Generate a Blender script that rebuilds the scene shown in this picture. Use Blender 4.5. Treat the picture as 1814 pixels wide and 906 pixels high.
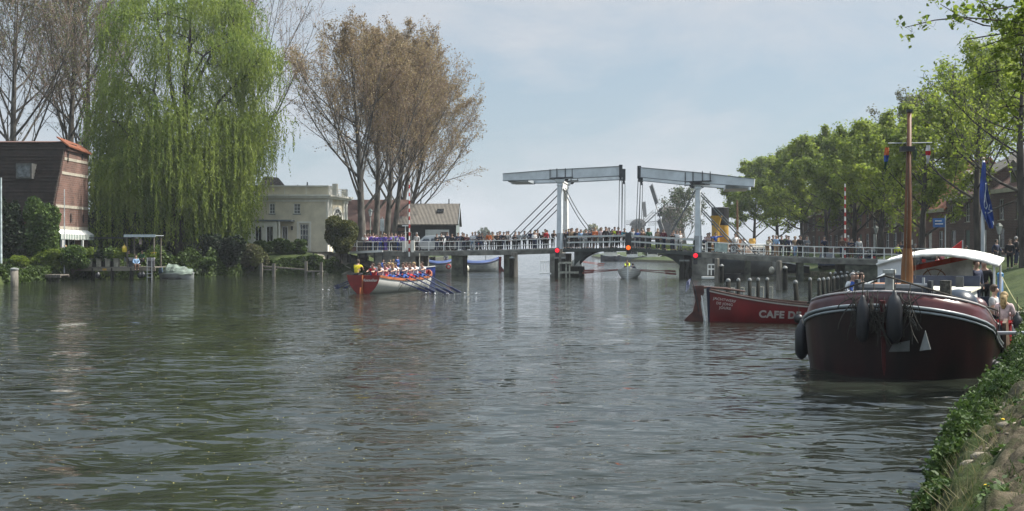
import bpy, math, random
import numpy as np
from mathutils import Vector, Matrix, Euler
R = math.radians
SC = bpy.context.scene
for _o in list(bpy.data.objects):
    bpy.data.objects.remove(_o)
# ------------------------------------------------------------------ camera, sky, sun, exposure
F, CX, HY, H = 1750.0, 907.0, 440.0, 2.7
cd = bpy.data.cameras.new('camera'); cam = bpy.data.objects.new('camera', cd)
SC.collection.objects.link(cam)
cam.location = (0, 0, H); cam.rotation_euler = (R(90), 0, 0)
cd.sensor_width = 36.0; cd.lens = 36.0 * F / 1814.0
cd.shift_y = -(453.0 - HY) / 1814.0
cd.clip_start = 0.1; cd.clip_end = 9000
SC.camera = cam
SUN_AZ, SUN_EL = 80.0, 52.0        # azimuth from +Y (view direction) towards +X
w = bpy.data.worlds.new('World'); SC.world = w; w.use_nodes = True
nt = w.node_tree; nt.nodes.clear(); N = nt.nodes.new; Lk = nt.links.new
out = N('ShaderNodeOutputWorld'); bg = N('ShaderNodeBackground'); bg.inputs['Strength'].default_value = 0.10
sky = N('ShaderNodeTexSky'); sky.sky_type = 'NISHITA'; sky.sun_disc = False
sky.sun_elevation = R(SUN_EL); sky.sun_rotation = R(SUN_AZ)
sky.air_density = 1.2; sky.dust_density = 2.0; sky.ozone_density = 1.5
tc = N('ShaderNodeTexCoord')
mp = N('ShaderNodeMapping'); mp.inputs['Scale'].default_value = (1.0, 1.0, 2.3)
mp.inputs['Location'].default_value = (3.1, 1.7, 0.35)
n1 = N('ShaderNodeTexNoise'); n1.inputs['Scale'].default_value = 3.2; n1.inputs['Detail'].default_value = 7; n1.inputs['Roughness'].default_value = .60
n1.inputs['Distortion'].default_value = .35
rp = N('ShaderNodeValToRGB'); rp.color_ramp.elements[0].position = .42; rp.color_ramp.elements[1].position = .62
rp.color_ramp.elements[0].color = (0, 0, 0, 1); rp.color_ramp.elements[1].color = (1, 1, 1, 1)
veil = N('ShaderNodeMixRGB'); veil.inputs[0].default_value = .80
veil.inputs[2].default_value = (1.80, 2.30, 2.74, 1)          # thin high haze
cl = N('ShaderNodeMixRGB'); cl.inputs[2].default_value = (3.15, 3.30, 3.55, 1)     # soft cloud
fac = N('ShaderNodeMath'); fac.operation = 'MULTIPLY'; fac.inputs[1].default_value = .78
Lk(tc.outputs['Generated'], mp.inputs['Vector']); Lk(mp.outputs[0], n1.inputs['Vector'])
Lk(n1.outputs['Fac'], rp.inputs[0]); Lk(rp.outputs[0], fac.inputs[0])
Lk(sky.outputs[0], veil.inputs[1]); Lk(veil.outputs[0], cl.inputs[1]); Lk(fac.outputs[0], cl.inputs[0])
sx_ = N('ShaderNodeSeparateXYZ'); Lk(tc.outputs['Generated'], sx_.inputs[0]); el = N('ShaderNodeMapRange'); el.interpolation_type = 'SMOOTHSTEP'      # added boost: sky above the view brightened to lift water reflections and foliage
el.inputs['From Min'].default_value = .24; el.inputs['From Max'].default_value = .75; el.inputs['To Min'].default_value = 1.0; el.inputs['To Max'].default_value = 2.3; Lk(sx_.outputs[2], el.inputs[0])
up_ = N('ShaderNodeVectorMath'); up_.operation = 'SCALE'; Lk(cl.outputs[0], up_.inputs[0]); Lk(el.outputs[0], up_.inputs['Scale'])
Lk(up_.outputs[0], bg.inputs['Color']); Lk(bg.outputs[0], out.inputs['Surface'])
sd = bpy.data.lights.new('sun', 'SUN'); sd.energy = 4.8; sd.angle = R(1.2); sd.color = (1.0, .95, .87)
sun = bpy.data.objects.new('sun', sd); SC.collection.objects.link(sun)
_s = Vector((math.sin(R(SUN_AZ)) * math.cos(R(SUN_EL)), math.cos(R(SUN_AZ)) * math.cos(R(SUN_EL)), math.sin(R(SUN_EL))))
sun.rotation_euler = _s.to_track_quat('Z', 'Y').to_euler()
vs = SC.view_settings; vs.view_transform = 'Standard'; vs.look = 'None'; vs.exposure = 1.0; vs.gamma = 1.0; vs.use_curve_mapping = False
SC.cycles.use_denoising = True
SC.cycles.max_bounces = 7; SC.cycles.diffuse_bounces = 4; SC.cycles.glossy_bounces = 3; SC.cycles.transmission_bounces = 4
SC.cycles.transparent_max_bounces = 6; SC.cycles.caustics_reflective = False; SC.cycles.caustics_refractive = False
SC.cycles.sample_clamp_indirect = 4.0
# ------------------------------------------------------------------ placing helpers
def W(px, py, Y): return Vector(((px - CX) * Y / F, Y, H - (py - HY) * Y / F))
def XX(px, Y): return (px - CX) * Y / F
def ZZ(py, Y): return H - (py - HY) * Y / F
def lerp(a, b, t): return a + (b - a) * t
# ------------------------------------------------------------------ materials
MATS = {}
def mat(name, col, rough=.65, var=.18, scale=3.0, bump=0.0, bscale=None, metal=0.0, col2=None, spec=.4, rand=True, stretch=None, detail=5, emit=None, est=1.0, trans=0.0):
    if name in MATS: return MATS[name]
    m = bpy.data.materials.new(name); m.use_nodes = True; t = m.node_tree; t.nodes.clear()
    n = t.nodes.new; l = t.links.new
    o = n('ShaderNodeOutputMaterial'); b = n('ShaderNodeBsdfPrincipled')
    b.inputs['Roughness'].default_value = rough; b.inputs['Metallic'].default_value = metal
    b.inputs['Specular IOR Level'].default_value = spec
    tc = n('ShaderNodeTexCoord'); vec = tc.outputs['Object']
    if rand:
        oi = n('ShaderNodeObjectInfo'); va = n('ShaderNodeVectorMath'); va.operation = 'MULTIPLY_ADD'
        va.inputs[1].default_value = (37, 53, 71)
        cmb = n('ShaderNodeCombineXYZ')
        for i in range(3): l(oi.outputs['Random'], cmb.inputs[i])
        l(cmb.outputs[0], va.inputs[0]); l(vec, va.inputs[2]); vec = va.outputs[0]
    if stretch:
        mp = n('ShaderNodeMapping'); mp.inputs['Scale'].default_value = stretch; l(vec, mp.inputs['Vector']); vec = mp.outputs[0]
    nz = n('ShaderNodeTexNoise'); nz.inputs['Scale'].default_value = scale; nz.inputs['Detail'].default_value = detail; l(vec, nz.inputs['Vector'])
    mx = n('ShaderNodeMixRGB'); c = Vector(col)
    c2 = Vector(col2) if col2 else c * (1 - 2 * var)
    c1 = c if col2 else c * (1 + var)
    mx.inputs[1].default_value = (c2.x, c2.y, c2.z, 1); mx.inputs[2].default_value = (min(1, c1.x), min(1, c1.y), min(1, c1.z), 1)
    mr = n('ShaderNodeMapRange'); mr.inputs['From Min'].default_value = .32; mr.inputs['From Max'].default_value = .68
    l(nz.outputs['Fac'], mr.inputs['Value']); l(mr.outputs[0], mx.inputs[0]); l(mx.outputs[0], b.inputs['Base Color'])
    if bump:
        bn = n('ShaderNodeTexNoise'); bn.inputs['Scale'].default_value = bscale or scale * 4; bn.inputs['Detail'].default_value = 6
        l(vec, bn.inputs['Vector']); bp = n('ShaderNodeBump'); bp.inputs['Strength'].default_value = bump; bp.inputs['Distance'].default_value = .03
        l(bn.outputs['Fac'], bp.inputs['Height']); l(bp.outputs[0], b.inputs['Normal'])
    if emit:
        b.inputs['Emission Color'].default_value = (*emit, 1); b.inputs['Emission Strength'].default_value = est
    if trans: b.inputs['Transmission Weight'].default_value = trans
    l(b.outputs[0], o.inputs['Surface']); MATS[name] = m; return m
def leafmat(name, cA, cB, trans=.35, cC=None, rough=.6):
    """Leaf material; colour changes from leaf to leaf (point attribute) and slowly through the crown."""
    m = bpy.data.materials.new(name); m.use_nodes = True; t = m.node_tree; t.nodes.clear(); n = t.nodes.new; l = t.links.new
    o = n('ShaderNodeOutputMaterial'); b = n('ShaderNodeBsdfPrincipled'); b.inputs['Roughness'].default_value = rough; b.inputs['Specular IOR Level'].default_value = .25
    tr = n('ShaderNodeBsdfTranslucent'); ms = n('ShaderNodeMixShader'); ms.inputs[0].default_value = trans
    at = n('ShaderNodeAttribute'); at.attribute_name = 'rnd'
    tc = n('ShaderNodeTexCoord'); nz = n('ShaderNodeTexNoise'); nz.inputs['Scale'].default_value = .45; nz.inputs['Detail'].default_value = 3; l(tc.outputs['Object'], nz.inputs['Vector'])
    ad = n('ShaderNodeMath'); ad.operation = 'MULTIPLY_ADD'; ad.inputs[1].default_value = .55; l(at.outputs['Fac'], ad.inputs[0])
    sb = n('ShaderNodeMath'); sb.operation = 'MULTIPLY_ADD'; sb.inputs[1].default_value = 1.4; sb.inputs[2].default_value = -.47; l(nz.outputs['Fac'], sb.inputs[0])
    l(sb.outputs[0], ad.inputs[2])
    rp = n('ShaderNodeValToRGB'); e = rp.color_ramp.elements; e[0].color = (*cA, 1); e[1].color = (*cB, 1)
    if cC: k = e.new(.93); k.color = (*cC, 1); e[-1].color = (*cC, 1); e[1].position = .75
    l(ad.outputs[0], rp.inputs[0]); l(rp.outputs[0], b.inputs['Base Color']); l(rp.outputs[0], tr.inputs['Color'])
    l(b.outputs[0], ms.inputs[1]); l(tr.outputs[0], ms.inputs[2]); l(ms.outputs[0], o.inputs['Surface']); MATS[name] = m; return m
def brickmat(name, c1, c2, mortar, scale=1.0, rot=(0, 0, 0), bw=.42, bh=.14):
    m = bpy.data.materials.new(name); m.use_nodes = True; t = m.node_tree; t.nodes.clear(); n = t.nodes.new; l = t.links.new
    o = n('ShaderNodeOutputMaterial'); b = n('ShaderNodeBsdfPrincipled'); b.inputs['Roughness'].default_value = .85
    tc = n('ShaderNodeTexCoord'); sp = n('ShaderNodeSeparateXYZ'); l(tc.outputs['Object'], sp.inputs[0]); mp = n('ShaderNodeCombineXYZ'); ax = n('ShaderNodeMath'); ax.operation = 'ADD'; l(sp.outputs[0], ax.inputs[0])
    if rot == (0, 0, 0): l(sp.outputs[0], mp.inputs[0]); l(sp.outputs[1], mp.inputs[1])       # flat paving
    else: l(sp.outputs[1], ax.inputs[1]); l(ax.outputs[0], mp.inputs[0]); l(sp.outputs[2], mp.inputs[1])       # courses lie level on every upright wall
    br = n('ShaderNodeTexBrick'); br.inputs['Scale'].default_value = scale; br.inputs['Brick Width'].default_value = bw; br.inputs['Row Height'].default_value = bh
    br.inputs['Mortar Size'].default_value = .012; br.inputs['Color1'].default_value = (*c1, 1); br.inputs['Color2'].default_value = (*c2, 1); br.inputs['Mortar'].default_value = (*mortar, 1)
    l(mp.outputs[0], br.inputs['Vector'])
    nz = n('ShaderNodeTexNoise'); nz.inputs['Scale'].default_value = .7; nz.inputs['Detail'].default_value = 8; l(tc.outputs['Object'], nz.inputs['Vector'])
    mx = n('ShaderNodeMixRGB'); mx.blend_type = 'MULTIPLY'; mx.inputs[0].default_value = .8
    rp = n('ShaderNodeValToRGB'); rp.color_ramp.elements[0].position = .3; rp.color_ramp.elements[1].position = .7
    rp.color_ramp.elements[0].color = (.5, .5, .48, 1); rp.color_ramp.elements[1].color = (1.15, 1.1, 1.1, 1)
    l(nz.outputs['Fac'], rp.inputs[0]); l(br.outputs['Color'], mx.inputs[1]); l(rp.outputs[0], mx.inputs[2]); l(mx.outputs[0], b.inputs['Base Color'])
    bp = n('ShaderNodeBump'); bp.inputs['Strength'].default_value = .4; bp.inputs['Distance'].default_value = .02; bp.invert = True; l(br.outputs['Fac'], bp.inputs['Height']); l(bp.outputs[0], b.inputs['Normal'])
    l(b.outputs[0], o.inputs['Surface']); MATS[name] = m; return m
def wavemat(name, c1, c2, scale, axis='X', rough=.7, bump=.6, dist=.04, noise=.25, direction_profile='SIN'):
    """Ridged surface (roof tiles, corrugation, planks): bands along one object axis."""
    m = bpy.data.materials.new(name); m.use_nodes = True; t = m.node_tree; t.nodes.clear(); n = t.nodes.new; l = t.links.new
    o = n('ShaderNodeOutputMaterial'); b = n('ShaderNodeBsdfPrincipled'); b.inputs['Roughness'].default_value = rough
    tc = n('ShaderNodeTexCoord')
    wv = n('ShaderNodeTexWave'); wv.bands_direction = axis; wv.wave_profile = direction_profile; wv.inputs['Scale'].default_value = scale; wv.inputs['Distortion'].default_value = .15; l(tc.outputs['Object'], wv.inputs['Vector'])
    nz = n('ShaderNodeTexNoise'); nz.inputs['Scale'].default_value = 1.6; nz.inputs['Detail'].default_value = 9; nz.inputs['Roughness'].default_value = .7; l(tc.outputs['Object'], nz.inputs['Vector'])
    mx = n('ShaderNodeMixRGB'); mx.inputs[1].default_value = (*c2, 1); mx.inputs[2].default_value = (*c1, 1)
    ad = n('ShaderNodeMath'); ad.operation = 'MULTIPLY_ADD'; ad.inputs[1].default_value = 1.6; ad.inputs[2].default_value = -.4; l(nz.outputs['Fac'], ad.inputs[0])
    a2 = n('ShaderNodeMath'); a2.operation = 'MULTIPLY_ADD'; a2.inputs[1].default_value = .35; l(wv.outputs['Fac'], a2.inputs[0]); l(ad.outputs[0], a2.inputs[2])
    l(a2.outputs[0], mx.inputs[0]); l(mx.outputs[0], b.inputs['Base Color'])
    bp = n('ShaderNodeBump'); bp.inputs['Strength'].default_value = bump; bp.inputs['Distance'].default_value = dist; l(wv.outputs['Fac'], bp.inputs['Height']); l(bp.outputs[0], b.inputs['Normal'])
    l(b.outputs[0], o.inputs['Surface']); MATS[name] = m; return m
# ------------------------------------------------------------------ objects
def tag(o, label=None, cat=None, group=None, kind=None):
    if label: o['label'] = label
    if cat: o['category'] = cat
    if group: o['group'] = group
    if kind: o['kind'] = kind
    return o
def thing(name, label, cat, loc=(0, 0, 0), rz=0, group=None):
    o = bpy.data.objects.new(name, None); SC.collection.objects.link(o); o.empty_display_size = .2
    o.location = loc; o.rotation_euler = (0, 0, rz); return tag(o, label, cat, group)
def inv(root):
    return (Matrix.Translation(root.location) @ root.rotation_euler.to_matrix().to_4x4()).inverted()
class MB:
    def __init__(s): s.v = []; s.f = []; s.n = 0
    def add(s, v, f):
        s.v.extend([tuple(p) for p in v]); n = s.n; s.f.extend([tuple(i + n for i in q) for q in f]); s.n += len(v); return s
    def box(s, c, d, rz=0, rot=None, taper=1.0):
        x, y, z = d[0] / 2, d[1] / 2, d[2] / 2; t = taper
        v = [Vector(p) for p in ((-x, -y, -z), (x, -y, -z), (x, y, -z), (-x, y, -z), (-x * t, -y * t, z), (x * t, -y * t, z), (x * t, y * t, z), (-x * t, y * t, z))]
        M_ = rot if rot is not None else Matrix.Rotation(rz, 3, 'Z')
        return s.add([M_ @ p + Vector(c) for p in v], [(0, 3, 2, 1), (4, 5, 6, 7), (0, 1, 5, 4), (1, 2, 6, 5), (2, 3, 7, 6), (3, 0, 4, 7)])
    def bb(s, a, b):
        return s.box([(a[i] + b[i]) / 2 for i in range(3)], [abs(a[i] - b[i]) for i in range(3)])
    def bar(s, a, b, wd, ht, up=(0, 0, 1)):
        a, b = Vector(a), Vector(b); d = b - a; L = d.length; d.normalize(); u = Vector(up)
        r = d.cross(u)
        if r.length < 1e-4: r = d.cross(Vector((0, 1, 0)))
        r.normalize(); u = r.cross(d)
        m = Matrix((d, r, u)).transposed()
        return s.box((a + b) / 2, (L, wd, ht), rot=m)
    def tube(s, pts, rad, n=8, cap=True):
        pts = [Vector(p) for p in pts]; k = len(pts)
        if not hasattr(rad, '__len__'): rad = [rad] * k
        vs_ = []; ref = None
        for i, p in enumerate(pts):
            d = (pts[min(i + 1, k - 1)] - pts[max(i - 1, 0)])
            if d.length < 1e-7: d = Vector((0, 0, 1))
            d.normalize()
            if ref is None: ref = Vector((0, 0, 1)) if abs(d.z) < .9 else Vector((1, 0, 0))
            a = d.cross(ref)
            if a.length < 1e-4: a = d.cross(Vector((.3, 1, .2)))
            a.normalize(); b = a.cross(d); ref = b
            for j in range(n):
                t = 2 * math.pi * j / n; vs_.append(p + (a * math.cos(t) + b * math.sin(t)) * rad[i])
        fs = [(i * n + j, i * n + (j + 1) % n, (i + 1) * n + (j + 1) % n, (i + 1) * n + j) for i in range(k - 1) for j in range(n)]
        if cap: fs += [tuple(range(n - 1, -1, -1)), tuple((k - 1) * n + j for j in range(n))]
        return s.add(vs_, fs)
    def lathe(s, prof, c=(0, 0, 0), n=14, axis='Z', sx=1, sy=1):
        v = []; k = len(prof)
        for r, z in prof:
            for j in range(n):
                t = 2 * math.pi * j / n; p = Vector((r * math.cos(t) * sx, r * math.sin(t) * sy, z))
                if axis == 'X': p = Vector((p.z, p.x, p.y))
                if axis == 'Y': p = Vector((p.x, p.z, p.y))
                v.append(p + Vector(c))
        f = [(i * n + j, i * n + (j + 1) % n, (i + 1) * n + (j + 1) % n, (i + 1) * n + j) for i in range(k - 1) for j in range(n)]
        f += [tuple(range(n - 1, -1, -1)), tuple((k - 1) * n + j for j in range(n))]
        return s.add(v, f)
    def ball(s, c, r, n=12, m=8, sq=(1, 1, 1)):
        prof = [(r * math.sin(math.pi * (i + .02) / (m + .04)), -r * math.cos(math.pi * i / m)) for i in range(m + 1)]
        k0 = s.n; s.lathe(prof, (0, 0, 0), n)
        for i in range(k0, s.n): p = s.v[i]; s.v[i] = (p[0] * sq[0] + c[0], p[1] * sq[1] + c[1], p[2] * sq[2] + c[2])
        return s
    def prism(s, poly, a, b):
        """poly: list of 3D points, extruded by vector a->b offset"""
        n = len(poly); A = [Vector(p) + Vector(a) for p in poly]; B = [Vector(p) + Vector(b) for p in poly]
        return s.add(A + B, [tuple(range(n - 1, -1, -1)), tuple(range(n, 2 * n))] + [(i, (i + 1) % n, n + (i + 1) % n, n + i) for i in range(n)])
    def quad(s, a, b, c, d): return s.add([a, b, c, d], [(0, 1, 2, 3)])
    def grid(s, P):
        """P: list of rows of points"""
        r, c = len(P), len(P[0])
        return s.add([p for row in P for p in row], [(i * c + j, i * c + j + 1, (i + 1) * c + j + 1, (i + 1) * c + j) for i in range(r - 1) for j in range(c - 1)])
    def mesh(s, name, m, smooth=False):
        me = bpy.data.meshes.new(name); me.from_pydata(s.v, [], s.f); me.materials.append(m)
        if smooth: me.polygons.foreach_set('use_smooth', [True] * len(me.polygons))
        me.update(); return me
    def build(s, name, m, parent=None, smooth=False, world=False, label=None):
        if world and parent is not None:
            r = parent
            while r.parent: r = r.parent
            Mi = inv(r); s.v = [tuple(Mi @ Vector(p)) for p in s.v]
        return link(name, s.mesh(name, m, smooth), parent, label)
def link(name, me, parent=None, label=None):
    o = bpy.data.objects.new(name, me); SC.collection.objects.link(o)
    if parent is not None: o.parent = parent
    if label: o['label'] = label
    return o
def fastmesh(name, V, Fq, m, rnd=None, smooth=False, k=4):
    """numpy mesh of n-gons with k corners"""
    V = np.asarray(V, dtype=np.float32); Fq = np.asarray(Fq, dtype=np.int32)
    me = bpy.data.meshes.new(name); me.vertices.add(len(V)); me.vertices.foreach_set('co', V.ravel())
    me.loops.add(Fq.size); me.loops.foreach_set('vertex_index', Fq.ravel())
    me.polygons.add(len(Fq)); me.polygons.foreach_set('loop_start', np.arange(0, Fq.size, k, dtype=np.int32))
    me.polygons.foreach_set('loop_total', np.full(len(Fq), k, dtype=np.int32))
    if smooth: me.polygons.foreach_set('use_smooth', np.ones(len(Fq), dtype=bool))
    me.materials.append(m); me.update(calc_edges=True)
    if rnd is not None:
        a = me.attributes.new('rnd', 'FLOAT', 'POINT'); a.data.foreach_set('value', np.asarray(rnd, dtype=np.float32))
    return me
def copy_tree(o, parent=None):
    c = o.copy(); SC.collection.objects.link(c); c.parent = parent
    for ch in list(o.children): copy_tree(ch, c)
    return c
def text_mesh(s, size, m, extrude=.004, bold=0.0, name='lettering', width=1.0, align='CENTER', shear=0):
    cu = bpy.data.curves.new(name, 'FONT'); cu.body = s; cu.size = size; cu.extrude = extrude; cu.offset = bold; cu.align_x = align; cu.align_y = 'CENTER'; cu.shear = shear
    cu.space_character = 1.08
    ob = bpy.data.objects.new('tmp', cu); SC.collection.objects.link(ob)
    dg = bpy.context.evaluated_depsgraph_get(); me = bpy.data.meshes.new_from_object(ob.evaluated_get(dg))
    bpy.data.objects.remove(ob); bpy.data.curves.remove(cu)
    me.name = name; me.materials.clear(); me.materials.append(m)
    if width != 1.0:
        for v in me.vertices: v.co.x *= width
    return me
def plane_matrix(o, xdir, up):
    """local x -> xdir, local y -> up, local z -> outward; o origin"""
    x = Vector(xdir).normalized(); y = Vector(up); z = x.cross(y).normalized(); y = z.cross(x)
    m = Matrix((x, y, z)).transposed().to_4x4(); m.translation = Vector(o); return m
# palette
white = mat('white_paint', (.72, .72, .69), .45, .06, 2)
greyp = mat('grey_paint', (.34, .36, .37), .5, .12, 2)
bluegrey = mat('bridge_beam_paint', (.60, .64, .66), .45, .09, 1.2)
dkmetal = mat('dark_metal', (.035, .04, .045), .5, .2, 4)
steelgrn = mat('dark_green_steel', (.035, .045, .04), .55, .25, 2)
cream = mat('cream_render', (.62, .56, .42), .8, .08, 1.1, bump=.1)
creamtrim = mat('cream_trim', (.68, .66, .58), .6, .06, 2)
concrete = mat('bridge_concrete', (.17, .165, .14), .85, .3, 1.3, bump=.3, bscale=6)
algaeconc = mat('wet_concrete', (.075, .08, .055), .75, .4, 1.8, bump=.3)
oldwood = mat('weathered_wood', (.16, .145, .12), .85, .25, 2.5, bump=.5, bscale=14, stretch=(6, 6, .6))
darkwood = mat('dark_wet_wood', (.022, .022, .018), .9, .3, 3, bump=.5, stretch=(6, 6, .6), spec=.1)
palecap = mat('pale_post_cap', (.22, .23, .22), .7, .2, 6)
glass = mat('window_glass', (.02, .025, .03), .08, .3, 1.5, spec=.8)
rubber = mat('black_rubber', (.008, .009, .012), .42, .3, 5, spec=.5)
rope = mat('rope', (.10, .09, .07), .9, .3, 20)
bark = mat('bark', (.10, .09, .075), .9, .35, 3, bump=.6, bscale=9, stretch=(1, 1, .35))
barkdk = mat('dark_bark', (.05, .043, .035), .9, .35, 3, bump=.6, bscale=9, stretch=(1, 1, .35))
barkwarm = mat('warm_twigs', (.22, .155, .12), .9, .25, 3, bump=.3, bscale=9, stretch=(1, 1, .35))
red = mat('red_paint', (.38, .03, .025), .35, .12, 3)
darkred = mat('dark_red_paint', (.13, .012, .014), .3, .25, 1.5)
sloopred = mat('sloop_red_paint', (.17, .012, .014), .28, .2, 1.2)
yellow = mat('yellow_paint', (.62, .47, .03), .5, .1, 3)
# ================================================================== SETTING
rng = np.random.default_rng(7)
def interp(tab, y): t = np.array(tab, dtype=float); return np.interp(y, t[:, 0], t[:, 1])
RT = [(-60, -30), (-6, -4), (0, -1.0), (8, 3.2), (10, 4.25), (11.5, 5.05), (14.8, 6.9), (18.9, 9.5), (29.5, 15.2), (50, 23), (80, 31), (90, 30.6), (98, 28.8), (130, 30), (165, 32), (190, 27), (215, 21), (300, 24), (420, 40), (700, 90), (3000, 400), (9000, 900)]
LT = [(-60, -34), (60, -36), (72, -38), (85, -38), (88, -34), (91, -30), (95, -28), (101, -27), (103, -19), (104.5, -12.6), (115, -12), (130, -12), (200, -14), (320, -14), (600, -60), (3000, -400), (9000, -900)]
def Rs(y): return interp(RT, y)
def Ls(y): return interp(LT, y)
def sines(x, y, seed, wl, n=10):
    r = np.random.default_rng(seed); z = 0 * (x + y)
    for i in range(n):
        a = r.uniform(0, 2 * math.pi); k = 2 * math.pi / (wl * r.uniform(.6, 1.6)); z = z + np.sin(k * (x * math.cos(a) + y * math.sin(a)) + r.uniform(0, 6.3))
    return z / math.sqrt(n / 2)
P_near = np.array([(-50, -1.6), (-3, -1.4), (-.4, -.5), (0, 0.0), (.25, .38), (.8, .72), (1.6, .98), (3, 1.12), (7, 1.3), (14, 1.8), (20, 2.0), (40, 2.0), (9000, 2.0)])
P_mid = np.array([(-50, -2.), (-3, -1.6), (-.4, -.5), (0, -.1), (.15, .45), (1.0, .62), (2.2, .95), (4.4, 1.55), (7, 2.0), (12, 2.0), (20, 2.0), (40, 2.0), (9000, 2.0)])
P_left = np.array([(-50, -2.), (-3, -1.6), (-.2, -.5), (0, -.1), (.12, .55), (.9, .8), (2, .95), (5, 1.0), (12, 1.05), (30, 1.2), (50, 1.6), (9000, 2.)])
P_left2 = np.array([(-50, -2.), (-3, -1.6), (-.2, -.5), (0, -.1), (.15, .4), (1.2, .9), (3, 1.3), (5.5, 2.1), (9, 2.25), (30, 2.25), (9000, 2.25)])
def prof(P, d): return np.interp(d, P[:, 0], P[:, 1])
def ground_z(x, y):
    x = np.asarray(x, float); y = np.asarray(y, float)
    dr = x - Rs(y); dl = Ls(y) - x
    t = np.clip((y - 25) / 25, 0, 1); zr = prof(P_near, dr) * (1 - t) + prof(P_mid, dr) * t
    far = np.clip((y - 170) / 30, 0, 1); zr = zr * (1 - far) + np.minimum(zr, .9) * far
    t2 = np.clip((y - 96) / 9, 0, 1); zl = prof(P_left, dl) * (1 - t2) + prof(P_left2, dl) * t2
    zl = zl * (1 - far) + np.minimum(zl, .9) * far
    return np.where(dr > dl, zr, zl)
# ground: one sheet, columns follow both shores
offR = np.concatenate([np.arange(-3, 0, .5), np.arange(0, 5, .055), np.arange(5, 20, .6), [20, 24, 30, 40, 60, 100, 200, 500, 1200, 3000]])
offL = np.concatenate([[3000, 1200, 500, 200, 100, 60, 45, 35, 28], np.arange(24, 2, -1.), np.arange(2, 0, -.25), [0, -.5, -1.5, -3]])
rows = np.concatenate([[-60, -30, -10], np.arange(-5, 6, .3), np.arange(6, 17, .06), np.arange(17, 26, .2), np.arange(26, 50, .6), np.arange(50, 130, 1.), np.arange(130, 330, 6), [350, 400, 500, 700, 1000, 1500, 2200, 3200, 5000, 8000]])
Yg = rows[:, None]
Xg = np.concatenate([Ls(Yg) - offL[None], Rs(Yg) + offR[None]], axis=1); Yg = np.repeat(Yg, Xg.shape[1], 1)
Zg = ground_z(Xg, Yg)
dR = Xg - Rs(Yg)
nearf = np.clip((dR + .1) / .5, 0, 1) * np.clip((30 - Yg) / 8, 0, 1) * np.clip((9 - dR) / 3, 0, 1)
Zg = Zg + nearf * (.04 * sines(Xg, Yg, 1, .9) + .035 * sines(Xg * .6, Yg * 1.6, 2, .45) + .012 * sines(Xg, Yg * 1.4, 3, .3) + .07 * np.abs(sines(Xg * .5 + .4 * Yg, Yg * 1.3 - .6 * Xg, 4, .8)) - .05 + .022 * np.abs(sines(Xg * 1.2 + .5 * Yg, Yg - .7 * Xg, 14, .34)) + .012 * sines(Xg, Yg, 15, .16))
Zg = Zg + (nearf < .01) * (dR > .3) * (dR < 7) * .05 * sines(Xg, Yg, 9, 2.5)
nr, nc = Xg.shape
idx = np.arange(nr * nc).reshape(nr, nc)
Fq = np.stack([idx[:-1, :-1], idx[:-1, 1:], idx[1:, 1:], idx[1:, :-1]], -1).reshape(-1, 4)
dirt = np.clip((dR - .30 - 1.0 * np.clip((Yg - 11) / 4, 0, 1.4) + .22 * sines(Xg, Yg, 5, 1.1)) / .35, 0, 1) * np.clip((22 - Yg) / 5, 0, 1)
dirt = np.maximum(dirt, np.clip((.25 - np.abs(dR)) / .1, 0, 1) * .8)
gm = bpy.data.materials.new('grass_and_earth'); gm.use_nodes = True; t = gm.node_tree; b = t.nodes['Principled BSDF']; n = t.nodes.new; l = t.links.new
b.inputs['Roughness'].default_value = .95; b.inputs['Specular IOR Level'].default_value = .2
tc = n('ShaderNodeTexCoord'); a = n('ShaderNodeAttribute'); a.attribute_name = 'rnd'
def _nz(sc, det=8, ro=.6, vec=None):
    q = n('ShaderNodeTexNoise'); q.inputs['Scale'].default_value = sc; q.inputs['Detail'].default_value = det; q.inputs['Roughness'].default_value = ro; l(vec or tc.outputs['Object'], q.inputs['Vector']); return q.outputs['Fac']
def _ramp(src, p0, p1, c0, c1):
    r = n('ShaderNodeValToRGB'); r.color_ramp.elements[0].position = p0; r.color_ramp.elements[1].position = p1; r.color_ramp.elements[0].color = (*c0, 1); r.color_ramp.elements[1].color = (*c1, 1); l(src, r.inputs[0]); return r.outputs[0]
g1 = _ramp(_nz(.8, 10, .75), .38, .62, (.022, .038, .010), (.060, .078, .024))
e1 = _ramp(_nz(5.5), .32, .7, (.020, .016, .010), (.19, .158, .105))
mp = n('ShaderNodeMapping'); mp.inputs['Scale'].default_value = (1, 1.0, 1); l(tc.outputs['Object'], mp.inputs[0])
e2 = n('ShaderNodeMixRGB'); e2.inputs[2].default_value = (.06, .07, .03, 1); l(e1, e2.inputs[1])
mf = _ramp(_nz(2.6, 12, .78), .51, .60, (0, 0, 0), (1, 1, 1)); l(mf, e2.inputs[0])
mx = n('ShaderNodeMixRGB'); l(a.outputs['Fac'], mx.inputs[0]); l(g1, mx.inputs[1]); l(e2.outputs[0], mx.inputs[2]); l(mx.outputs[0], b.inputs['Base Color'])
bp = n('ShaderNodeBump'); bp.inputs['Strength'].default_value = .9; bp.inputs['Distance'].default_value = .12; l(_nz(9, 12, .72), bp.inputs['Height']); l(bp.outputs[0], b.inputs['Normal'])
g = link('ground', fastmesh('ground', np.stack([Xg, Yg, Zg], -1).reshape(-1, 3), Fq, gm, dirt.ravel(), smooth=True)); tag(g, kind='structure')
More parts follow.
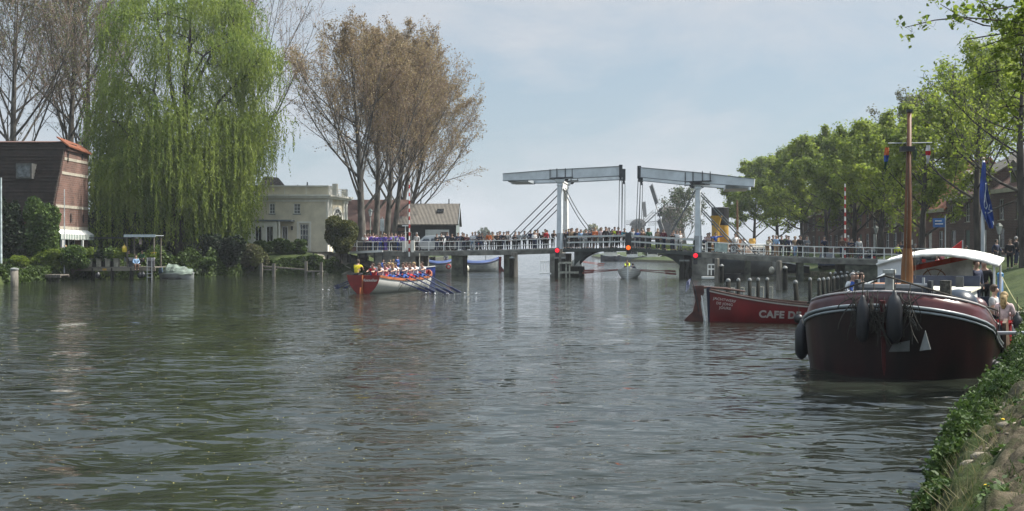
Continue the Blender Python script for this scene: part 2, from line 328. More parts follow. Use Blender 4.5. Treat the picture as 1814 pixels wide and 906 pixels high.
# ------------------------------------------------------------------ water
wm = bpy.data.materials.new('river_water'); wm.use_nodes = True; t = wm.node_tree; b = t.nodes['Principled BSDF']; n = t.nodes.new; l = t.links.new
b.inputs['Base Color'].default_value = (.016, .019, .014, 1); b.inputs['Roughness'].default_value = .05; b.inputs['IOR'].default_value = 1.333
tc = n('ShaderNodeTexCoord')
def wn(scx, scy, det, rot=0.0):
    m_ = n('ShaderNodeMapping'); m_.inputs['Scale'].default_value = (scx, scy, 1); m_.inputs['Rotation'].default_value = (0, 0, rot); l(tc.outputs['Object'], m_.inputs[0])
    q = n('ShaderNodeTexNoise'); q.inputs['Scale'].default_value = 1; q.inputs['Detail'].default_value = det; q.inputs['Roughness'].default_value = .5; q.inputs['Distortion'].default_value = .4; l(m_.outputs[0], q.inputs['Vector']); return q.outputs['Fac']
gust = n('ShaderNodeMapRange'); gust.inputs['From Min'].default_value = .35; gust.inputs['From Max'].default_value = .65; gust.inputs['To Min'].default_value = .45; gust.inputs['To Max'].default_value = 1.15
l(wn(.06, .16, 3, .2), gust.inputs[0])
b1 = n('ShaderNodeBump'); b1.inputs['Distance'].default_value = .10; l(gust.outputs[0], b1.inputs['Strength']); l(wn(1.3, 2.9, 2, .15), b1.inputs['Height'])
# wavelet slopes taken straight from noise, so the far water stays ruffled too
def slope(scx, scy, det, rot, amp):
    m_ = n('ShaderNodeMapping'); m_.inputs['Scale'].default_value = (scx, scy, 1); m_.inputs['Rotation'].default_value = (0, 0, rot); l(tc.outputs['Object'], m_.inputs[0])
    q = n('ShaderNodeTexNoise'); q.inputs['Scale'].default_value = 1; q.inputs['Detail'].default_value = det; q.inputs['Roughness'].default_value = .45; q.inputs['Distortion'].default_value = .3; l(m_.outputs[0], q.inputs['Vector'])
    a_ = n('ShaderNodeVectorMath'); a_.operation = 'SUBTRACT'; a_.inputs[1].default_value = (.5, .5, .5); l(q.outputs['Color'], a_.inputs[0])
    k_ = n('ShaderNodeVectorMath'); k_.operation = 'MULTIPLY'; k_.inputs[1].default_value = amp; l(a_.outputs[0], k_.inputs[0]); return k_.outputs[0]
s1 = slope(1.5, 3.6, 2, .12, (.28, .60, 0)); s2 = slope(4.5, 9.5, 2, -.2, (.14, .24, 0))
sa = n('ShaderNodeVectorMath'); sa.operation = 'ADD'; l(s1, sa.inputs[0]); l(s2, sa.inputs[1]); sg_ = n('ShaderNodeVectorMath'); sg_.operation = 'SCALE'; l(sa.outputs[0], sg_.inputs[0]); l(gust.outputs[0], sg_.inputs['Scale'])
sb_ = n('ShaderNodeVectorMath'); sb_.operation = 'ADD'; l(b1.outputs[0], sb_.inputs[0]); l(sg_.outputs[0], sb_.inputs[1]); sn = n('ShaderNodeVectorMath'); sn.operation = 'NORMALIZE'; l(sb_.outputs[0], sn.inputs[0]); l(sn.outputs[0], b.inputs['Normal'])
xs = np.concatenate([[-6000, -2000, -600, -200, -90, -60], np.arange(-46, 33, .13), [36, 45, 70, 200, 600, 2000, 6000]])
ys = [-60, -20, -5, 2]; y = 4.5; st = .085
while y < 140: ys.append(y); y += st; st *= 1.012 if y < 35 else 1.03
ys = np.array(ys + [150, 170, 200, 250, 320, 450, 700, 1200, 2500, 8500])
Xw, Yw = np.meshgrid(xs, ys); Zw = np.zeros_like(Xw); rr = np.random.default_rng(11)
dy = np.gradient(ys)[:, None]
for i in range(70):
    lam = .40 * (2.6 / .40) ** rr.uniform(0, 1) ** 1.2; th = rr.normal(math.pi / 2 + .15, .5); k = 2 * math.pi / lam
    att = np.clip((lam / 3 - dy) / (lam / 6), 0, 1); sl = .019
    Zw += att * sl / k * np.sin(k * (Xw * math.cos(th) + Yw * math.sin(th)) + rr.uniform(0, 6.3))
gx = np.clip(.75 + .35 * sines(Xw * .5, Yw, 21, 9), .25, 1.4)
Zw *= gx * np.clip((100 - Yw) / 40, 0, 1) * (np.abs(Xw) < 47) * (Yw > 3)
nr, nc = Xw.shape; idx = np.arange(nr * nc).reshape(nr, nc)
Fq = np.stack([idx[:-1, :-1], idx[:-1, 1:], idx[1:, 1:], idx[1:, :-1]], -1).reshape(-1, 4)
wo = link('water', fastmesh('water', np.stack([Xw, Yw, Zw], -1).reshape(-1, 3), Fq, wm, smooth=True)); tag(wo, kind='structure')
# ------------------------------------------------------------------ roads and quay
asph = mat('asphalt', (.055, .055, .055), .9, .2, 2, bump=.2)
paving = brickmat('brick_paving', (.14, .09, .07), (.11, .08, .065), (.06, .055, .05), 1.0, bw=.5, bh=.2)
def strip(name, pts, wd, z, m, side=0):
    """sheet following a polyline; pts (x,y); z height"""
    mb = MB(); A = []; B = []
    P = [Vector((p[0], p[1], 0)) for p in pts]
    for i, p in enumerate(P):
        d = (P[min(i + 1, len(P) - 1)] - P[max(0, i - 1)]).normalized(); nn = Vector((-d.y, d.x, 0))
        A.append(p + nn * wd / 2 + Vector((0, 0, z))); B.append(p - nn * wd / 2 + Vector((0, 0, z)))
    mb.grid([A, B]); o = mb.build(name, m); return tag(o, kind='structure')
quay = [(Rs(y) + 12, y) for y in (30, 50, 64, 80, 98, 130, 165)]
strip('quay_road', quay, 5.5, 2.012, asph)
strip('pavement', [(p[0] + 4.0, p[1]) for p in quay], 2.3, 2.02, paving)
kb = MB()
for i in range(len(quay) - 1):
    for dx in (-2.86, 2.86):
        a_, b_ = quay[i], quay[i + 1]; kb.bar((a_[0] + dx, a_[1], 2.0), (b_[0] + dx, b_[1], 2.0), .15, .22)
tag(kb.build('kerb', mat('kerb_stone', (.3, .3, .28), .8, .15, 3)), kind='structure')

# ------------------------------------------------------------------ air: thin spring haze
hz = MB(); hz.bb((-1500, -80, -3.5), (1500, 1400, 60)); hzm = bpy.data.materials.new('thin_haze'); hzm.use_nodes = True; t = hzm.node_tree; t.nodes.clear()
o_ = t.nodes.new('ShaderNodeOutputMaterial'); pv = t.nodes.new('ShaderNodeVolumePrincipled'); pv.inputs['Color'].default_value = (.90, .94, 1.0, 1); pv.inputs['Density'].default_value = .00027; pv.inputs['Anisotropy'].default_value = .2; t.links.new(pv.outputs[0], o_.inputs['Volume'])
tag(hz.build('haze', hzm), kind='stuff')
# ================================================================== TREES
def bez(a, b, c, n): return [a * (1 - t) ** 2 + b * 2 * t * (1 - t) + c * t * t for t in [i / n for i in range(n + 1)]]
def rvec(r): v = Vector((r.gauss(0, 1), r.gauss(0, 1), r.gauss(0, 1))); return v.normalized()
def skeleton(seed, height, trunk_r, envelope, n1=16, n2=9, n3=6, t0=.3, up=.45, lean=(0, 0), crook=.12, r1k=.42, twig=True, leader=.92, len2=.42, len3=.4, fork=0):
    """returns list of (points, radii, level) and the outer twig segments. envelope(z_fraction 0..1)->horizontal radius"""
    r = random.Random(seed); br = []; tw = []
    top = Vector((lean[0], lean[1], height * leader)); k = 9; tp = []
    for i in range(k + 1):
        f = i / k; p = top * f; p.x += math.sin(f * 5 + seed) * crook * height * .05; p.y += math.cos(f * 4 + seed) * crook * height * .05; tp.append(p)
    tr = [trunk_r * (1.25 if i == 0 else 1) * (1 - .93 * (i / k) ** .9) + .02 for i in range(k + 1)]
    br.append((tp, tr, 0))
    def at(pts, f):
        f = min(.9999, max(0, f)) * (len(pts) - 1); i = int(f); return pts[i].lerp(pts[i + 1], f - i)
    ga = 2.399963
    for i in range(n1):
        f = t0 + (1 - t0) * ((i + .5) / n1) ** .85; s = at(tp, f * .97); rad0 = trunk_r * (1 - .93 * f ** .9) * r1k * r.uniform(.75, 1.15) + .02
        az = i * ga + r.uniform(-.5, .5)
        ft = min(1.0, f + up * (1 - f) * r.uniform(.8, 1.5) + .03); er = envelope(ft) * r.uniform(.82, 1.08)
        c = at(tp, ft); e = Vector((c.x + math.cos(az) * er, c.y + math.sin(az) * er, height * ft * r.uniform(.95, 1.04)))
        mid = s.lerp(e, .5) + Vector((math.cos(az) * er * .12, math.sin(az) * er * .12, -abs(e.z - s.z) * .12)) + rvec(r) * er * crook
        P1 = bez(s, mid, e, 6); R1 = [lerp(rad0, .018, (q / 6) ** .8) for q in range(7)]; br.append((P1, R1, 1)); L1 = (e - s).length
        for j in range(n2):
            g = .22 + .78 * (j + r.random()) / n2; s2 = at(P1, g); d1 = (at(P1, g + .12) - at(P1, g - .05)); 
            if d1.length < 1e-4: continue
            d1.normalize(); L2 = L1 * len2 * r.uniform(.5, 1.15) * (1.15 - .6 * g)
            d2 = (d1 * .85 + rvec(r) * .8 + Vector((0, 0, up * .7))).normalized(); e2 = s2 + d2 * L2
            m2 = s2.lerp(e2, .5) + rvec(r) * L2 * crook; P2 = bez(s2, m2, e2, 4); rr2 = max(.014, lerp(rad0, .018, g ** .8) * .5)
            br.append((P2, [lerp(rr2, .010, q / 4) for q in range(5)], 2))
            for q in range(n3):
                h = .2 + .8 * (q + r.random()) / n3; s3 = at(P2, h); d3 = (d2 * .8 + rvec(r) * .85 + Vector((0, 0, up * .5))).normalized()
                L3 = max(.35, L2 * len3 * r.uniform(.5, 1.2)); e3 = s3 + d3 * L3; tw.append((s3, s3.lerp(e3, .5) + rvec(r) * L3 * .12, e3))
            tw.append((P2[-2], P2[-1], P2[-1] + d2 * L2 * .15))
    return br, tw
def limbs_mb(br, sides=(9, 6, 4)):
    mb = MB()
    for p, rd, lv in br: mb.tube(p, rd, sides[lv], cap=False)
    return mb
def twig_mesh(tw, width, m, name='twigs', rseed=1):
    """every twig a thin three-sided tapering stick of two segments"""
    P = np.array([[list(a), list(b), list(c)] for a, b, c in tw]); n = len(P)
    rg = np.random.default_rng(rseed); d = P[:, 2] - P[:, 0]; d /= np.linalg.norm(d, axis=1, keepdims=True) + 1e-9
    u = np.cross(d, rg.normal(size=(n, 3))); u /= np.linalg.norm(u, axis=1, keepdims=True) + 1e-9; v = np.cross(d, u)
    V = []; wk = [1.0, .75, .35]
    for i in range(3):
        for j in range(3):
            t = 2 * math.pi * j / 3; V.append(P[:, i] + (u * math.cos(t) + v * math.sin(t)) * width * wk[i])
    V = np.stack(V, 1).reshape(-1, 3); base = np.arange(n)[:, None, None] * 9
    q = np.array([[i * 3 + j, i * 3 + (j + 1) % 3, (i + 1) * 3 + (j + 1) % 3, (i + 1) * 3 + j] for i in range(2) for j in range(3)])
    return fastmesh(name, V, (base + q[None]).reshape(-1, 4), m)
def leaves_mesh(C, size, m, name='crown', seed=3, aspect=1.5, droop=0.0, flat=.35, jit=.5):
    """one small bent four-corner leaf spray at every point"""
    rg = np.random.default_rng(seed); C = np.asarray(C); n = len(C)
    s = size * rg.uniform(1 - jit, 1 + jit, (n, 1)); nrm = rg.normal(size=(n, 3)); nrm[:, 2] += flat * 2; nrm /= np.linalg.norm(nrm, axis=1, keepdims=True)
    a = np.cross(nrm, rg.normal(size=(n, 3))); a[:, 2] -= droop; a /= np.linalg.norm(a, axis=1, keepdims=True); b_ = np.cross(nrm, a); b_ /= np.linalg.norm(b_, axis=1, keepdims=True) + 1e-9
    sh = rg.uniform(-.25, .25, (n, 1))
    V = np.stack([C - a * s * aspect * .5, C + b_ * s * .5 + a * s * sh, C + a * s * aspect * .5, C - b_ * s * .5 + nrm * s * .18], 1).reshape(-1, 3)
    rnd = np.repeat(rg.uniform(0, 1, n), 4); f = np.arange(4 * n).reshape(n, 4)
    return fastmesh(name, V, f, m, rnd)
def along(tw, per, spread, seed=5):
    rg = np.random.default_rng(seed); P = np.array([[list(a), list(b), list(c)] for a, b, c in tw]); n = len(P)
    t = rg.uniform(.15, 1.08, (n, per, 1)); Q = P[:, None, 0] * (1 - t) + P[:, None, 2] * t
    return (Q + rg.normal(size=(n, per, 3)) * spread).reshape(-1, 3)
lf_fresh = leafmat('fresh_lime_leaves', (.07, .12, .016), (.19, .25, .03), .58, (.26, .32, .045))
lf_mid = leafmat('green_leaves', (.055, .10, .015), (.155, .215, .028), .55, (.21, .27, .04))
lf_willow = leafmat('willow_leaves', (.055, .115, .016), (.165, .25, .034), .55, (.25, .31, .06))
lf_rust = leafmat('poplar_buds', (.16, .10, .068), (.36, .225, .145), .42, (.30, .24, .12))
lf_olive = leafmat('opening_buds', (.09, .08, .055), (.17, .15, .095), .35, (.15, .17, .06))
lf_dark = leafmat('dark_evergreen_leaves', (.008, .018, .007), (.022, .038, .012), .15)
lf_topi = leafmat('clipped_shrub_leaves', (.014, .034, .008), (.045, .07, .013), .25, (.09, .09, .016))
lf_bush = leafmat('bush_leaves', (.016, .042, .010), (.055, .10, .022), .3, (.09, .14, .03))
lf_weed = leafmat('weed_leaves', (.012, .032, .008), (.038, .075, .016), .3, (.065, .11, .024))
lf_far = leafmat('distant_leaves', (.045, .065, .03), (.085, .11, .05), .3)
def tree(name, label, cat, loc, seed, height, trunk_r, env, leafm=None, lsize=.25, per=6, spread=.25, twigw=.012, twigm=None, barkm=None, group=None, flat=.3, **kw):
    rt = thing(name, label, cat, loc, 0, group)
    br, tw = skeleton(seed, height, trunk_r, env, **kw)
    limbs_mb(br).build('trunk', barkm or bark, rt, smooth=True)
    if twigm is not None: link('twigs', twig_mesh(tw, twigw, twigm), rt)
    if leafm is not None: link('crown', leaves_mesh(along(tw, per, spread, seed), lsize, leafm, seed=seed, flat=flat), rt)
    return rt
def gz(x, y): return float(ground_z(x, y))
# ---- lime trees along the right quay
def lime_env(R_, lo=.25): return lambda f: R_ * max(.12, math.sin(math.pi * min(1, max(0, (f - lo * .6) / (1.04 - lo * .6))) ** .8)) ** .7
TR = [  # px of trunk, Y, height, radius, leaf size, colour, thin, label
    (1812, 57, 14.5, 6.2, .23, lf_fresh, 5, 'half bare lime tree nearest the right edge of the quay, dark forked trunk'),
    (1734, 69, 15.0, 6.0, .24, lf_fresh, 7, 'lime tree with sparse fresh leaves standing just behind the pole with the blue flag'),
    (1637, 84, 13.2, 5.6, .26, lf_fresh, 15, 'leafy lime tree with forked dark limbs just right of the barge mast'),
    (1562, 96, 13.2, 5.4, .27, lf_fresh, 17, 'leafy lime tree on the quay just left of the barge mast'),
    (1512, 108, 13.8, 5.6, .28, lf_mid, 19, 'full green lime tree right beside the right striped barrier pole'),
    (1462, 122, 14.8, 6.0, .30, lf_fresh, 19, 'full green lime tree left of the right striped barrier pole, highest of the closed row'),
    (1420, 136, 15.0, 6.2, .32, lf_fresh, 19, 'full green lime tree in mid row, third from the far end of the quay'),
    (1378, 150, 14.6, 6.4, .34, lf_mid, 19, 'full green lime tree behind the mast of the steamship'),
    (1338, 162, 14.6, 6.6, .36, lf_fresh, 19, 'light green lime tree at the far end of the row, behind the yellow funnel'),
]
for k, (px, Y, h, rad, ls, lm, per, lab) in enumerate(TR):
    x = XX(px, Y); tree('lime_tree', lab, 'tree', (x, Y, gz(x, Y) - .05), 40 + k, h, .30, lime_env(rad, .2), lm, ls * (.58 + .03 * (k % 3)), int(per * (1.35, 1.6, 1.2)[k % 3]), (.24, .30, .20)[k % 3], .016, barkdk, barkdk,
        group='lime trees along the right quay', n1=17 if per > 12 else 14, n2=9, n3=7, t0=.15 if Y > 80 else .24, up=.34, crook=.22, len3=.5, flat=.45, leader=.88)
# taller, barely leafed trees behind them
for k, (px, Y, h, rad, lab) in enumerate([(1590, 118, 18.5, 6.5, 'tall bare tree with pale opening buds rising behind the leafy row above the barge mast'),
                                    (1762, 80, 17.0, 6.5, 'tall thinly leafed tree rising at the right behind the brick houses'),
                                    (1700, 92, 16.5, 5.5, 'tall thinly leafed tree between the barge mast and the blue flag')]):
    x = XX(px, Y) + 2; tree('bare_tree', lab, 'tree', (x, Y, 2.0), 70 + k, h, .26, lime_env(rad, .25), lf_fresh if k else lf_olive, .17, 4 if k else 5, .2, .017, barkdk, barkdk,
        group='tall thinly leafed trees on the right quay', n1=17, n2=10, n3=8, t0=.3, up=.6, crook=.15)
# ---- poplars with rusty buds left of the bridge
def pop_env(R_, pk=.55): return lambda f: R_ * max(.1, math.sin(math.pi * min(.98, max(.03, (f - .08) / .96)) ** (math.log(.5) / math.log(pk)))) ** .75
PO = [(645, 107, 25.0, 9.2, (-1.4, 0), 'nearest poplar of the row with grey trunk and wide rusty crown, left of the bridge'),
      (664, 114, 26.0, 7.4, (.6, 0), 'second poplar of the row, just right of the nearest grey trunk'),
      (680, 121, 27.3, 7.6, (2.0, 0), 'third poplar of the row left of the striped barrier pole'),
      (692, 128, 27.6, 7.8, (3.4, 0), 'fourth poplar of the row, its crown leaning right towards the river'),
      (701, 135, 26.6, 7.9, (4.0, 0), 'fifth poplar of the row, standing at the left end of the dark shed'),
      (711, 142, 24.8, 8.6, (5.0, 0), 'farthest poplar of the row, its low limbs reaching right over the dark shed')]
for k, (px, Y, h, rad, ln, lab) in enumerate(PO):
    x = XX(px, Y); tree('poplar', lab, 'tree', (x, Y, gz(x, Y) - .05), 5 + k, h, .50 if k == 0 else .42, pop_env(rad, .60), lf_rust, .10 + .004 * k, 8, .17, .017, barkwarm, bark,
        group='poplars with rusty buds left of the bridge', n1=24, n2=14, n3=9, t0=.20, up=.55, lean=ln, crook=.10, r1k=.40, len2=.40, len3=.45, flat=.1)
# ---- big bare trees on the far left
for k, (px, Y, h, rad, lab) in enumerate([(28, 101, 29, 9.5, 'tall bare tree behind the brick tower house, leftmost trunk'),
                                    (128, 108, 30, 8.5, 'tall bare tree behind the orange tiled top of the tower house'),
                                    (152, 112, 30, 8.0, 'slim tall bare tree between the tower house and the willow'),
                                    (425, 122, 37.5, 11.0, 'tall bare tree rising behind the right half of the weeping willow')]):
    x = XX(px, Y); tree('bare_tree', lab, 'tree', (x, Y, gz(x, Y)), 90 + k, h, .52, pop_env(rad, .62), lf_olive, .10, 5 if k < 3 else 2, .2, .019, barkwarm, bark,
        group='tall bare trees on the left bank', n1=24, n2=13, n3=8, t0=.26, up=.55, crook=.14, len2=.45, len3=.5, flat=.1)
# ---- weeping willow: limbs end in clusters, every cluster throws its own bunch of hanging strands
def willow(loc, seed=3):
    rt = thing('weeping_willow', 'huge weeping willow with fresh green hanging strands beside the brick tower house', 'tree', loc)
    r = random.Random(seed); mb = MB()
    def limb(pts, r0, r1, n=8): mb.tube(pts, [lerp(r0, r1, (i / (len(pts) - 1)) ** .8) for i in range(len(pts))], n, cap=False)
    fork = Vector((-.6, 0, 6.2)); limb(bez(Vector((0, 0, 0)), Vector((-.7, .3, 3.5)), fork, 5), .80, .62, 10)
    mains = []
    for e in [(-5.5, -1, 20), (-3.0, 1.5, 25), (1.5, -1.5, 27), (5.0, 1, 24.5), (7.4, -1.0, 19.5), (-5.4, -2.6, 14), (3.2, -3.2, 20.5), (0, 3.2, 23), (6.4, 2.6, 15), (-1.5, -3.6, 17)]:
        e = Vector(e); c = Vector((lerp(fork.x, e.x, .25) + r.uniform(-1.2, 1.2), lerp(fork.y, e.y, .4), lerp(fork.z, e.z, .7))); P = bez(fork, c, e, 10)
        P = [p + (rvec(r) * .25 if 0 < i < 10 else Vector()) for i, p in enumerate(P)]; limb(P, .33, .07, 8); mains.append(P)
    def xr(z):      # right and left limits of the crown by height
        return np.interp(z, [0, 5, 9, 14, 20, 25, 29], [5.0, 6.0, 7.2, 9.2, 9.4, 8.0, 3.5]), np.interp(z, [0, 10, 20, 25, 29], [-8.2, -8.4, -8.2, -7.2, -3.5])
    cl = []
    for i in range(235):
        z = r.uniform(6.0, 28.0) if i % 3 else r.uniform(5.0, 16.0); hi, lo = xr(z); a = r.uniform(0, 6.283); q = r.uniform(.35, 1) ** .6; cx, hw = (hi + lo) / 2, (hi - lo) / 2
        p = Vector((cx + math.cos(a) * hw * q, math.sin(a) * 5.8 * q * math.sqrt(max(.15, 1 - ((z - 13) / 17) ** 2)), z)); cl.append(p)
    C = []; D = []; K = []
    sid = 0
    for ci, p in enumerate(cl):
        best = min((q for P in mains for q in P[2:]), key=lambda q: (q - p).length + max(0, q.z - p.z) * .6); mid = best.lerp(p, .55) + Vector((0, 0, (p - best).length * .16)); limb(bez(best, mid, p, 5), .085, .015, 5)
        tone = r.random(); spread = r.uniform(.7, 1.5); out = Vector((p.x, p.y, 0)); out = out.normalized() if out.length > .5 else Vector((r.uniform(-1, 1), r.uniform(-1, 1), 0)).normalized()
        mean = r.uniform(2.2, 4.6) + (r.uniform(1.5, 5.0) if p.z < 17 and r.random() < .7 else 0)
        for k in range(r.randint(22, 52)):
            s = p + Vector((r.gauss(0, spread), r.gauss(0, spread * .8), r.gauss(0, .45))); L = mean * r.uniform(.45, 1.25); az = math.atan2(out.y, out.x) + r.gauss(0, 1.0); rise = r.uniform(.1, .8); reach = r.uniform(.3, 1.5); L = min(L, s.z - r.uniform(.5, 1.6))
            if s.x > 5: L = min(L, s.z - np.interp(s.x, [5, 6.6, 7.8, 9.2, 10.4], [1.5, 5.0, 9.5, 12, 13.5]) * r.uniform(.8, 1.2))
            if L < .8: continue
            nl = int(L / .125); sw = r.gauss(0, .25)
            for i in range(nl):
                f = i * .125; u = min(1, f / 1.6); x = s.x + math.cos(az) * reach * math.sin(u * 1.57) + sw * (f / L) ** 2; y = s.y + math.sin(az) * reach * math.sin(u * 1.57); z = s.z + rise * math.sin(u * 2.6) - max(0, f - .5)
                if x < -8.6: x = -8.6 + (x + 8.6) * .15
                C.append((x + r.gauss(0, .05), y + r.gauss(0, .05), z)); D.append(tone); K.append(sid)
            sid += 1
    mb.build('trunk', barkdk, rt, smooth=True)
    C = np.array(C); n = len(C); rg = np.random.default_rng(4); ks = rg.uniform(0, 1, sid)[np.array(K)]
    s = rg.uniform(.14, .30, (n, 1)); a = rg.normal(size=(n, 3)) * .55; a[:, 2] -= 1; a /= np.linalg.norm(a, axis=1, keepdims=True)
    b_ = np.cross(a, rg.normal(size=(n, 3))); b_ /= np.linalg.norm(b_, axis=1, keepdims=True)
    V = np.stack([C - a * s * .5, C + b_ * s * .22, C + a * s * .65, C - b_ * s * .22], 1).reshape(-1, 3)
    me = fastmesh('crown', V, np.arange(4 * n).reshape(n, 4), lf_willow, np.repeat(np.array(D) * .55 + ks * .25 + rg.uniform(0, .3, n), 4)); link('crown', me, rt)
    return rt
willow((XX(322, 100), 100, 1.0))
# ---- overhanging near tree at the top right (its trunk stands outside the picture)
def near_tree():
    loc = (14.6, 19.5, 1.4); rt = thing('overhanging_tree', 'near tree at the right edge whose leafy branches hang into the top right corner', 'tree', loc)
    r = random.Random(12); mb = MB(); tw = []
    mb.tube(bez(Vector((0, 0, -.3)), Vector((.2, 0, 4)), Vector((-.1, 0, 9.5)), 8), [.36, .31, .29, .27, .25, .22, .18, .14, .1], 12, cap=False)
    base = Vector(loc)
    def to(px, py, Y): return W(px, py, Y) - base
    ends = [(to(1690, 30, 17), .035, 1), (to(1712, 70, 18), .035, 1), (to(1770, 125, 18.5), .035, 1), (to(1800, 190, 19), .035, 1), (to(1800, -30, 18), .04, 1), (to(1850, 60, 17), .04, 1), (to(1700, -60, 17.6), .04, 1), (to(1745, 20, 17.2), .03, 1), (to(1790, 60, 17.8), .03, 1), (to(1740, 45, 18.2), .03, 1), (to(1850, 300, 19), .05, .8),
            (Vector((2.5, 2, 9)), .1, 1), (Vector((3, -2, 8)), .1, 1), (Vector((-1.2, 3, 10)), .1, 1), (Vector((.8, -3.4, 7.4)), .09, 1), (Vector((-1.5, -4.6, 8.0)), .09, 1), (Vector((1.5, -6.0, 6.5)), .09, 1), (Vector((4.5, 0, 6.5)), .09, 1), (Vector((-2.2, -2.4, 9.2)), .09, 1)]
    for e, r0, q in ends:
        s = Vector((0, 0, min(8.8, max(3.6, e.z - 1.2)))); P = bez(s, s.lerp(e, .5) + Vector((0, r.uniform(-.8, .8), 1.1)), e, 8); P = [p + (rvec(r) * .10 if 0 < i < 8 else Vector()) for i, p in enumerate(P)]; mb.tube(P, [lerp(r0, .012, (i / 8) ** .7) for i in range(9)], 6, cap=False)
        for j in range(11):
            f = r.uniform(.35, 1) * 8; i = min(7, int(f)); s2 = P[i].lerp(P[i + 1], f - i); d = (e - s).normalized()
            e2 = s2 + (d * .7 + rvec(r) * .8 + Vector((0, 0, -.1))).normalized() * r.uniform(.35, .95); mb.tube([s2, s2.lerp(e2, .5) + rvec(r) * .05, e2], [.014, .010, .006], 4, cap=False)
            for k in range(4):
                g = r.uniform(.3, 1); s3 = s2.lerp(e2, g); tw.append((s3, s3.lerp(s3 + rvec(r) * .2, .5), s3 + (rvec(r) + d * .3) * .28))
    mb.build('trunk', barkdk, rt, smooth=True); link('twigs', twig_mesh(tw, .004, barkdk), rt)
    C = along(tw, 14, .06, 7); link('crown', leaves_mesh(C, .066, lf_mid, seed=9, aspect=1.35, flat=.2), rt)
near_tree()
# ---- shrubs
def shrub(name, label, loc, rad, n, lsize, lm, seed=1, lumps=9, stem=0.0, group=None, cat='bush', dense=.55):
    """leaf shell over several lumps, a branching stem inside"""
    rt = thing(name, label, cat, loc, 0, group); r = random.Random(seed); rg = np.random.default_rng(seed); C = []; mb = MB()
    L = [((0, 0, 0), .72)] + [((r.uniform(-.55, .55), r.uniform(-.5, .5), r.uniform(-.5, .6)), r.uniform(.28, .5)) for _ in range(lumps)]
    tot = sum(q[1] ** 2 for q in L); cz = stem + rad[2]
    for c, q in L:
        k = int(n * q * q / tot); d = rg.normal(size=(k, 3)); d /= np.linalg.norm(d, axis=1, keepdims=True); rr_ = q * rg.uniform(dense, 1.06, (k, 1)) ** .6
        C.append(np.array(c) + d * rr_); 
    C = np.concatenate(C) * np.array(rad); C[:, 2] += cz
    C = C[C[:, 2] > (0 if stem == 0 else stem * .6)]
    for c, q in L:
        e = Vector((c[0] * rad[0], c[1] * rad[1], c[2] * rad[2] + cz)); mb.tube(bez(Vector((0, 0, -.1)), Vector((e.x * .2, e.y * .2, max(.1, e.z * .6))), e, 4), [max(.03, .05 * rad[0]), .05, .04, .03, .015], 5, cap=False)
    mb.build('stem', barkdk, rt, smooth=True); link('foliage', leaves_mesh(C, lsize, lm, 'foliage', seed, flat=.2), rt); return rt
shrub('clipped_tree', 'round clipped dark green tree in front of the cream house', (XX(604, 101), 101, 1.25), (2.25, 2.1, 2.0), 30000, .13, lf_topi, 3, 8, stem=.8, cat='tree')
shrub('bush', 'large green bush under the gable of the brick tower house', (XX(72, 83), 83.4, .9), (1.75, 1.5, 3.0), 17000, .15, lf_bush, 5, 14)
shrub('bush', 'low bright bush spilling over the waterside left of the terrace', (XX(118, 81.5), 82.6, .6), (1.5, 1.0, 1.25), 8000, .12, lf_bush, 6, 12)
shrub('bush', 'low green bush beside the small jetty on the left', (XX(78, 82), 82.6, .5), (1.7, 1.0, 1.2), 7000, .13, lf_mid, 7, 10)
shrub('conifer', 'dark column shaped evergreen at the left edge of the picture', (XX(14, 82), 82.5, .9), (1.5, 1.3, 3.2), 13000, .16, lf_dark, 8, 16, cat='tree')
shrub('bush', 'small light bush at the foot of the dark evergreen', (XX(20, 78), 79.5, .9), (.9, .6, .7), 3000, .1, lf_mid, 9, 7)
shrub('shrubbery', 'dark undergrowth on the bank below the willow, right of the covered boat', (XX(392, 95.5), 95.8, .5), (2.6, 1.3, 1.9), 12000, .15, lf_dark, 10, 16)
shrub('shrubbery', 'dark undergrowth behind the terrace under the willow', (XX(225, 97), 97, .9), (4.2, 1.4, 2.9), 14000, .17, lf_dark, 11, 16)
shrub('shrubbery', 'reddish twiggy undergrowth between willow and cream house', (XX(445, 100), 100.5, .5), (1.8, 1.0, 1.5), 7000, .13, lf_olive, 12, 14)
for k, (px, Y, wd, h, lab) in enumerate([(470, 103.5, 1.5, .8, 'hedge of young leaves in front of the bay window of the cream house'), (505, 104, 1.7, .85, 'hedge in front of the tall sash window of the cream house'), (530, 104.5, .9, .8, 'end of the garden hedge beside the wooden fence'), (350, 93, 2.0, .7, 'low green bank plants right behind the covered boat'), (555, 103.4, 1.3, .35, 'low ivy on the stone bank below the fence')]):
    shrub('hedge', lab, (XX(px, Y), Y, gz(XX(px, Y), Y) - .1), (wd, .7, h), 5500, .12, lf_bush, 20 + k, 9, group='garden plants on the left bank', cat='hedge')
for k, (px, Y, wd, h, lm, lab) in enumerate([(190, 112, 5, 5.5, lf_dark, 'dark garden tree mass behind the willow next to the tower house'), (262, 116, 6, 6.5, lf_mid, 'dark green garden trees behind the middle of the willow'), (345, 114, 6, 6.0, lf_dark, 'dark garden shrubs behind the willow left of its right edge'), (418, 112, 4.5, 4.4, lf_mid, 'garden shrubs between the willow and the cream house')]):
    shrub('garden_shrubs', lab, (XX(px, Y), Y, 1.2), (wd, 1.8, h / 2), 15000, .22, lm, 80 + k, 16, group='garden shrubs behind the willow')
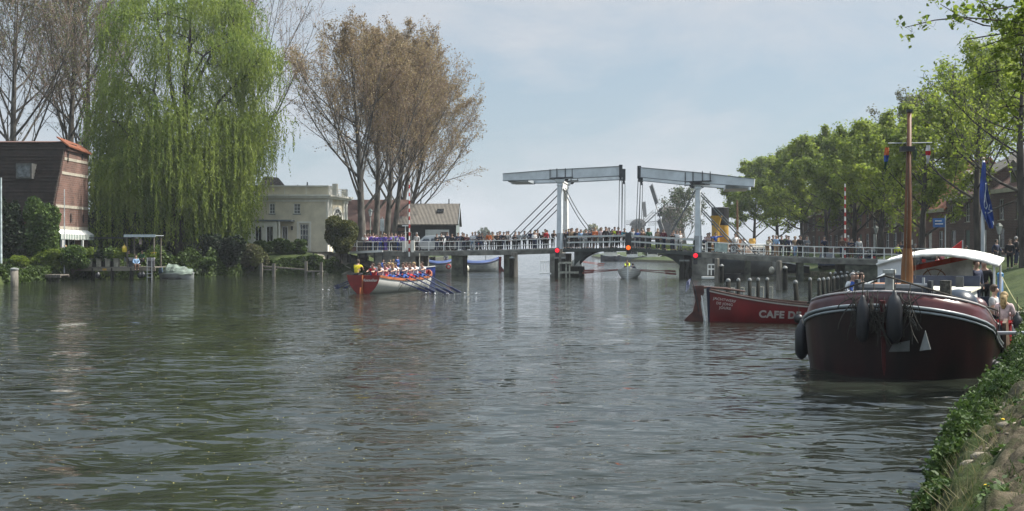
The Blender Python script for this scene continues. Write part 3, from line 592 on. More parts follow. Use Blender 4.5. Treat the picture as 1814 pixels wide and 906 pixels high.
def undergrowth():
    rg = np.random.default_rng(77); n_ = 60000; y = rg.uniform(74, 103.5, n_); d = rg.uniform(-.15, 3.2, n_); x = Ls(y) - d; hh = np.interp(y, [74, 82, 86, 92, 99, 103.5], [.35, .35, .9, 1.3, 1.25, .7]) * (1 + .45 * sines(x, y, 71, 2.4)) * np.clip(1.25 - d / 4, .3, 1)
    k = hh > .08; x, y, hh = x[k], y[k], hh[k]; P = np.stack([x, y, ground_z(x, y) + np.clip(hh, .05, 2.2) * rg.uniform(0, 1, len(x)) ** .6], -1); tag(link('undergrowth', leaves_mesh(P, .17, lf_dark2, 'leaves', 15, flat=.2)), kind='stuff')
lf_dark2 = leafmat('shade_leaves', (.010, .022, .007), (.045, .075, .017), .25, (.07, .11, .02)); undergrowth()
# ---- far trees
for k, (px, Y, h, rad, lm, lab) in enumerate([(860, 520, 12, 5.0, lf_far, 'distant round pale green tree above the left part of the bridge rail'), (1050, 480, 13, 5.5, lf_olive, 'distant bare round tree above the people on the left bridge leaf'), (1018, 620, 9, 6, lf_olive, 'distant low bare tree left of the round one behind the bridge')]):
    x = XX(px, Y); tree('distant_tree', lab, 'tree', (x, Y, .9), 120 + k, h, .3, lime_env(rad, .1), lm, .55, 5, .35, .03, barkdk if k else bark, bark, group='distant trees', n1=12, n2=7, n3=5, t0=.18, up=.4)
x = XX(1208, 205); tree('distant_tree', 'brownish green bushy tree in front of the windmill, left of the right bridge tower', 'tree', (x, 205, .9), 130, 13.5, .35, pop_env(5.2, .6), lf_far, .26, 3, .4, .03, barkwarm, bark, group='trees beyond the bridge', n1=16, n2=9, n3=6, t0=.15, up=.6)
for k, (px, Y, wd, h, lm, lab) in enumerate([(1165, 215, 7, 3.0, lf_mid, 'green shrubs under the small windmill behind the right bridge leaf'), (1215, 200, 6, 3.0, lf_mid, 'green shrubs below the bushy tree left of the right bridge tower'), (1268, 190, 6, 4.6, lf_far, 'tall pale shrubs between the right bridge tower and the yellow funnel'), (1300, 180, 5, 3.4, lf_mid, 'green shrubs behind the yellow funnel')]):
    x = XX(px, Y); shrub('shrub', lab, (x, Y, .8), (wd * .5, 2, h * .5), 6000, .34, lm, 40 + k, 12, group='shrubs beyond the bridge')
# ================================================================== BUILDINGS
def wall_holes(mb, w_, h_, holes, depth=.18, y=0.0):
    """front wall sheet in local x,z at y with true openings and jambs; holes = (x0,z0,x1,z1)"""
    xs_ = sorted({0, w_} | {q[0] for q in holes} | {q[2] for q in holes}); zs = sorted({0, h_} | {q[1] for q in holes} | {q[3] for q in holes})
    for i in range(len(xs_) - 1):
        for j in range(len(zs) - 1):
            cx, cz = (xs_[i] + xs_[i + 1]) / 2, (zs[j] + zs[j + 1]) / 2
            if any(q[0] < cx < q[2] and q[1] < cz < q[3] for q in holes): continue
            mb.quad((xs_[i], y, zs[j]), (xs_[i + 1], y, zs[j]), (xs_[i + 1], y, zs[j + 1]), (xs_[i], y, zs[j + 1]))
    for x0, z0, x1, z1 in holes:
        d = y + depth
        mb.quad((x0, y, z0), (x0, d, z0), (x0, d, z1), (x0, y, z1)); mb.quad((x1, y, z1), (x1, d, z1), (x1, d, z0), (x1, y, z0))
        mb.quad((x0, y, z1), (x0, d, z1), (x1, d, z1), (x1, y, z1)); mb.quad((x1, y, z0), (x1, d, z0), (x0, d, z0), (x0, y, z0))
def window(root, x0, z0, x1, z1, y=0.0, depth=.14, fm=None, bars=(1, 1), sill=None, name='window', fw=.07, dark=None, M4=None):
    """frame with glazing bars (part), pane and sill (sub-parts)"""
    fm = fm or white; mb = MB(); d = y + depth - .03; t = .05
    mb.bb((x0, d, z0), (x0 + fw, d + t, z1)); mb.bb((x1 - fw, d, z0), (x1, d + t, z1)); mb.bb((x0 + fw, d, z0), (x1 - fw, d + t, z0 + fw)); mb.bb((x0 + fw, d, z1 - fw), (x1 - fw, d + t, z1))
    for i in range(bars[0]):
        x = lerp(x0, x1, (i + 1) / (bars[0] + 1)); mb.bb((x - .022, d + .004, z0 + fw), (x + .022, d + t - .004, z1 - fw))
    for i in range(bars[1]):
        z = lerp(z0, z1, (i + 1) / (bars[1] + 1)); mb.bb((x0 + fw, d + .008, z - .022), (x1 - fw, d + t - .008, z + .022))
    gb = MB().bb((x0 + fw * .6, d + .026, z0 + fw * .6), (x1 - fw * .6, d + .034, z1 - fw * .6))
    sb = MB().bb((x0 - .08, y - .07, z0 - .09), (x1 + .08, y + depth - .02, z0 - .005)) if sill else None
    if M4 is not None:
        for q in (mb, gb, sb):
            if q: q.v = [tuple(M4 @ Vector(p)) for p in q.v]
    o = mb.build(name, fm, root); gb.build('pane', dark or glass, o)
    if sb: sb.build('sill', sill, o)
    return o
brickA = brickmat('red_brown_brick', (.20, .085, .055), (.15, .07, .05), (.22, .20, .17), rot=(R(90), 0, 0), bw=.44, bh=.15)
brickAx = brickmat('tower_brick', (.165, .085, .064), (.115, .062, .048), (.19, .165, .14), rot=(R(90), 0, R(90)), bw=.5, bh=.19)
brickB = brickmat('dark_house_brick', (.11, .06, .045), (.085, .05, .04), (.16, .15, .13), rot=(R(90), 0, 0), bw=.44, bh=.15)
brickC = brickmat('red_house_brick', (.19, .08, .055), (.15, .065, .05), (.2, .18, .15), rot=(R(90), 0, 0), bw=.44, bh=.15)
tileR = wavemat('orange_roof_tiles', (.50, .15, .055), (.27, .09, .045), 9.0, 'X', .7, .8, .05)
tileRy = wavemat('orange_roof_tiles_across', (.38, .12, .05), (.22, .075, .04), 11.0, 'Y', .7, .8, .05)
tileD = wavemat('dark_roof_tiles', (.085, .058, .042), (.018, .017, .014), 3.2, 'Z', .85, 1.0, .12)
tileP = wavemat('old_red_roof_tiles', (.16, .075, .055), (.085, .05, .04), 5.5, 'X', .75, .8, .05)
tileG = wavemat('grey_brown_roof_tiles', (.19, .17, .14), (.075, .07, .062), 1.75, 'X', .8, 1.0, .12)
thatch = mat('thatch', (.085, .075, .065), .95, .3, 6, bump=.8, bscale=30)
stoneband = mat('stone_band', (.34, .31, .25), .8, .12, 3)
iron = mat('iron_anchor', (.02, .02, .02), .7, .2, 4)
def gableroof(mb, w_, d_, ez, rz_, ov=.25, th=.14):
    """ridge parallel to local x"""
    y0, y1, ym = -ov, d_ + ov, d_ / 2; k = (rz_ - ez) / (d_ / 2); e = ez - ov * k
    mb.prism([(-ov, y0, e), (-ov, ym, rz_), (-ov, y1, e), (-ov, y1, e + th), (-ov, ym, rz_ + th), (-ov, y0, e + th)], (0, 0, 0), (w_ + 2 * ov, 0, 0))
# ---------------- brick tower house on the left
def tower_house():
    base = W(92, 470, 86.5); gx, gy = -40.1, 86.5; z0 = .95
    rt = thing('tower_house', 'brown brick house with tapering gable, stone bands and an orange tiled top', 'house', (gx, gy, z0))
    D = 6.9                              # depth of gable along +Y
    ht = ZZ(262, 90) - z0                # top of gable brickwork
    # gable wall faces +X: tapered on the near (-Y) side
    def near(z): return 0.0 if z < 4.9 else (z - 4.9) / (ht - 4.9) * 2.35
    mb = MB(); zs = [0, 3.95, 4.9, ht]
    dy0, dy1, dz1 = .7, 4.3, 3.0
    def q(ya, yb, za, zb):
        mb.quad((0, max(ya, near(za)) if ya == 0 else ya, za), (0, yb, za), (0, yb, zb), (0, max(ya, near(zb)) if ya == 0 else ya, zb))
    q(0, dy0, 0, dz1); q(dy1, D, 0, dz1); q(0, D, dz1, 3.95); q(0, D, 3.95, 4.9); q(0, D, 4.9, ht)
    mb.quad((0, dy0, 0), (0, dy0, dz1), (-.25, dy0, dz1), (-.25, dy0, 0)); mb.quad((0, dy1, 0), (-.25, dy1, 0), (-.25, dy1, dz1), (0, dy1, dz1)); mb.quad((0, dy0, dz1), (0, dy1, dz1), (-.25, dy1, dz1), (-.25, dy0, dz1))
    mb.quad((0, D, 0), (-.5, D, 0), (-.5, D, ht), (0, D, ht)); mb.quad((0, near(ht), ht), (0, D, ht), (-.5, D, ht), (-.5, near(ht), ht))
    mb.quad((0, 0, 4.9), (0, near(ht), ht), (-.5, near(ht), ht), (-.5, 0, 4.9)); mb.quad((0, 0, 0), (0, 0, 4.9), (-.5, 0, 4.9), (-.5, 0, 0))
    mb.build('gable_wall', brickAx, rt)
    s = MB()
    for z in (3.45, 5.35, 8.35, 9.65): s.bb((.002, near(z + .25) + .01, z), (.045, D - .01, z + .26))
    s.build('stone_band', stoneband, rt)
    a = MB()
    for yy, z in ((2.6, 9.5), (5.6, 10.0), (2.7, 10.1), (.9, 4.1), (3.2, 4.1), (5.8, 4.1)): a.bb((.05, yy - .06, z), (.09, yy + .06, z + .8)); a.bb((.05, yy - .15, z + .2), (.085, yy + .15, z + .3))
    a.build('wall_anchor', iron, rt)
    # front wall below the eaves, facing the river bend
    fw_ = 22.0; mb = MB(); holes = [(fw_ - 6.2, 2.6, fw_ - 4.6, 4.4), (fw_ - 6.2, .7, fw_ - 4.6, 2.35), (fw_ - 10, .7, fw_ - 8.2, 2.4), (fw_ - 3.2, .7, fw_ - 1.6, 2.4)]
    wall_holes(mb, fw_, 5.0, holes); mb.v = [(p[0] - fw_, p[1] + .002, p[2]) for p in mb.v]
    mb.build('front_wall', brickA, rt)
    T = Matrix.Translation((-fw_, .002, 0))
    for hq in holes: window(rt, *hq, bars=(1, 1), sill=stoneband, M4=T, fm=mat('dull_white_frame', (.38, .37, .34), .6, .15, 3))
    MB().bb((-fw_, -.1, 4.62), (-.01, -.003, 4.9)).build('gutter_board', mat('pale_board', (.30, .29, .26), .7, .2, 3), rt)
    ridge = ht + .35
    rf = MB(); rf.prism([(0, -.35, 4.75), (0, 2.35, ridge), (0, 4.6, ridge), (0, 7.2, 4.75), (0, 7.2, 4.6), (0, 4.5, ridge - .15), (0, 2.45, ridge - .15), (0, -.35, 4.6)], (-fw_, 0, 0), (-.05, 0, 0))
    roof = rf.build('roof', tileD, rt)
    MB().prism([(0, 2.1, ridge + .01), (0, 3.5, ridge + .25), (0, 4.9, ridge + .01)], (-fw_, 0, 0), (-.6, 0, 0)).build('ridge_tiles', tileP, roof)
    # courses of tiles as thin steps
    cs = MB(); n_ = 20; rq = random.Random(3)
    for i in range(n_):
        f = i / n_; y = lerp(-.35, 2.35, f); z = lerp(4.76, ridge + .01, f)
        for k_ in range(11): cs.box((-fw_ + 2 * k_ + .97, y - .02 + rq.uniform(-.03, .03), z + .02), (1.97, .16, .07 + rq.uniform(0, .05)))
    cs.build('tile_courses', tileD, roof)
    # dormer light in the steep roof
    f = .48; y = lerp(-.35, 2.35, f) - .1; z = lerp(4.75, ridge, f)
    dm = MB().bb((-3.6, y - .35, z), (-2.2, y + .9, z + 1.35)).build('dormer', mat('lead', (.07, .07, .065), .6, .2, 3), rt)
    MB().bb((-3.45, y - .40, z + .15), (-2.35, y - .36, z + 1.15)).build('window', mat('cloudy_pane', (.12, .13, .135), .2, .3, 3), dm)
    # tiled coping on top of the gable
    c = MB(); c.prism([(.35, near(ht) - .25, ht - .05), (.35, D + .25, ht - .35), (-.75, D + .25, ht + .45), (-.75, near(ht) - .25, ht + .75)], (0, 0, 0), (0, 0, .14)); c.build('coping', tileRy, rt)
    for i in range(18): yy = lerp(near(ht) + .05, D - .15, i / 17); MB().box((.12, yy, ht - .28), (.2, .12, .22)).build('brick_corbel', brickAx, rt)
    # awning, door and posts
    aw = MB(); ys_ = np.linspace(-.05, D - .1, 2)
    aw.prism([(.02, 0, 3.42), (.60, 0, 3.02), (.60, 0, 2.96), (.02, 0, 3.36)], (0, -.05, 0), (0, D - .1, 0)); ao = aw.build('awning', white, rt)
    st = bpy.data.materials.new('awning_stripes'); st.use_nodes = True; t = st.node_tree; b = t.nodes['Principled BSDF']; tcn = t.nodes.new('ShaderNodeTexCoord'); wv = t.nodes.new('ShaderNodeTexWave'); wv.bands_direction = 'Y'; wv.inputs['Scale'].default_value = .95
    rp_ = t.nodes.new('ShaderNodeValToRGB'); rp_.color_ramp.interpolation = 'CONSTANT'; rp_.color_ramp.elements[1].position = .5; rp_.color_ramp.elements[0].color = (.10, .17, .15, 1); rp_.color_ramp.elements[1].color = (.7, .7, .66, 1)
    t.links.new(tcn.outputs['Object'], wv.inputs['Vector']); t.links.new(wv.outputs['Fac'], rp_.inputs[0]); t.links.new(rp_.outputs[0], b.inputs['Base Color'])
    v = MB(); nn = 44
    for i in range(nn):
        ya, yb = lerp(-.05, D - .1, i / nn), lerp(-.05, D - .1, (i + 1) / nn); o_ = .012 * (i % 2); v.bb((.595 + o_, ya, 2.5 + .06 * (i % 2)), (.612 + o_, yb, 3.0))
    v.build('valance', st, ao)
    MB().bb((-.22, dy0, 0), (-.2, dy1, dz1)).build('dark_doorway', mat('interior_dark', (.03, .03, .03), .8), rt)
    for y0_, y1_ in ((dy0 + .02, dy0 + 1.1), (dy0 + 1.15, dy0 + 2.3), (dy0 + 2.35, dy1 - .02)):
        m_ = MB(); fw2 = .08; m_.bb((-.14, y0_, .02), (-.07, y0_ + fw2, dz1 - .03)); m_.bb((-.14, y1_ - fw2, .02), (-.07, y1_, dz1 - .03)); m_.bb((-.14, y0_ + fw2, dz1 - .15), (-.07, y1_ - fw2, dz1 - .03)); m_.bb((-.14, y0_ + fw2, .02), (-.07, y1_ - fw2, .35))
        dd = m_.build('glass_door', white, rt); MB().bb((-.11, y0_ + .06, .3), (-.1, y1_ - .06, dz1 - .1)).build('pane', glass, dd)
    for yy in (.45, 4.55): MB().bb((.42, yy - .09, -.02), (.58, yy + .09, 2.98)).build('post', white, rt)
    MB().bb((-fw_, 7.0, 0), (-.52, 7.15, 4.7)).build('back_wall', brickA, rt)
tower_house()
# ---------------- cream house
def cream_house():
    z0 = 1.6; x0, y0 = -30.0, 108.5; wdt = 9.6; D = 8.0; hb = ZZ(352, 108.5) - z0
    rt = thing('cream_house', 'cream rendered flat topped villa with cornice and arched window behind the round clipped tree', 'house', (x0, y0, z0))
    def lx(px, Y=108.5): return XX(px, Y) - x0
    def lz(py, Y=108.5): return ZZ(py, Y) - z0
    holes = [(lx(520), lz(379), lx(532), lz(361)), (lx(477), lz(379), lx(487), lz(361)), (lx(530), lz(438), lx(547), lz(396)), (lx(499), lz(438), lx(510), lz(401))]
    mb = MB(); wall_holes(mb, wdt, hb, holes, .2); mb.quad((0, 0, 0), (0, 0, hb), (0, D, hb), (0, D, 0)); mb.quad((wdt, D, 0), (wdt, D, hb), (0, D, hb), (0, D, 0))
    mb.build('front_wall', cream, rt)
    window(rt, *holes[0], bars=(1, 2), sill=mat('blue_sill', (.12, .16, .17), .5, .1, 3), dark=mat('louvre', (.14, .15, .14), .6, .2, 8))
    window(rt, *holes[1], bars=(1, 2), sill=MATS['blue_sill'], dark=MATS['louvre'])
    window(rt, *holes[2], bars=(2, 3), sill=creamtrim, fm=creamtrim, fw=.13)
    window(rt, *holes[3], bars=(1, 0), sill=creamtrim, fm=white, fw=.12)
    # surround and cornices
    c = MB(); c.bb((-.2, -.35, hb), (wdt + .35, D, hb + .22)); c.bb((-.2, -.5, hb + .22), (wdt + .5, D, hb + .42)); c.bb((-.1, -.02, hb - .35), (wdt + .05, -.1, hb - .12)); c.build('cornice', creamtrim, rt)
    p = MB(); p.bb((-.1, -.2, hb + .42), (wdt + .2, .1, hb + 1.28)); p.build('parapet', cream, rt)
    MB().bb((-.15, -.3, hb + 1.28), (wdt + .3, .2, hb + 1.42)).build('parapet_cap', creamtrim, rt)
    pl = MB()
    for xx in (lx(460), lx(505), lx(543)): pl.bb((xx - .03, -.225, hb + .44), (xx + .03, -.2, hb + 1.26))
    pl.build('panel_strip', creamtrim, rt)
    fs = MB(); fs.bb((lx(526), -.09, 0), (lx(529.5), 0 - .005, holes[2][3] + .2)); fs.bb((lx(548), -.09, 0), (lx(551), -.005, holes[2][3] + .2)); fs.bb((lx(529.7), -.088, holes[2][3] + .02), (lx(547.8), -.005, holes[2][3] + .2)); fs.build('window_surround', creamtrim, rt)
    # bay with blue-grey flat roof on the left
    bz = lz(393); b = MB(); b.bb((lx(440), -1.7, bz), (lx(522), -.01, bz + .16)); b.build('bay_roof', mat('lead_blue', (.13, .16, .18), .5, .15, 3), rt)
    bw = MB(); bx0, bx1 = lx(444), lx(497); bh = [(lx(457) - bx0, .15, lx(470) - bx0, bz - .5), (lx(477) - bx0, .15, lx(490) - bx0, bz - .5)]
    wall_holes(bw, bx1 - bx0, bz, bh, .15); bw.quad((bx1 - bx0, 0, 0), (bx1 - bx0, 1.49, 0), (bx1 - bx0, 1.49, bz), (bx1 - bx0, 0, bz)); bw.v = [(q[0] + bx0, q[1] - 1.5, q[2]) for q in bw.v]; bw.build('bay_wall', creamtrim, rt)
    for q in bh: window(rt, *q, bars=(1, 0), fm=white, M4=Matrix.Translation((bx0, -1.5, 0)), fw=.1)
    MB().tube([(lx(500), -1.5, 0), (lx(500), -1.5, bz)], .12, 10).build('bay_column', creamtrim, rt)
    MB().bb((lx(516), -.18, lz(408)), (lx(519), -.01, lz(401))).build('wall_lamp', dkmetal, rt)
    # right wing: bright front facing the road, slightly turned, with arched window
    wx = wdt + .001; ang = math.atan2(7.0, 1.6); ww = 5.8
    xr = Vector((math.cos(ang), math.sin(ang), 0))
    Mw = Matrix.Translation((wx, 0, 0)) @ Matrix.Rotation(ang, 4, 'Z')
    def wp(mb_): mb_.v = [tuple(Mw @ Vector(q)) for q in mb_.v]; return mb_
    m = MB(); wall_holes(m, ww, hb, [(1.9, .1, 3.9, 3.0)], .3); m.quad((ww, 0, 0), (ww, 3, 0), (ww, 3, hb), (ww, 0, hb)); wp(m).build('side_wall', cream, rt)
    m = MB(); m.bb((1.9, .2, .1), (3.9, .27, 3.0)); wp(m).build('door', mat('dark_door', (.03, .05, .05), .4), rt)
    for xx in (.02, .75, 4.55, 5.25): m = MB(); m.bb((xx, -.16, 0), (xx + .5, -.005, hb - .3)); m.bb((xx - .06, -.22, hb - .32), (xx + .56, -.006, hb - .02)); wp(m).build('pilaster', creamtrim, rt)
    m = MB(); m.bb((-.1, -.4, hb + .001), (ww + .4, 2, hb + .221)); m.bb((-.1, -.6, hb + .223), (ww + .6, 2, hb + .423)); wp(m).build('cornice', creamtrim, rt)
    m = MB(); m.bb((0, -.3, hb + .425), (1.0, .2, hb + 1.4)); m.bb((4.8, -.3, hb + .425), (5.4, .2, hb + 1.3)); m.bb((2.0, -.34, hb + .425), (2.5, .16, hb + 1.75))
    for i in range(4): m.bb((2.55, -.2, hb + .55 + i * .2), (4.75, -.12, hb + .65 + i * .2))
    wp(m).build('balustrade', creamtrim, rt)
    # arched fanlight
    m = MB(); cx, cz = 2.9, 4.25
    for rr0, rr1 in ((1.25, 1.5), (.7, .82)):
        for i in range(14):
            a0, a1 = math.pi * i / 14, math.pi * (i + 1) / 14
            m.prism([(cx + rr0 * math.cos(a0), 0, cz + rr0 * math.sin(a0)), (cx + rr1 * math.cos(a0), 0, cz + rr1 * math.sin(a0)), (cx + rr1 * math.cos(a1), 0, cz + rr1 * math.sin(a1)), (cx + rr0 * math.cos(a1), 0, cz + rr0 * math.sin(a1))], (0, -.14, 0), (0, -.004, 0))
    for i in range(1, 6): a = math.pi * i / 6; m.bar((cx + .8 * math.cos(a), -.05, cz + .8 * math.sin(a)), (cx + 1.28 * math.cos(a), -.05, cz + 1.28 * math.sin(a)), .06, .06)
    m.bb((cx - 1.5, -.14, cz - .12), (cx + 1.5, -.004, cz)); fo = wp(m).build('arched_window', creamtrim, rt)
    m = MB(); m.prism([(cx + 1.26 * math.cos(math.pi * i / 14), 0, cz + 1.26 * math.sin(math.pi * i / 14)) for i in range(15)], (0, -.03, 0), (0, -.003, 0)); wp(m).build('pane', glass, fo)
    # thatched roof behind, chimney stubs
    r = MB(); X0, X1 = lx(452, 116), lx(512, 116); yb = 6; za = hb + .6; zt = lz(314, 118); r.add([(X0, yb, za), (X1, yb, za), (X1, yb + 5, za), (X0, yb + 5, za), (lx(474, 118), yb + 2.2, zt), (lx(496, 118), yb + 2.2, zt - .15), (lx(496, 118), yb + 2.8, zt - .15), (lx(474, 118), yb + 2.8, zt)], [(0, 1, 5, 4), (1, 2, 6, 5), (2, 3, 7, 6), (3, 0, 4, 7), (4, 5, 6, 7)]); r.build('roof', thatch, rt)
    for px, hh in ((529, .5), (546, .8)): MB().lathe([(.16, 0), (.16, hh * .5), (.08, hh * .6), (.06, hh)], (lx(px, 112), 3.0, hb + 1.2), 8).build('roof_vent', dkmetal, rt)
    MB().bb((.02, .3, hb - .02), (wdt, D, hb + .9)).build('roof_deck', mat('roof_felt', (.09, .09, .09), .9, .2, 2), rt)
cream_house()
# ---------------- low red roofed house behind the poplars
def simple_house(name, label, loc, rz, w_, d_, ez, rz_, wallm, roofm, wins=(), cat='house', group=None, gable_m=None, doors=(), sillm=None, fm=None, chimney=None):
    rt = thing(name, label, cat, loc, rz, group); mb = MB(); wall_holes(mb, w_, ez, [q[:4] for q in list(wins) + list(doors)], .16)
    mb.quad((0, d_, 0), (0, 0, 0), (0, 0, ez), (0, d_, ez)); mb.quad((w_, 0, 0), (w_, d_, 0), (w_, d_, ez), (w_, 0, ez)); mb.quad((w_, d_, 0), (0, d_, 0), (0, d_, ez), (w_, d_, ez))
    mb.add([(0, 0, ez), (0, d_, ez), (0, d_ / 2, rz_)], [(0, 1, 2)]); mb.add([(w_, 0, ez), (w_, d_ / 2, rz_), (w_, d_, ez)], [(0, 1, 2)])
    mb.build('wall', wallm, rt); r = MB(); gableroof(r, w_, d_, ez, rz_ + .02); ro = r.build('roof', roofm, rt)
    for q in wins: window(rt, *q[:4], bars=q[4] if len(q) > 4 else (1, 1), sill=sillm, fm=fm or white)
    for q in doors:
        MB().bb((q[0] + .06, .08, q[1]), (q[2] - .06, .14, q[3] - .06)).build('door', q[4] if len(q) > 4 else greyp, rt)
    if chimney is not None:
        c = MB().bb((chimney - .35, d_ / 2 - .3, rz_ - .5), (chimney + .35, d_ / 2 + .3, rz_ + .9)); c.bb((chimney - .4, d_ / 2 - .35, rz_ + .9), (chimney + .4, d_ / 2 + .35, rz_ + 1.0)); c.build('chimney', wallm, ro)
    return rt
simple_house('brick_house', 'red roofed brick house seen between the cream house and the poplar trunks', (XX(606, 128), 128, 2.0), 0, 8.0, 7, 3.2, 7.0, brickC, tileP, [(1, .9, 2.2, 2.4), (4.5, .9, 5.7, 2.4)])
# dark shed beyond the left bridge head
def shed():
    Y = 128; x0, x1 = XX(702, Y), XX(808, Y); z0 = 2.2; rt = thing('dark_shed', 'dark boarded shed with grey brown tiled roof behind the left bridge approach', 'shed', (x0, Y, z0)); w_ = x1 - x0; D = 8.6
    ez = ZZ(397, Y) - z0; rg = ZZ(362, Y + 3) - z0
    wall = wavemat('dark_boards', (.035, .036, .034), (.020, .021, .021), 5, 'X', .8, .5, .02)
    mb = MB(); holes = [(.6, 1.2, 2.0, 2.6), (w_ - 4.0, .8, w_ - .9, 2.9), (w_ - 7.2, 1.0, w_ - 5.0, 2.5)]; wall_holes(mb, w_, ez, holes, .1)
    mb.quad((0, D, 0), (0, 0, 0), (0, 0, ez), (0, D, ez)); mb.quad((w_, D, 0), (0, D, 0), (0, D, ez), (w_, D, ez)); mb.build('front_wall', wall, rt)
    g = MB(); g.quad((w_, 0, 0), (w_, D, 0), (w_, D, ez), (w_, 0, ez)); g.add([(w_, 0, ez), (w_, D, ez), (w_, D / 2, rg)], [(0, 1, 2)]); g.build('gable_wall', mat('grey_green_boards', (.16, .19, .18), .7, .15, 2), rt)
    r = MB(); gableroof(r, w_, D, ez, rg, .3); ro = r.build('roof', tileG, rt)
    MB().bar((w_ + .32, -.3, ez - .1), (w_ + .32, D / 2, rg + .1), .06, .3).build('barge_board', mat('pale_edge', (.3, .33, .34), .6), ro)
    for xx in (3.6, 9.0): MB().tube([(w_ * .36 if xx < 5 else w_ - 1.2, D / 2, rg), (w_ * .36 if xx < 5 else w_ - 1.2, D / 2, rg + .75)], .08, 6).build('flue', dkmetal, ro)
    MB().box((w_ - 2.2, D * .28, rg - .9), (.9, .9, .08), rot=Matrix.Rotation(math.atan2(rg - ez, D / 2), 3, 'X')).build('roof_light', glass, ro)
    window(rt, *holes[0], bars=(1, 0), depth=.1); window(rt, *holes[2], bars=(1, 0), depth=.1, fm=mat('dull_frame', (.12, .13, .13), .6))
    MB().bb((holes[1][0], .02, holes[1][1]), (holes[1][2], .06, holes[1][3])).build('white_board', mat('pale_board_sign', (.62, .63, .62), .6, .12, 1.5), rt)
    MB().bb((holes[1][2] - 1.1, .005, 1.9), (holes[1][2] - .2, .018, 2.6)).build('poster', mat('dark_poster', (.22, .17, .15), .6, .4, 4), rt)
    MB().bb((w_ + .01, 1.2, 1.4), (w_ + .06, 2.2, 2.6)).build('window', mat('pale_shutter', (.4, .43, .41), .6), rt)
shed()
# ---------------- row of houses along the right quay, facing the river
hx = 45.2; yy = 80.0; rnd = random.Random(5)
HS = [(6.6, 6.9, 10.4, brickC, tileP, 'dark red brick house with white upper window at the right edge'),
      (6.2, 6.2, 9.4, brickB, tileP, 'dark brick house with pale cornice and tall windows right of the blue flag'),
      (3.6, 7.6, 10.2, brickB, tileG, 'narrow tall brick house directly behind the blue flag'),
      (6.4, 6.0, 9.2, brickB, tileP, 'dark brick house with pale fascia left of the blue flag'),
      (8.0, 4.9, 10.0, brickC, tileR, 'low brick house with a big orange red tiled roof behind the blue street sign'),
      (7.0, 6.0, 9.6, brickB, tileP, 'dark brick house right of the barge mast'),
      (6.6, 6.4, 9.8, brickB, tileP, 'dark brick house directly behind the barge mast'),
      (7.4, 5.9, 9.6, brickC, tileP, 'brick house between barge mast and striped barrier pole'),
      (7.0, 6.4, 10.0, brickB, tileP, 'brick house behind the right striped barrier pole'),
      (8.0, 6.0, 9.6, brickC, tileP, 'brick house seen below the lime crowns left of the striped barrier pole'),
      (8.0, 6.2, 9.8, brickB, tileP, 'farthest brick house of the quay row')]
frame_dull = mat('aged_white_frame', (.5, .5, .46), .5, .1, 3)
fascia = mat('pale_fascia', (.42, .40, .30), .6, .1, 3)
for k, (wd, ez, rg, wm_, rm_, lab) in enumerate(HS):
    nw = 3 if wd > 6.5 else (2 if wd > 4 else 1); wins = []; doors = []
    for i in range(nw):
        c = wd * (i + .5) / nw
        if i == (k % nw): doors.append((c - .5, 0, c + .5, 2.5, mat('door_green', (.03, .07, .05), .4) if k % 2 else mat('door_white', (.5, .5, .47), .4)))
        else: wins.append((c - .55, .7, c + .55, 2.5, (1, 1)))
        if ez > 5: wins.append((c - .5, 3.3, c + .5, 5.2, (1, 2)))
    rt = simple_house('brick_house', lab, (hx, yy + wd, 2.02), R(-90), wd, 9.0, ez, rg, wm_, rm_, wins, doors=doors, group='brick houses along the right quay', sillm=stoneband, fm=frame_dull, chimney=wd * .8)
    MB().bb((.03, -.28, ez - .42), (wd - .03, -.004, ez - .05)).build('fascia', fascia, rt)
    if k in (0, 1, 3, 5, 8):       # dormer
        c = wd / 2; dz = ez + .15; dr = MB(); dr.bb((c - .9, .5, dz), (c + .9, 3.2, dz + 1.7)); do = dr.build('dormer', frame_dull if k in (0, 3) else greyp, rt); MB().bb((c - .7, .46, dz + .3), (c + .7, .495, dz + 1.4)).build('window', glass, do)
        MB().prism([(c - 1.1, 0, dz + 1.7), (c + 1.1, 0, dz + 1.7), (c, 0, dz + 2.4)], (0, .3, 0), (0, 3.6, 0)).build('dormer_roof', tileG, do)
    yy += wd + .01
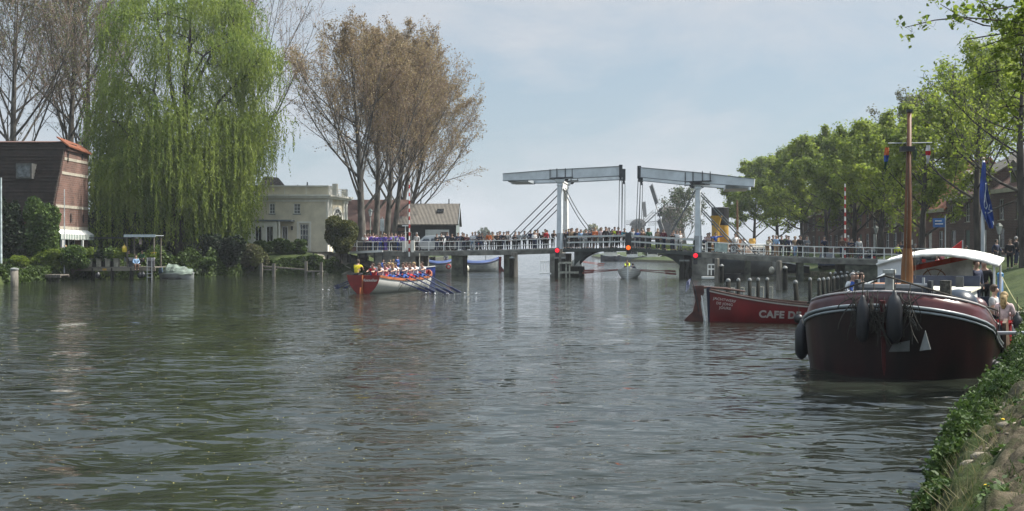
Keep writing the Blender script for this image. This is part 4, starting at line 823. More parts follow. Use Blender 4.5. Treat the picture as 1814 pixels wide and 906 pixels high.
# ---------------- windmills
def windmill(label, px, Y, tz, bw, seed, blade_ang, rz):
    x = XX(px, Y); rt = thing('windmill', label, 'windmill', (x, Y, .9), rz); dm = mat('mill_thatch', (.075, .07, .062), .9, .2, 2); dg = mat('mill_boards', (.08, .085, .08), .8, .2, 2)
    h = tz - .9
    MB().lathe([(bw * .95, 0), (bw * .72, h * .45), (bw * .55, h * .78), (bw * .52, h * .80)], (0, 0, 0), 8).build('mill_tower', dm, rt)
    MB().lathe([(bw * 1.5, h * .30), (bw * 1.5, h * .33)], (0, 0, 0), 16).build('gallery', dg, rt)
    c = MB(); n_ = 8; rows_ = []
    for i in range(7):
        f = i / 6; xx = lerp(-bw * .8, bw * .85, f); hh = h * .22 * math.sin(math.pi * (f * .55 + .28)); ww = bw * .62 * math.sin(math.pi * (f * .7 + .15))
        rows_.append([(xx, ww * math.cos(math.pi * j / n_), h * .79 + hh * math.sin(math.pi * j / n_)) for j in range(n_ + 1)])
    c.grid(rows_); c.build('cap', dm, rt)
    hub = Vector((-bw * .95, 0, h * .88)); MB().tube([hub, hub + Vector((bw * .5, 0, .1))], .3, 8).build('windshaft', dkmetal, rt)
    for q in range(4):
        a = blade_ang + q * math.pi / 2; d = Vector((0, math.cos(a), math.sin(a))); s = Vector((0, -math.sin(a), math.cos(a))); L = h * .62; m = MB(); m.bar(hub, hub + d * L, .22, .22, up=(1, 0, 0))
        for i in range(16):
            t = .22 + .78 * i / 15; m.bar(hub + d * L * t - s * .2, hub + d * L * t + s * 1.7, .06, .07, up=(1, 0, 0))
        for o_ in (.9, 1.7): m.bar(hub + d * L * .22 + s * o_, hub + d * L + s * o_, .06, .06, up=(1, 0, 0))
        bl = m.build('sail', dkmetal, rt)
        if q == 0 or q == 2: m = MB(); m.box(hub + d * L * .62 + s * .75 + Vector((-.08, 0, 0)), (.05, L * .72, 1.5), rot=Matrix((Vector((1, 0, 0)), d, s)).transposed()); m.build('sail_cloth', mat('dark_sail_cloth', (.05, .055, .06), .8, .2, 2), bl)
    return rt
windmill('small dark windmill with one upright blade above the middle of the bridge', 1130, 430, ZZ(388, 430), 5.2, 1, R(84), R(115))
windmill('large dark thatched windmill behind the bushy tree left of the right bridge tower', 1190, 300, ZZ(366, 300), 5.4, 2, R(62), R(28))
# small white signal mast beyond the bridge
def thin_mast(name, label, cat, px, Y, z0, py_top, r, m, cross=None, cpy=None, cw=0):
    x = XX(px, Y); rt = thing(name, label, cat, (x, Y, z0)); MB().tube([(0, 0, 0), (0, 0, ZZ(py_top, Y) - z0)], [r, r * .6], 8).build('pole', m, rt)
    if cross: MB().tube([(-cw, 0, ZZ(cpy, Y) - z0), (cw, 0, ZZ(cpy, Y) - z0)], r * .6, 6).build('yard', m, rt)
    return rt
thin_mast('ship_mast', 'thin grey ship mast with cross yard between the two windmills', 'mast', 1161, 240, .2, 370, .12, greyp, True, 377, 1.1)
# ================================================================== BRIDGE
BL = [(640, 102.4, 446), (724, 100.3, 446.3), (800, 98.6, 446), (900, 96, 444.5), (985, 93.2, 441.5), (1000, 92.8, 441), (1113, 90.3, 439.3), (1230, 88.2, 447), (1250, 87.8, 449), (1340, 86, 454.5), (1450, 84, 458.5), (1600, 81.5, 462), (1680, 80.3, 464)]
BP = [Vector((XX(p, Y), Y, ZZ(y, Y))) for p, Y, y in BL]           # near edge of the deck, top surface
_bx = np.array([p.x for p in BP]); _by = np.array([p.y for p in BP]); _bz = np.array([p.z for p in BP])
def bp(x): return Vector((x, float(np.interp(x, _bx, _by)), float(np.interp(x, _bx, _bz))))
bdir = (bp(26) - bp(-10)); bdir.z = 0; bdir.normalize(); bnor = Vector((.17, .985, 0))      # across the skewed deck, away from camera
BW = 5.6
def bx_of(px):      # x on the near edge line that shows at pixel column px
    xs_ = np.linspace(-18, 36, 2000); pxs = CX + F * xs_ / np.interp(xs_, _bx, _by); return float(np.interp(px, pxs, xs_))
bridge = thing('drawbridge', 'double leaf white drawbridge with two balance beams crossing the river on concrete piers', 'bridge', (bx_of(1113), 90.3, 0), 0)
def bb_(name, m, mb, parent=None, smooth=False):
    Mi = Matrix.Translation(-Vector(bridge.location)); mb.v = [tuple(Mi @ Vector(p)) for p in mb.v]; return mb.build(name, m, parent or bridge, smooth)
def pxs(*a): return [bx_of(p) for p in a]
def deck(xa, xb, th, name, m, n=14):
    mb = MB(); A = [[], [], [], []]
    for i in range(n + 1):
        p = bp(lerp(xa, xb, i / n)); q = p + bnor * BW
        A[0].append(p); A[1].append(q); A[2].append(q - Vector((0, 0, th))); A[3].append(p - Vector((0, 0, th)))
    mb.grid([A[3], A[0], A[1], A[2], A[3]]); mb.add([a[0] for a in A], [(0, 1, 2, 3)]); mb.add([a[-1] for a in A], [(3, 2, 1, 0)])
    return bb_(name, m, mb)
xL0, xTL, xLs, xMid, xRs, xTR, xR1 = pxs(640, 985, 1002, 1113, 1232, 1245, 1680)
deck(xL0, xTL + .25, .42, 'approach_deck', concrete); deck(xTR - .1, xR1, .42, 'approach_deck', concrete)
deck(xLs - .3, xMid - .03, .32, 'bridge_leaf', steelgrn, 8); deck(xMid + .03, xRs + .1, .32, 'bridge_leaf', steelgrn, 8)
# pale kerb line on deck edge
def along_edge(xa, xb, dz, wd, ht, off=0.0, n=10):
    mb = MB()
    for i in range(n):
        a, b_ = bp(lerp(xa, xb, i / n)), bp(lerp(xa, xb, (i + 1) / n)); mb.bar(a + bnor * off + Vector((0, 0, dz)), b_ + bnor * off + Vector((0, 0, dz)), wd, ht)
    return mb
bb_('kerb_strip', mat('pale_kerb', (.27, .27, .24), .8, .2, 2), along_edge(xL0, xTL, .05, .22, .12, .12)); bb_('kerb_strip', MATS['pale_kerb'], along_edge(xTR, xR1, .05, .22, .12, .12))
# railings on both sides of the approaches
def railing(xa, xb, step, off, m=white, tophi=.93, name='railing'):
    n = max(2, round((xb - xa) / step)); mb = MB(); 
    for i in range(n + 1):
        p = bp(lerp(xa, xb, i / n)) + bnor * off; mb.box(p + Vector((0, 0, tophi / 2 + .05)), (.07, .07, tophi)); mb.box(p + Vector((0, 0, .12)), (.16, .12, .14), taper=.6)
        if i < n:
            q = bp(lerp(xa, xb, (i + 1) / n)) + bnor * off
            for z, r_ in ((tophi + .08, .035), (tophi * .5 + .03, .028)): mb.tube([p + Vector((0, 0, z)), q + Vector((0, 0, z))], r_, 6)
    return bb_(name, m, mb)
railing(xL0 - .5, bx_of(718), 1.55, .12); railing(bx_of(733), xTL - .2, 1.62, .12); railing(xTR + .35, xR1, 1.5, .12)
railing(xL0, xTL - .2, 1.62, BW - .12); railing(xTR + .35, xR1, 1.5, BW - .12)
# plank rails of the leaves: two flat boards on posts, following the leaf
for xa, xb in ((xLs + .1, xMid - .15), (xMid + .25, xRs - .1)):
    for off in (.1, BW - .1):
        mb = MB(); n = 4
        for i in range(n + 1):
            p = bp(lerp(xa, xb, i / n)) + bnor * off; mb.box(p + Vector((0, 0, .55)), (.09, .07, 1.1))
        bb_('railing_posts', steelgrn, mb)
        mb = MB(); a, b_ = bp(xa) + bnor * off, bp(xb) + bnor * off
        for z, h_ in ((1.12, .15), (.58, .13)): mb.bar(a + Vector((0, -.06, z)), b_ + Vector((0, -.06, z)), .05, h_)
        bb_('leaf_railing', mat('pale_grey_paint', (.50, .52, .50), .5, .08, 3), mb)
# curved girder knees below each leaf at the piers
for xa, s in ((bx_of(1022), 1), (bx_of(1205), -1)):
    for off in (.25, BW - .3):
        mb = MB(); base = bp(xa) + bnor * off; pts = []
        for i in range(9): f = i / 8; pts.append((f * 2.6, -.3 - 1.35 * (1 - f) ** 2.2))
        poly = [Vector((s * (u - .3), 0, v)) for u, v in pts] + [Vector((s * 2.3, 0, -.28)), Vector((-.3 * s, 0, -.28))]
        P = [bdir * q.x + Vector((0, 0, q.z)) + base for q in poly]; mb.prism(P, (0, 0, 0), bnor * .3); bb_('girder_knee', steelgrn, mb)
# ---- towers, balance beams, hangers
beamz = ZZ(309, 91)
def tower(xc, s, tw_top_z, beam_tail, beam_head, wline, label=None):
    """s=+1: leaf extends to +x. near frame post at the near edge, far post at the far edge"""
    base = bp(xc); cap = MB(); T = None; offs = (.35, BW - .35)
    for k, off in enumerate(offs):
        p = base + bnor * off; m = MB(); m.box(p + Vector((0, 0, (tw_top_z - p.z) / 2)), (.52, .46, tw_top_z - p.z), rot=Matrix.Rotation(math.atan2(bdir.y, bdir.x), 3, 'Z'), taper=.72)
        post = bb_('tower_post', bluegrey if k == 0 else white, m)
        m = MB(); m.box(p + Vector((0, 0, tw_top_z - p.z - .14)), (.75, .6, .3), taper=1.25); m.box(p + Vector((0, 0, tw_top_z - p.z - .5)), (.58, .5, .14)); bb_('tower_capital', bluegrey, m, post) if False else m.build('tower_capital', bluegrey, post) if False else None
        Mi = Matrix.Translation(-Vector(bridge.location)); m.v = [tuple(Mi @ Vector(q)) for q in m.v]; m.build('capital', bluegrey, post)
        m = MB(); m.box(p + Vector((0, 0, .75)), (.6, .5, 1.5)); m.v = [tuple(Mi @ Vector(q)) for q in m.v]; m.build('post_foot', greyp, post)
    # cross girder of the portal, reaching over the roadway
    a = base + bnor * (offs[0] + .2); b_ = base + bnor * (offs[1] - .2)
    m = MB(); m.bar(Vector((a.x, a.y, tw_top_z - .55)), Vector((b_.x, b_.y, tw_top_z - .55)), .42, .6); m.bar(Vector((a.x, a.y, tw_top_z - .12)), Vector((b_.x, b_.y, tw_top_z - .12)), .55, .14)
    for q in (a, b_):
        e = q.lerp(a if q is b_ else b_, .22); m.bar(Vector((q.x, q.y, tw_top_z - 1.7)), Vector((e.x, e.y, tw_top_z - .85)), .2, .16)
    bb_('portal_girder', white, m)
    # balance beams: two box girders side by side, converging tail joined by counterweight
    for off in (.35, BW - .35):
        t = beam_tail + bnor * off; h = beam_head + bnor * off; m = MB(); d = (h - t); L = d.length; d.normalize(); up = Vector((0, 0, 1)); r = d.cross(up).normalized(); u = r.cross(d)
        h0, h1, hm = .34, .42, .62
        def sec(pt, hh, ww=.17): return [pt - r * ww - u * hh, pt + r * ww - u * hh, pt + r * ww + u * hh, pt - r * ww + u * hh]
        f0 = .45; S = [sec(t, h0), sec(t.lerp(h, .45), .46), sec(h, .44)]
        for k in range(2):
            A, B = S[k], S[k + 1]; m.add(A + B, [(0, 1, 5, 4), (1, 2, 6, 5), (2, 3, 7, 6), (3, 0, 4, 7)])
        m.add(S[0], [(3, 2, 1, 0)]); m.add(S[2], [(0, 1, 2, 3)]); bo = bb_('balance_beam', bluegrey, m)
        Mi = Matrix.Translation(-Vector(bridge.location))
        m = MB()
        for k in range(2):
            for sg in (1, -1): m.bar(S[k][0 if sg < 0 else 3].lerp(S[k][1 if sg < 0 else 2], .5), S[k + 1][0 if sg < 0 else 3].lerp(S[k + 1][1 if sg < 0 else 2], .5), .44, .05)
        m.v = [tuple(Mi @ Vector(q)) for q in m.v]; m.build('beam_flange', mat('beam_edge_paint', (.16, .18, .19), .5, .1, 3), bo)
        m = MB(); m.box(h, (.30, .46, 1.15)); m.box(h + Vector((0, 0, -.62)) + bdir * s * .0, (.22, .42, .5), taper=.5); m.v = [tuple(Mi @ Vector(q)) for q in m.v]; m.build('hanger_block', dkmetal, bo)
        piv = t.lerp(h, (Vector((base.x, base.y, 0)) - Vector((t.x, t.y, 0)) + bnor * off).length / Vector((h.x - t.x, h.y - t.y, 0)).length)
        m = MB()
        for q in (-1.15, -.45, .4, 1.1): m.box(piv + bdir * q + Vector((0, 0, .12)) - bnor * .24, (.07, .07, .85 if abs(q) < 1 else .75))
        m.bar(piv - bdir * 1.2 + Vector((0, 0, -.36)) - bnor * .24, piv + bdir * 1.2 + Vector((0, 0, -.33)) - bnor * .24, .09, .1); m.box(piv + Vector((0, 0, -.52)), (1.1, .5, .22), taper=1.3)
        m.v = [tuple(Mi @ Vector(q)) for q in m.v]; m.build('pivot_cradle', dkmetal, bo)
        # hangers down to the leaf tip
        foot = bp(xMid - s * .75) + bnor * off + Vector((0, 0, .3)); m = MB()
        for q in (-.1, .12): m.tube([h + Vector((q, 0, -.7)), foot + Vector((q * 1.4 - s * .0, 0, 0))], .035, 6)
        bb_('hanger_rod', mat('steel_rod', (.12, .13, .13), .5, .1, 3), m)
    m = MB(); t1 = beam_tail + bnor * .6 + bdir * s * 1.5 + Vector((0, 0, -.30)); t2 = beam_tail + bnor * (BW - .6) + bdir * s * 1.5 + Vector((0, 0, -.30)); m.bar(t1, t2, 2.0, .30); bb_('counterweight', mat('pale_steel', (.30, .33, .35), .5, .1, 2), m)
tL, hL = None, None
def wp_(px, py, Y): return W(px, py, Y)
yTL, yTR = bp(xTL + .2).y, bp(xTR).y
def bpY(px): return float(np.interp(bx_of(px), _bx, _by))
tower(bx_of(991), 1, ZZ(318, bpY(991)), W(891, 314, bpY(891)), W(1099, 303, bpY(1099)), 0)
tower(bx_of(1237), -1, ZZ(323, bpY(1237)), W(1337, 324, bpY(1337)), W(1132, 305, bpY(1132)), 0)
# stays
rod = MATS['steel_rod']
def stay(px0, py0, px1, py1, off, r_=.05, sag=0.0, double=0):
    a, b_ = W(px0, py0, bpY(px0)) + bnor * off * 1.0, W(px1, py1, bpY(px1)) + bnor * off; mb = MB()
    c = a.lerp(b_, .5) - Vector((0, 0, sag)); mb.tube(bez(a, c, b_, 8) if sag else [a, b_], r_, 6)
    if double: d = Vector((0, 0, -double)); mb.tube([a + d, b_ + d], r_, 6)
    bb_('stay_rod', rod, mb)
for a in ((986, 334, 903, 417), (986, 345, 914, 418), (986, 361, 921, 426), (986, 370, 925, 431)): stay(*a, .35 if a[1] in (334, 361) else .9)
stay(997, 334, 1043, 411, .35, .045, .7); stay(999, 332, 1047, 408, 1.3, .045, .7)
for a in ((1242, 341, 1346, 451), (1242, 368, 1318, 450)): stay(*a, .45, .06); stay(a[0], a[1] + 5, a[2] - 6, a[3] + 1, .45, .06)
for a in ((1231, 338, 1187, 412), (1233, 336, 1190, 411)): stay(*a, .35, .045, .2)
# ---- piers and abutments
def pier(pxa, pxb, z_bot, th, m, name='pier', off=.15, topdrop=.42, taper=1.0):
    xa, xb = bx_of(pxa), bx_of(pxb); a, b_ = bp(xa), bp(xb); mb = MB(); zt = min(a.z, b_.z) - topdrop + .01; a = a + bnor * off; b_ = b_ + bnor * off; P = [Vector((a.x, a.y, z_bot)), Vector((b_.x, b_.y, z_bot)), Vector((b_.x, b_.y, z_bot)) + bnor * th, Vector((a.x, a.y, z_bot)) + bnor * th]
    mb.prism(P, (0, 0, 0), (0, 0, zt - z_bot)); return bb_(name, m, mb)
pier(799, 819, -1.5, 2.2, algaeconc); pier(892, 902, -1.5, 2.2, algaeconc)
pier(974, 1001, -1.5, BW - .1, concrete, 'bascule_pier', 0.0); pier(1226, 1262, -1.5, BW - .1, concrete, 'bascule_pier', 0.0)
pier(1002, 1026, -1.5, BW - .6, darkwood, 'pier_fender_wall', .2, 1.75); pier(1203, 1225, -1.5, BW - .6, darkwood, 'pier_fender_wall', .2, 1.5)
pier(1321, 1330, -1.5, 1.6, algaeconc); pier(1414, 1424, -1.5, 1.6, algaeconc)
pier(664, 700, -1.5, BW, concrete, 'abutment', 0.05); pier(700, 735, -1.5, BW, concrete, 'abutment', .12); pier(1497, 1600, -1.5, BW, algaeconc, 'abutment', .05)
# light fender frames at the left bascule pier, ladder at the right one
wf = mat('pale_wood_frame', (.33, .33, .27), .7, .2, 4)
def frame_w(px0, px1, py0, py1, Y, verts, hors, m=wf, t=.11, name='fender_frame'):
    mb = MB()
    for p in verts: a = W(p, py0, Y); b_ = W(p, py1, Y); mb.bar(a, b_, t, t, up=(0, 1, 0))
    for q in hors: a = W(px0, q, Y - .06); b_ = W(px1, q, Y - .06); mb.bar(a, b_, t, t * 1.5)
    return bb_(name, m, mb)
frame_w(990, 1015, 466, 492, 91.4, (990, 1003, 1009), (466, 483), t=.13); frame_w(1016, 1025, 482, 484, 91.0, (1016,), (483,), t=.13)
frame_w(957, 973, 462, 482, 92.4, (957, 960, 963, 966, 969, 973), (464, 484), white, .05, 'fence_panel')
frame_w(1254, 1266, 469, 488, 85.6, (1254, 1260, 1266), (469, 477), white, .07, 'ladder')
m = MB(); m.box(W(966, 485, 92), (1.1, .5, .12)); bb_('platform', white, m)
mb = MB(); mb.box(W(1255, 492, 85), (1.1, .5, .16)); bb_('platform', white, mb)
for px, py, Y in ((986, 459, 91.6), (998, 459, 91.6), (1208, 464, 86.6), (1217, 464, 86.6)):
    mb = MB(); mb.box(W(px, py, Y) + Vector((0, 0, -.9)), (.34, .34, 1.9)); o = bb_('fender_pile', darkwood, mb); mb = MB(); mb.ball(W(px, py, Y) + Vector((0, 0, .08)), .24, 10, 6, (1, 1, .6)) if False else mb.box(W(px, py, Y) + Vector((0, 0, .10)), (.4, .4, .14)); Mi = Matrix.Translation(-Vector(bridge.location)); mb.v = [tuple(Mi @ Vector(q)) for q in mb.v]; mb.build('pile_cap', palecap, o)
# navigation lights
redlamp = mat('lit_red_lamp', (.8, .02, .03), .3, 0, 1, emit=(1, .015, .04), est=.55); orlamp = mat('lit_orange_lamp', (.8, .2, .03), .3, 0, 1, emit=(1, .13, .01), est=.6)
for px, py, lm_, dz in ((987, 444, redlamp, 0), (1113, 439, orlamp, .15), (1232, 453, redlamp, 0)):
    Y = bpY(px) - .12; c = W(px, py, Y); mb = MB(); mb.box(c + Vector((0, .08, -.28 + dz)), (.34, .14, 1.0)); h = bb_('signal_box', dkmetal, mb)
    Mi = Matrix.Translation(-Vector(bridge.location)); m = MB(); m.lathe([(.19, 0), (.21, .05), (.12, .10), (0.01, .115)], (0, 0, 0), 16, axis='Y'); m.v = [tuple(Mi @ (Vector((q[0], -q[1], q[2])) + c)) for q in m.v]; m.build('signal_lamp', lm_, h)
    m = MB(); m.v = []; 
    m.lathe([(.26, .0), (.28, .0), (.28, .14), (.26, .14)], (0, 0, 0), 16, axis='Y'); m.f = m.f[:-2]; m.v = [tuple(Mi @ (Vector((q[0], -q[1] + .02, q[2])) + c)) for q in m.v]; m.build('lamp_hood', dkmetal, h)
# tower control box in the middle where the two leaves meet
mb = MB(); mb.box(bp(xMid) + Vector((0, .1, .75)), (.5, .25, 1.3)); bb_('lock_post', dkmetal, mb)
# boards on the rail: name board and the number sign
mb = MB(); mb.bar(W(1266, 438.5, bpY(1266) - .1), W(1289, 439.5, bpY(1289) - .1), .03, .74); bb_('notice_board', mat('pale_green_board', (.34, .42, .38), .6, .15, 4), mb)
mb = MB(); a = W(1299, 442, bpY(1299) - .1); mb.box(a, (.52, .03, .60)); sg = bb_('number_sign', mat('dark_sign', (.06, .06, .07), .5), mb)
Mi = Matrix.Translation(-Vector(bridge.location)); mb = MB(); mb.box(a + Vector((0, -.02, 0)), (.42, .01, .50)); mb.v = [tuple(Mi @ Vector(q)) for q in mb.v]; mb.build('sign_face', mat('pale_sign_face', (.5, .5, .48), .5), sg)
me = text_mesh('9', .5, dkmetal, .004, .012); me.transform(Mi @ plane_matrix(a + Vector((0, -.032, 0)), (1, 0, 0), (0, 0, 1))); link('number', me, sg)
# end ramps: road sheets that meet the deck
def ramp(name, x0, x1, flat_z, ext):
    a = bp(x0); b_ = a + bnor * BW; mb = MB(); A, B = [], []
    for i in range(6):
        f = i / 5; o_ = bdir * ext * f; z = lerp(a.z - .01, flat_z, f); A.append(Vector((a.x + o_.x, a.y + o_.y, z))); B.append(Vector((b_.x + o_.x, b_.y + o_.y, z)))
    mb.grid([A, B]) if ext > 0 else mb.grid([B, A])
    o = mb.build(name, asph); tag(o, kind='structure')
ramp('bridge_road', xL0, 0, 2.27, -16); ramp('bridge_road', xR1, 0, 2.06, 9)
# ---- barrier poles
def barrier(label, px, Y, zb, py_top, stripes, booth):
    x = XX(px, Y); rt = thing('barrier_pole', label, 'barrier pole', (x, Y, zb)); Ht = ZZ(py_top, Y) - zb; n = stripes
    MB().box((.35, .1, .55), (.32, .4, 1.2)).build('drive_box', creamtrim, rt) if booth else MB().box((.25, .1, .4), (.3, .35, .8)).build('drive_box', greyp, rt)
    MB().tube([(0, 0, -.5), (0, 0, Ht)], [.085, .055], 10).build('boom', white, rt)
    for i in range(n):
        z = -.2 + (Ht + .1) * (i + .25) / n; h = (Ht / n) * .48; r_ = lerp(.1, .07, i / n); MB().lathe([(r_, z), (r_, z + h)], (0, 0, 0), 12).build('red_stripe', red, rt)
    if booth: MB().tube([(-.4, .1, 0), (-.4, .1, 2.6)], .05, 6).build('camera_post', white, rt); MB().box((-.4, .1, 2.65), (.65, .3, .12)).build('lamp_head', white, rt)
barrier('upright red and white barrier pole at the left bridge head, before the poplars', 725, bpY(725) - .1, bp(bx_of(725)).z, 322, 9, True)
barrier('upright red and white barrier pole at the right bridge head among lime leaves', 1497, bpY(1497) + BW, bp(bx_of(1497)).z, 326, 9, False)
mb = MB(); mb.box(W(724, 437, bpY(724) + .35) + Vector((0, .1, 0)), (1.3, .5, 1.15)); bb_('barrier_plinth', creamtrim, mb)
# ---- mooring dolphins near the bridge
def dolphin(label, px, Y, py_top, wpx, second=None, wood=oldwood):
    x = XX(px, Y); rt = thing('mooring_post', label, 'mooring post', (x, Y, -.8), 0, 'thick wooden mooring posts by the bridge'); h = ZZ(py_top, Y) + .8; w_ = wpx * Y / F
    MB().lathe([(w_ * .52, 0), (w_ * .5, h * .6), (w_ * .46, h - .05), (w_ * .38, h)], (0, 0, 0), 8).build('pile', wood, rt)
    if second:
        dx, pt = second; h2 = ZZ(pt, Y) + .8; MB().lathe([(w_ * .42, 0), (w_ * .40, h2)], (dx, -.15, 0), 10).build('front_pile', darkwood, rt); MB().lathe([(w_ * .42, 0), (w_ * .44, .06), (w_ * .2, .16), (.01, .18)], (dx, -.15, h2), 10).build('pile_cap', palecap, rt)
    return rt
dolphin('thick wooden mooring post with clad front left of the left bascule pier', 911, 92.5, 447, 13, (-.18, 458))
dolphin('thick green stained mooring post with white capped pile right of the right red lamp', 1270, 77.5, 458, 9, (.34, 472))
dolphin('thick green stained mooring post with pale capped pile in front of the steamship stern', 1380, 64, 462, 11, (.35, 476))
# ================================================================== PEOPLE
def skin_mesh(V, E, Rr, name, m, root=0, sub=1):
    me = bpy.data.meshes.new('tmp'); me.from_pydata([tuple(v) for v in V], E, []); o = bpy.data.objects.new('tmp', me); SC.collection.objects.link(o)
    md = o.modifiers.new('s', 'SKIN'); md.use_smooth_shade = True; md.branch_smoothing = .4
    if not me.skin_vertices: bpy.context.view_layer.update()
    if not me.skin_vertices:
        bpy.context.view_layer.objects.active = o; bpy.ops.mesh.customdata_skin_add()
    for i, sv in enumerate(me.skin_vertices[0].data): sv.radius = (Rr[i], Rr[i]); sv.use_root = (i == root)
    if sub: s = o.modifiers.new('u', 'SUBSURF'); s.levels = sub; s.render_levels = sub
    dg = bpy.context.evaluated_depsgraph_get(); out_ = bpy.data.meshes.new_from_object(o.evaluated_get(dg)); bpy.data.objects.remove(o)
    out_.name = name; out_.materials.clear(); out_.materials.append(m)
    out_.polygons.foreach_set('use_smooth', [True] * len(out_.polygons)); return out_
def cloth(name, c): return mat('cloth_' + name, c, .85, .18, 9, bump=.25, bscale=25)
CL = {'black': (.012, .012, .014), 'dark blue': (.02, .028, .06), 'blue': (.03, .08, .30), 'light blue': (.22, .34, .50), 'teal': (.02, .20, .26), 'white': (.62, .62, .62), 'grey': (.16, .17, .18), 'pale grey': (.36, .37, .37),
      'red': (.45, .025, .03), 'maroon': (.12, .02, .03), 'orange': (.50, .13, .04), 'brown': (.10, .055, .035), 'tan': (.30, .20, .12), 'yellow': (.62, .50, .02), 'lime yellow': (.50, .60, .04), 'purple': (.10, .06, .32), 'pink': (.50, .20, .26), 'green': (.03, .09, .04), 'pale pink': (.55, .42, .42), 'cream': (.5, .45, .34)}
CM = {k: cloth(k.replace(' ', '_'), v) for k, v in CL.items()}
skinm = mat('skin', (.38, .24, .175), .6, .06, 6); skin2 = mat('skin_tan', (.34, .18, .12), .6, .06, 6)
HM = {k: mat('hair_' + k, v, .7, .3, 20, bump=.3, bscale=60) for k, v in {'dark': (.018, .013, .01), 'brown': (.06, .035, .02), 'blonde': (.36, .25, .11), 'grey': (.32, .31, .30)}.items()}
def J(kind):
    j = dict(pel=(0, 0, .93), spn=(0, 0, 1.14), chs=(0, .01, 1.34), nk=(0, .01, 1.49), h1=(0, -.02, 1.56), h2=(0, -.025, 1.64), h3=(0, -.005, 1.70))
    for s, q in ((-1, 'L'), (1, 'R')):
        j.update({'sh' + q: (s * .175, .01, 1.41), 'el' + q: (s * .24, .03, 1.13), 'wr' + q: (s * .22, -.06, .90), 'hd' + q: (s * .21, -.09, .82), 'hp' + q: (s * .09, 0, .89), 'kn' + q: (s * .10, -.02, .49), 'an' + q: (s * .10, .03, .07), 'to' + q: (s * .12, -.13, .03)})
    def S(**k): j.update(k)
    if kind == 'camera': S(elL=(-.25, -.06, 1.17), wrL=(-.09, -.24, 1.38), hdL=(-.04, -.25, 1.45), elR=(.25, -.06, 1.17), wrR=(.09, -.24, 1.38), hdR=(.04, -.25, 1.45))
    if kind == 'folded': S(elL=(-.23, -.03, 1.14), wrL=(.02, -.2, 1.17), hdL=(.1, -.2, 1.18), elR=(.23, -.03, 1.14), wrR=(-.02, -.22, 1.12), hdR=(-.1, -.2, 1.13))
    if kind == 'lean': S(spn=(0, -.06, 1.12), chs=(0, -.17, 1.28), nk=(0, -.24, 1.41), h1=(0, -.29, 1.46), h2=(0, -.31, 1.54), h3=(0, -.3, 1.61), shL=(-.175, -.19, 1.33), shR=(.175, -.19, 1.33), elL=(-.26, -.33, 1.12), wrL=(-.08, -.44, 1.12), hdL=(0, -.46, 1.12), elR=(.26, -.33, 1.12), wrR=(.08, -.46, 1.15), hdR=(.0, -.49, 1.16), pel=(0, .05, .93), hpL=(-.09, .05, .89), hpR=(.09, .05, .89))
    if kind == 'walk': S(knL=(-.09, -.2, .52), anL=(-.09, -.16, .08), toL=(-.09, -.33, .05), knR=(.09, .04, .48), anR=(.09, .28, .13), toR=(.09, .17, .03), elL=(-.23, .13, 1.14), wrL=(-.2, .08, .92), hdL=(-.2, .04, .84), elR=(.23, -.08, 1.15), wrR=(.2, -.26, 1.0), hdR=(.2, -.32, .95))
    if kind == 'reach': S(elR=(.34, -.1, 1.40), wrR=(.58, -.2, 1.44), hdR=(.66, -.23, 1.45), elL=(-.33, -.08, 1.3), wrL=(-.55, -.14, 1.34), hdL=(-.62, -.16, 1.36))
    if kind in ('sit', 'row', 'cox', 'rowback'):
        z = -.81; 
        for k in list(j):
            if k[:2] in ('pe', 'sp', 'ch', 'nk', 'h1', 'h2', 'h3', 'sh', 'el', 'wr', 'hd', 'hp'): j[k] = (j[k][0], j[k][1], j[k][2] + z)
        S(knL=(-.13, -.42, .14), knR=(.13, -.42, .14), anL=(-.12, -.42, -.30), anR=(.12, -.42, -.30), toL=(-.13, -.56, -.34), toR=(.13, -.56, -.34), wrL=(-.1, -.3, .22), wrR=(.1, -.3, .22), hdL=(-.08, -.36, .2), hdR=(.08, -.36, .2), elL=(-.25, -.08, .33), elR=(.25, -.08, .33))
        if kind == 'row': S(spn=(0, -.05, .33), chs=(0, -.15, .5), nk=(0, -.2, .65), h1=(0, -.25, .7), h2=(0, -.27, .78), h3=(0, -.25, .85), shL=(-.18, -.16, .57), shR=(.18, -.16, .57), elL=(-.2, -.4, .48), elR=(.2, -.4, .48), wrL=(-.14, -.62, .45), wrR=(.14, -.62, .45), hdL=(-.14, -.69, .45), hdR=(.14, -.69, .45), knL=(-.14, -.38, .22), knR=(.14, -.38, .22), anL=(-.13, -.72, -.12), anR=(.13, -.72, -.12), toL=(-.13, -.8, 0), toR=(.13, -.8, 0))
        if kind == 'cox': S(spn=(0, -.06, .33), chs=(0, -.16, .52), nk=(0, -.2, .66), h1=(0, -.24, .72), h2=(0, -.25, .8), h3=(0, -.23, .87), shL=(-.18, -.15, .59), shR=(.18, -.15, .59), elL=(-.2, -.38, .46), elR=(.22, -.42, .46), wrL=(-.12, -.58, .36), wrR=(.16, -.68, .34), hdL=(-.1, -.66, .34), hdR=(.15, -.76, .32))
    return j
RAD = dict(pel=.135, spn=.12, chs=.135, nk=.055, h1=.075, h2=.098, h3=.07, sh=.068, el=.045, wr=.03, hd=.036, hp=.092, kn=.062, an=.042, to=.038)
def rad_of(k): return RAD.get(k, RAD.get(k[:2], .05))
EDG = [('pel', 'spn'), ('spn', 'chs'), ('chs', 'nk'), ('nk', 'h1'), ('h1', 'h2'), ('h2', 'h3')] + [e for q in 'LR' for e in (('chs', 'sh' + q), ('sh' + q, 'el' + q), ('el' + q, 'wr' + q), ('wr' + q, 'hd' + q), ('pel', 'hp' + q), ('hp' + q, 'kn' + q), ('kn' + q, 'an' + q), ('an' + q, 'to' + q))]
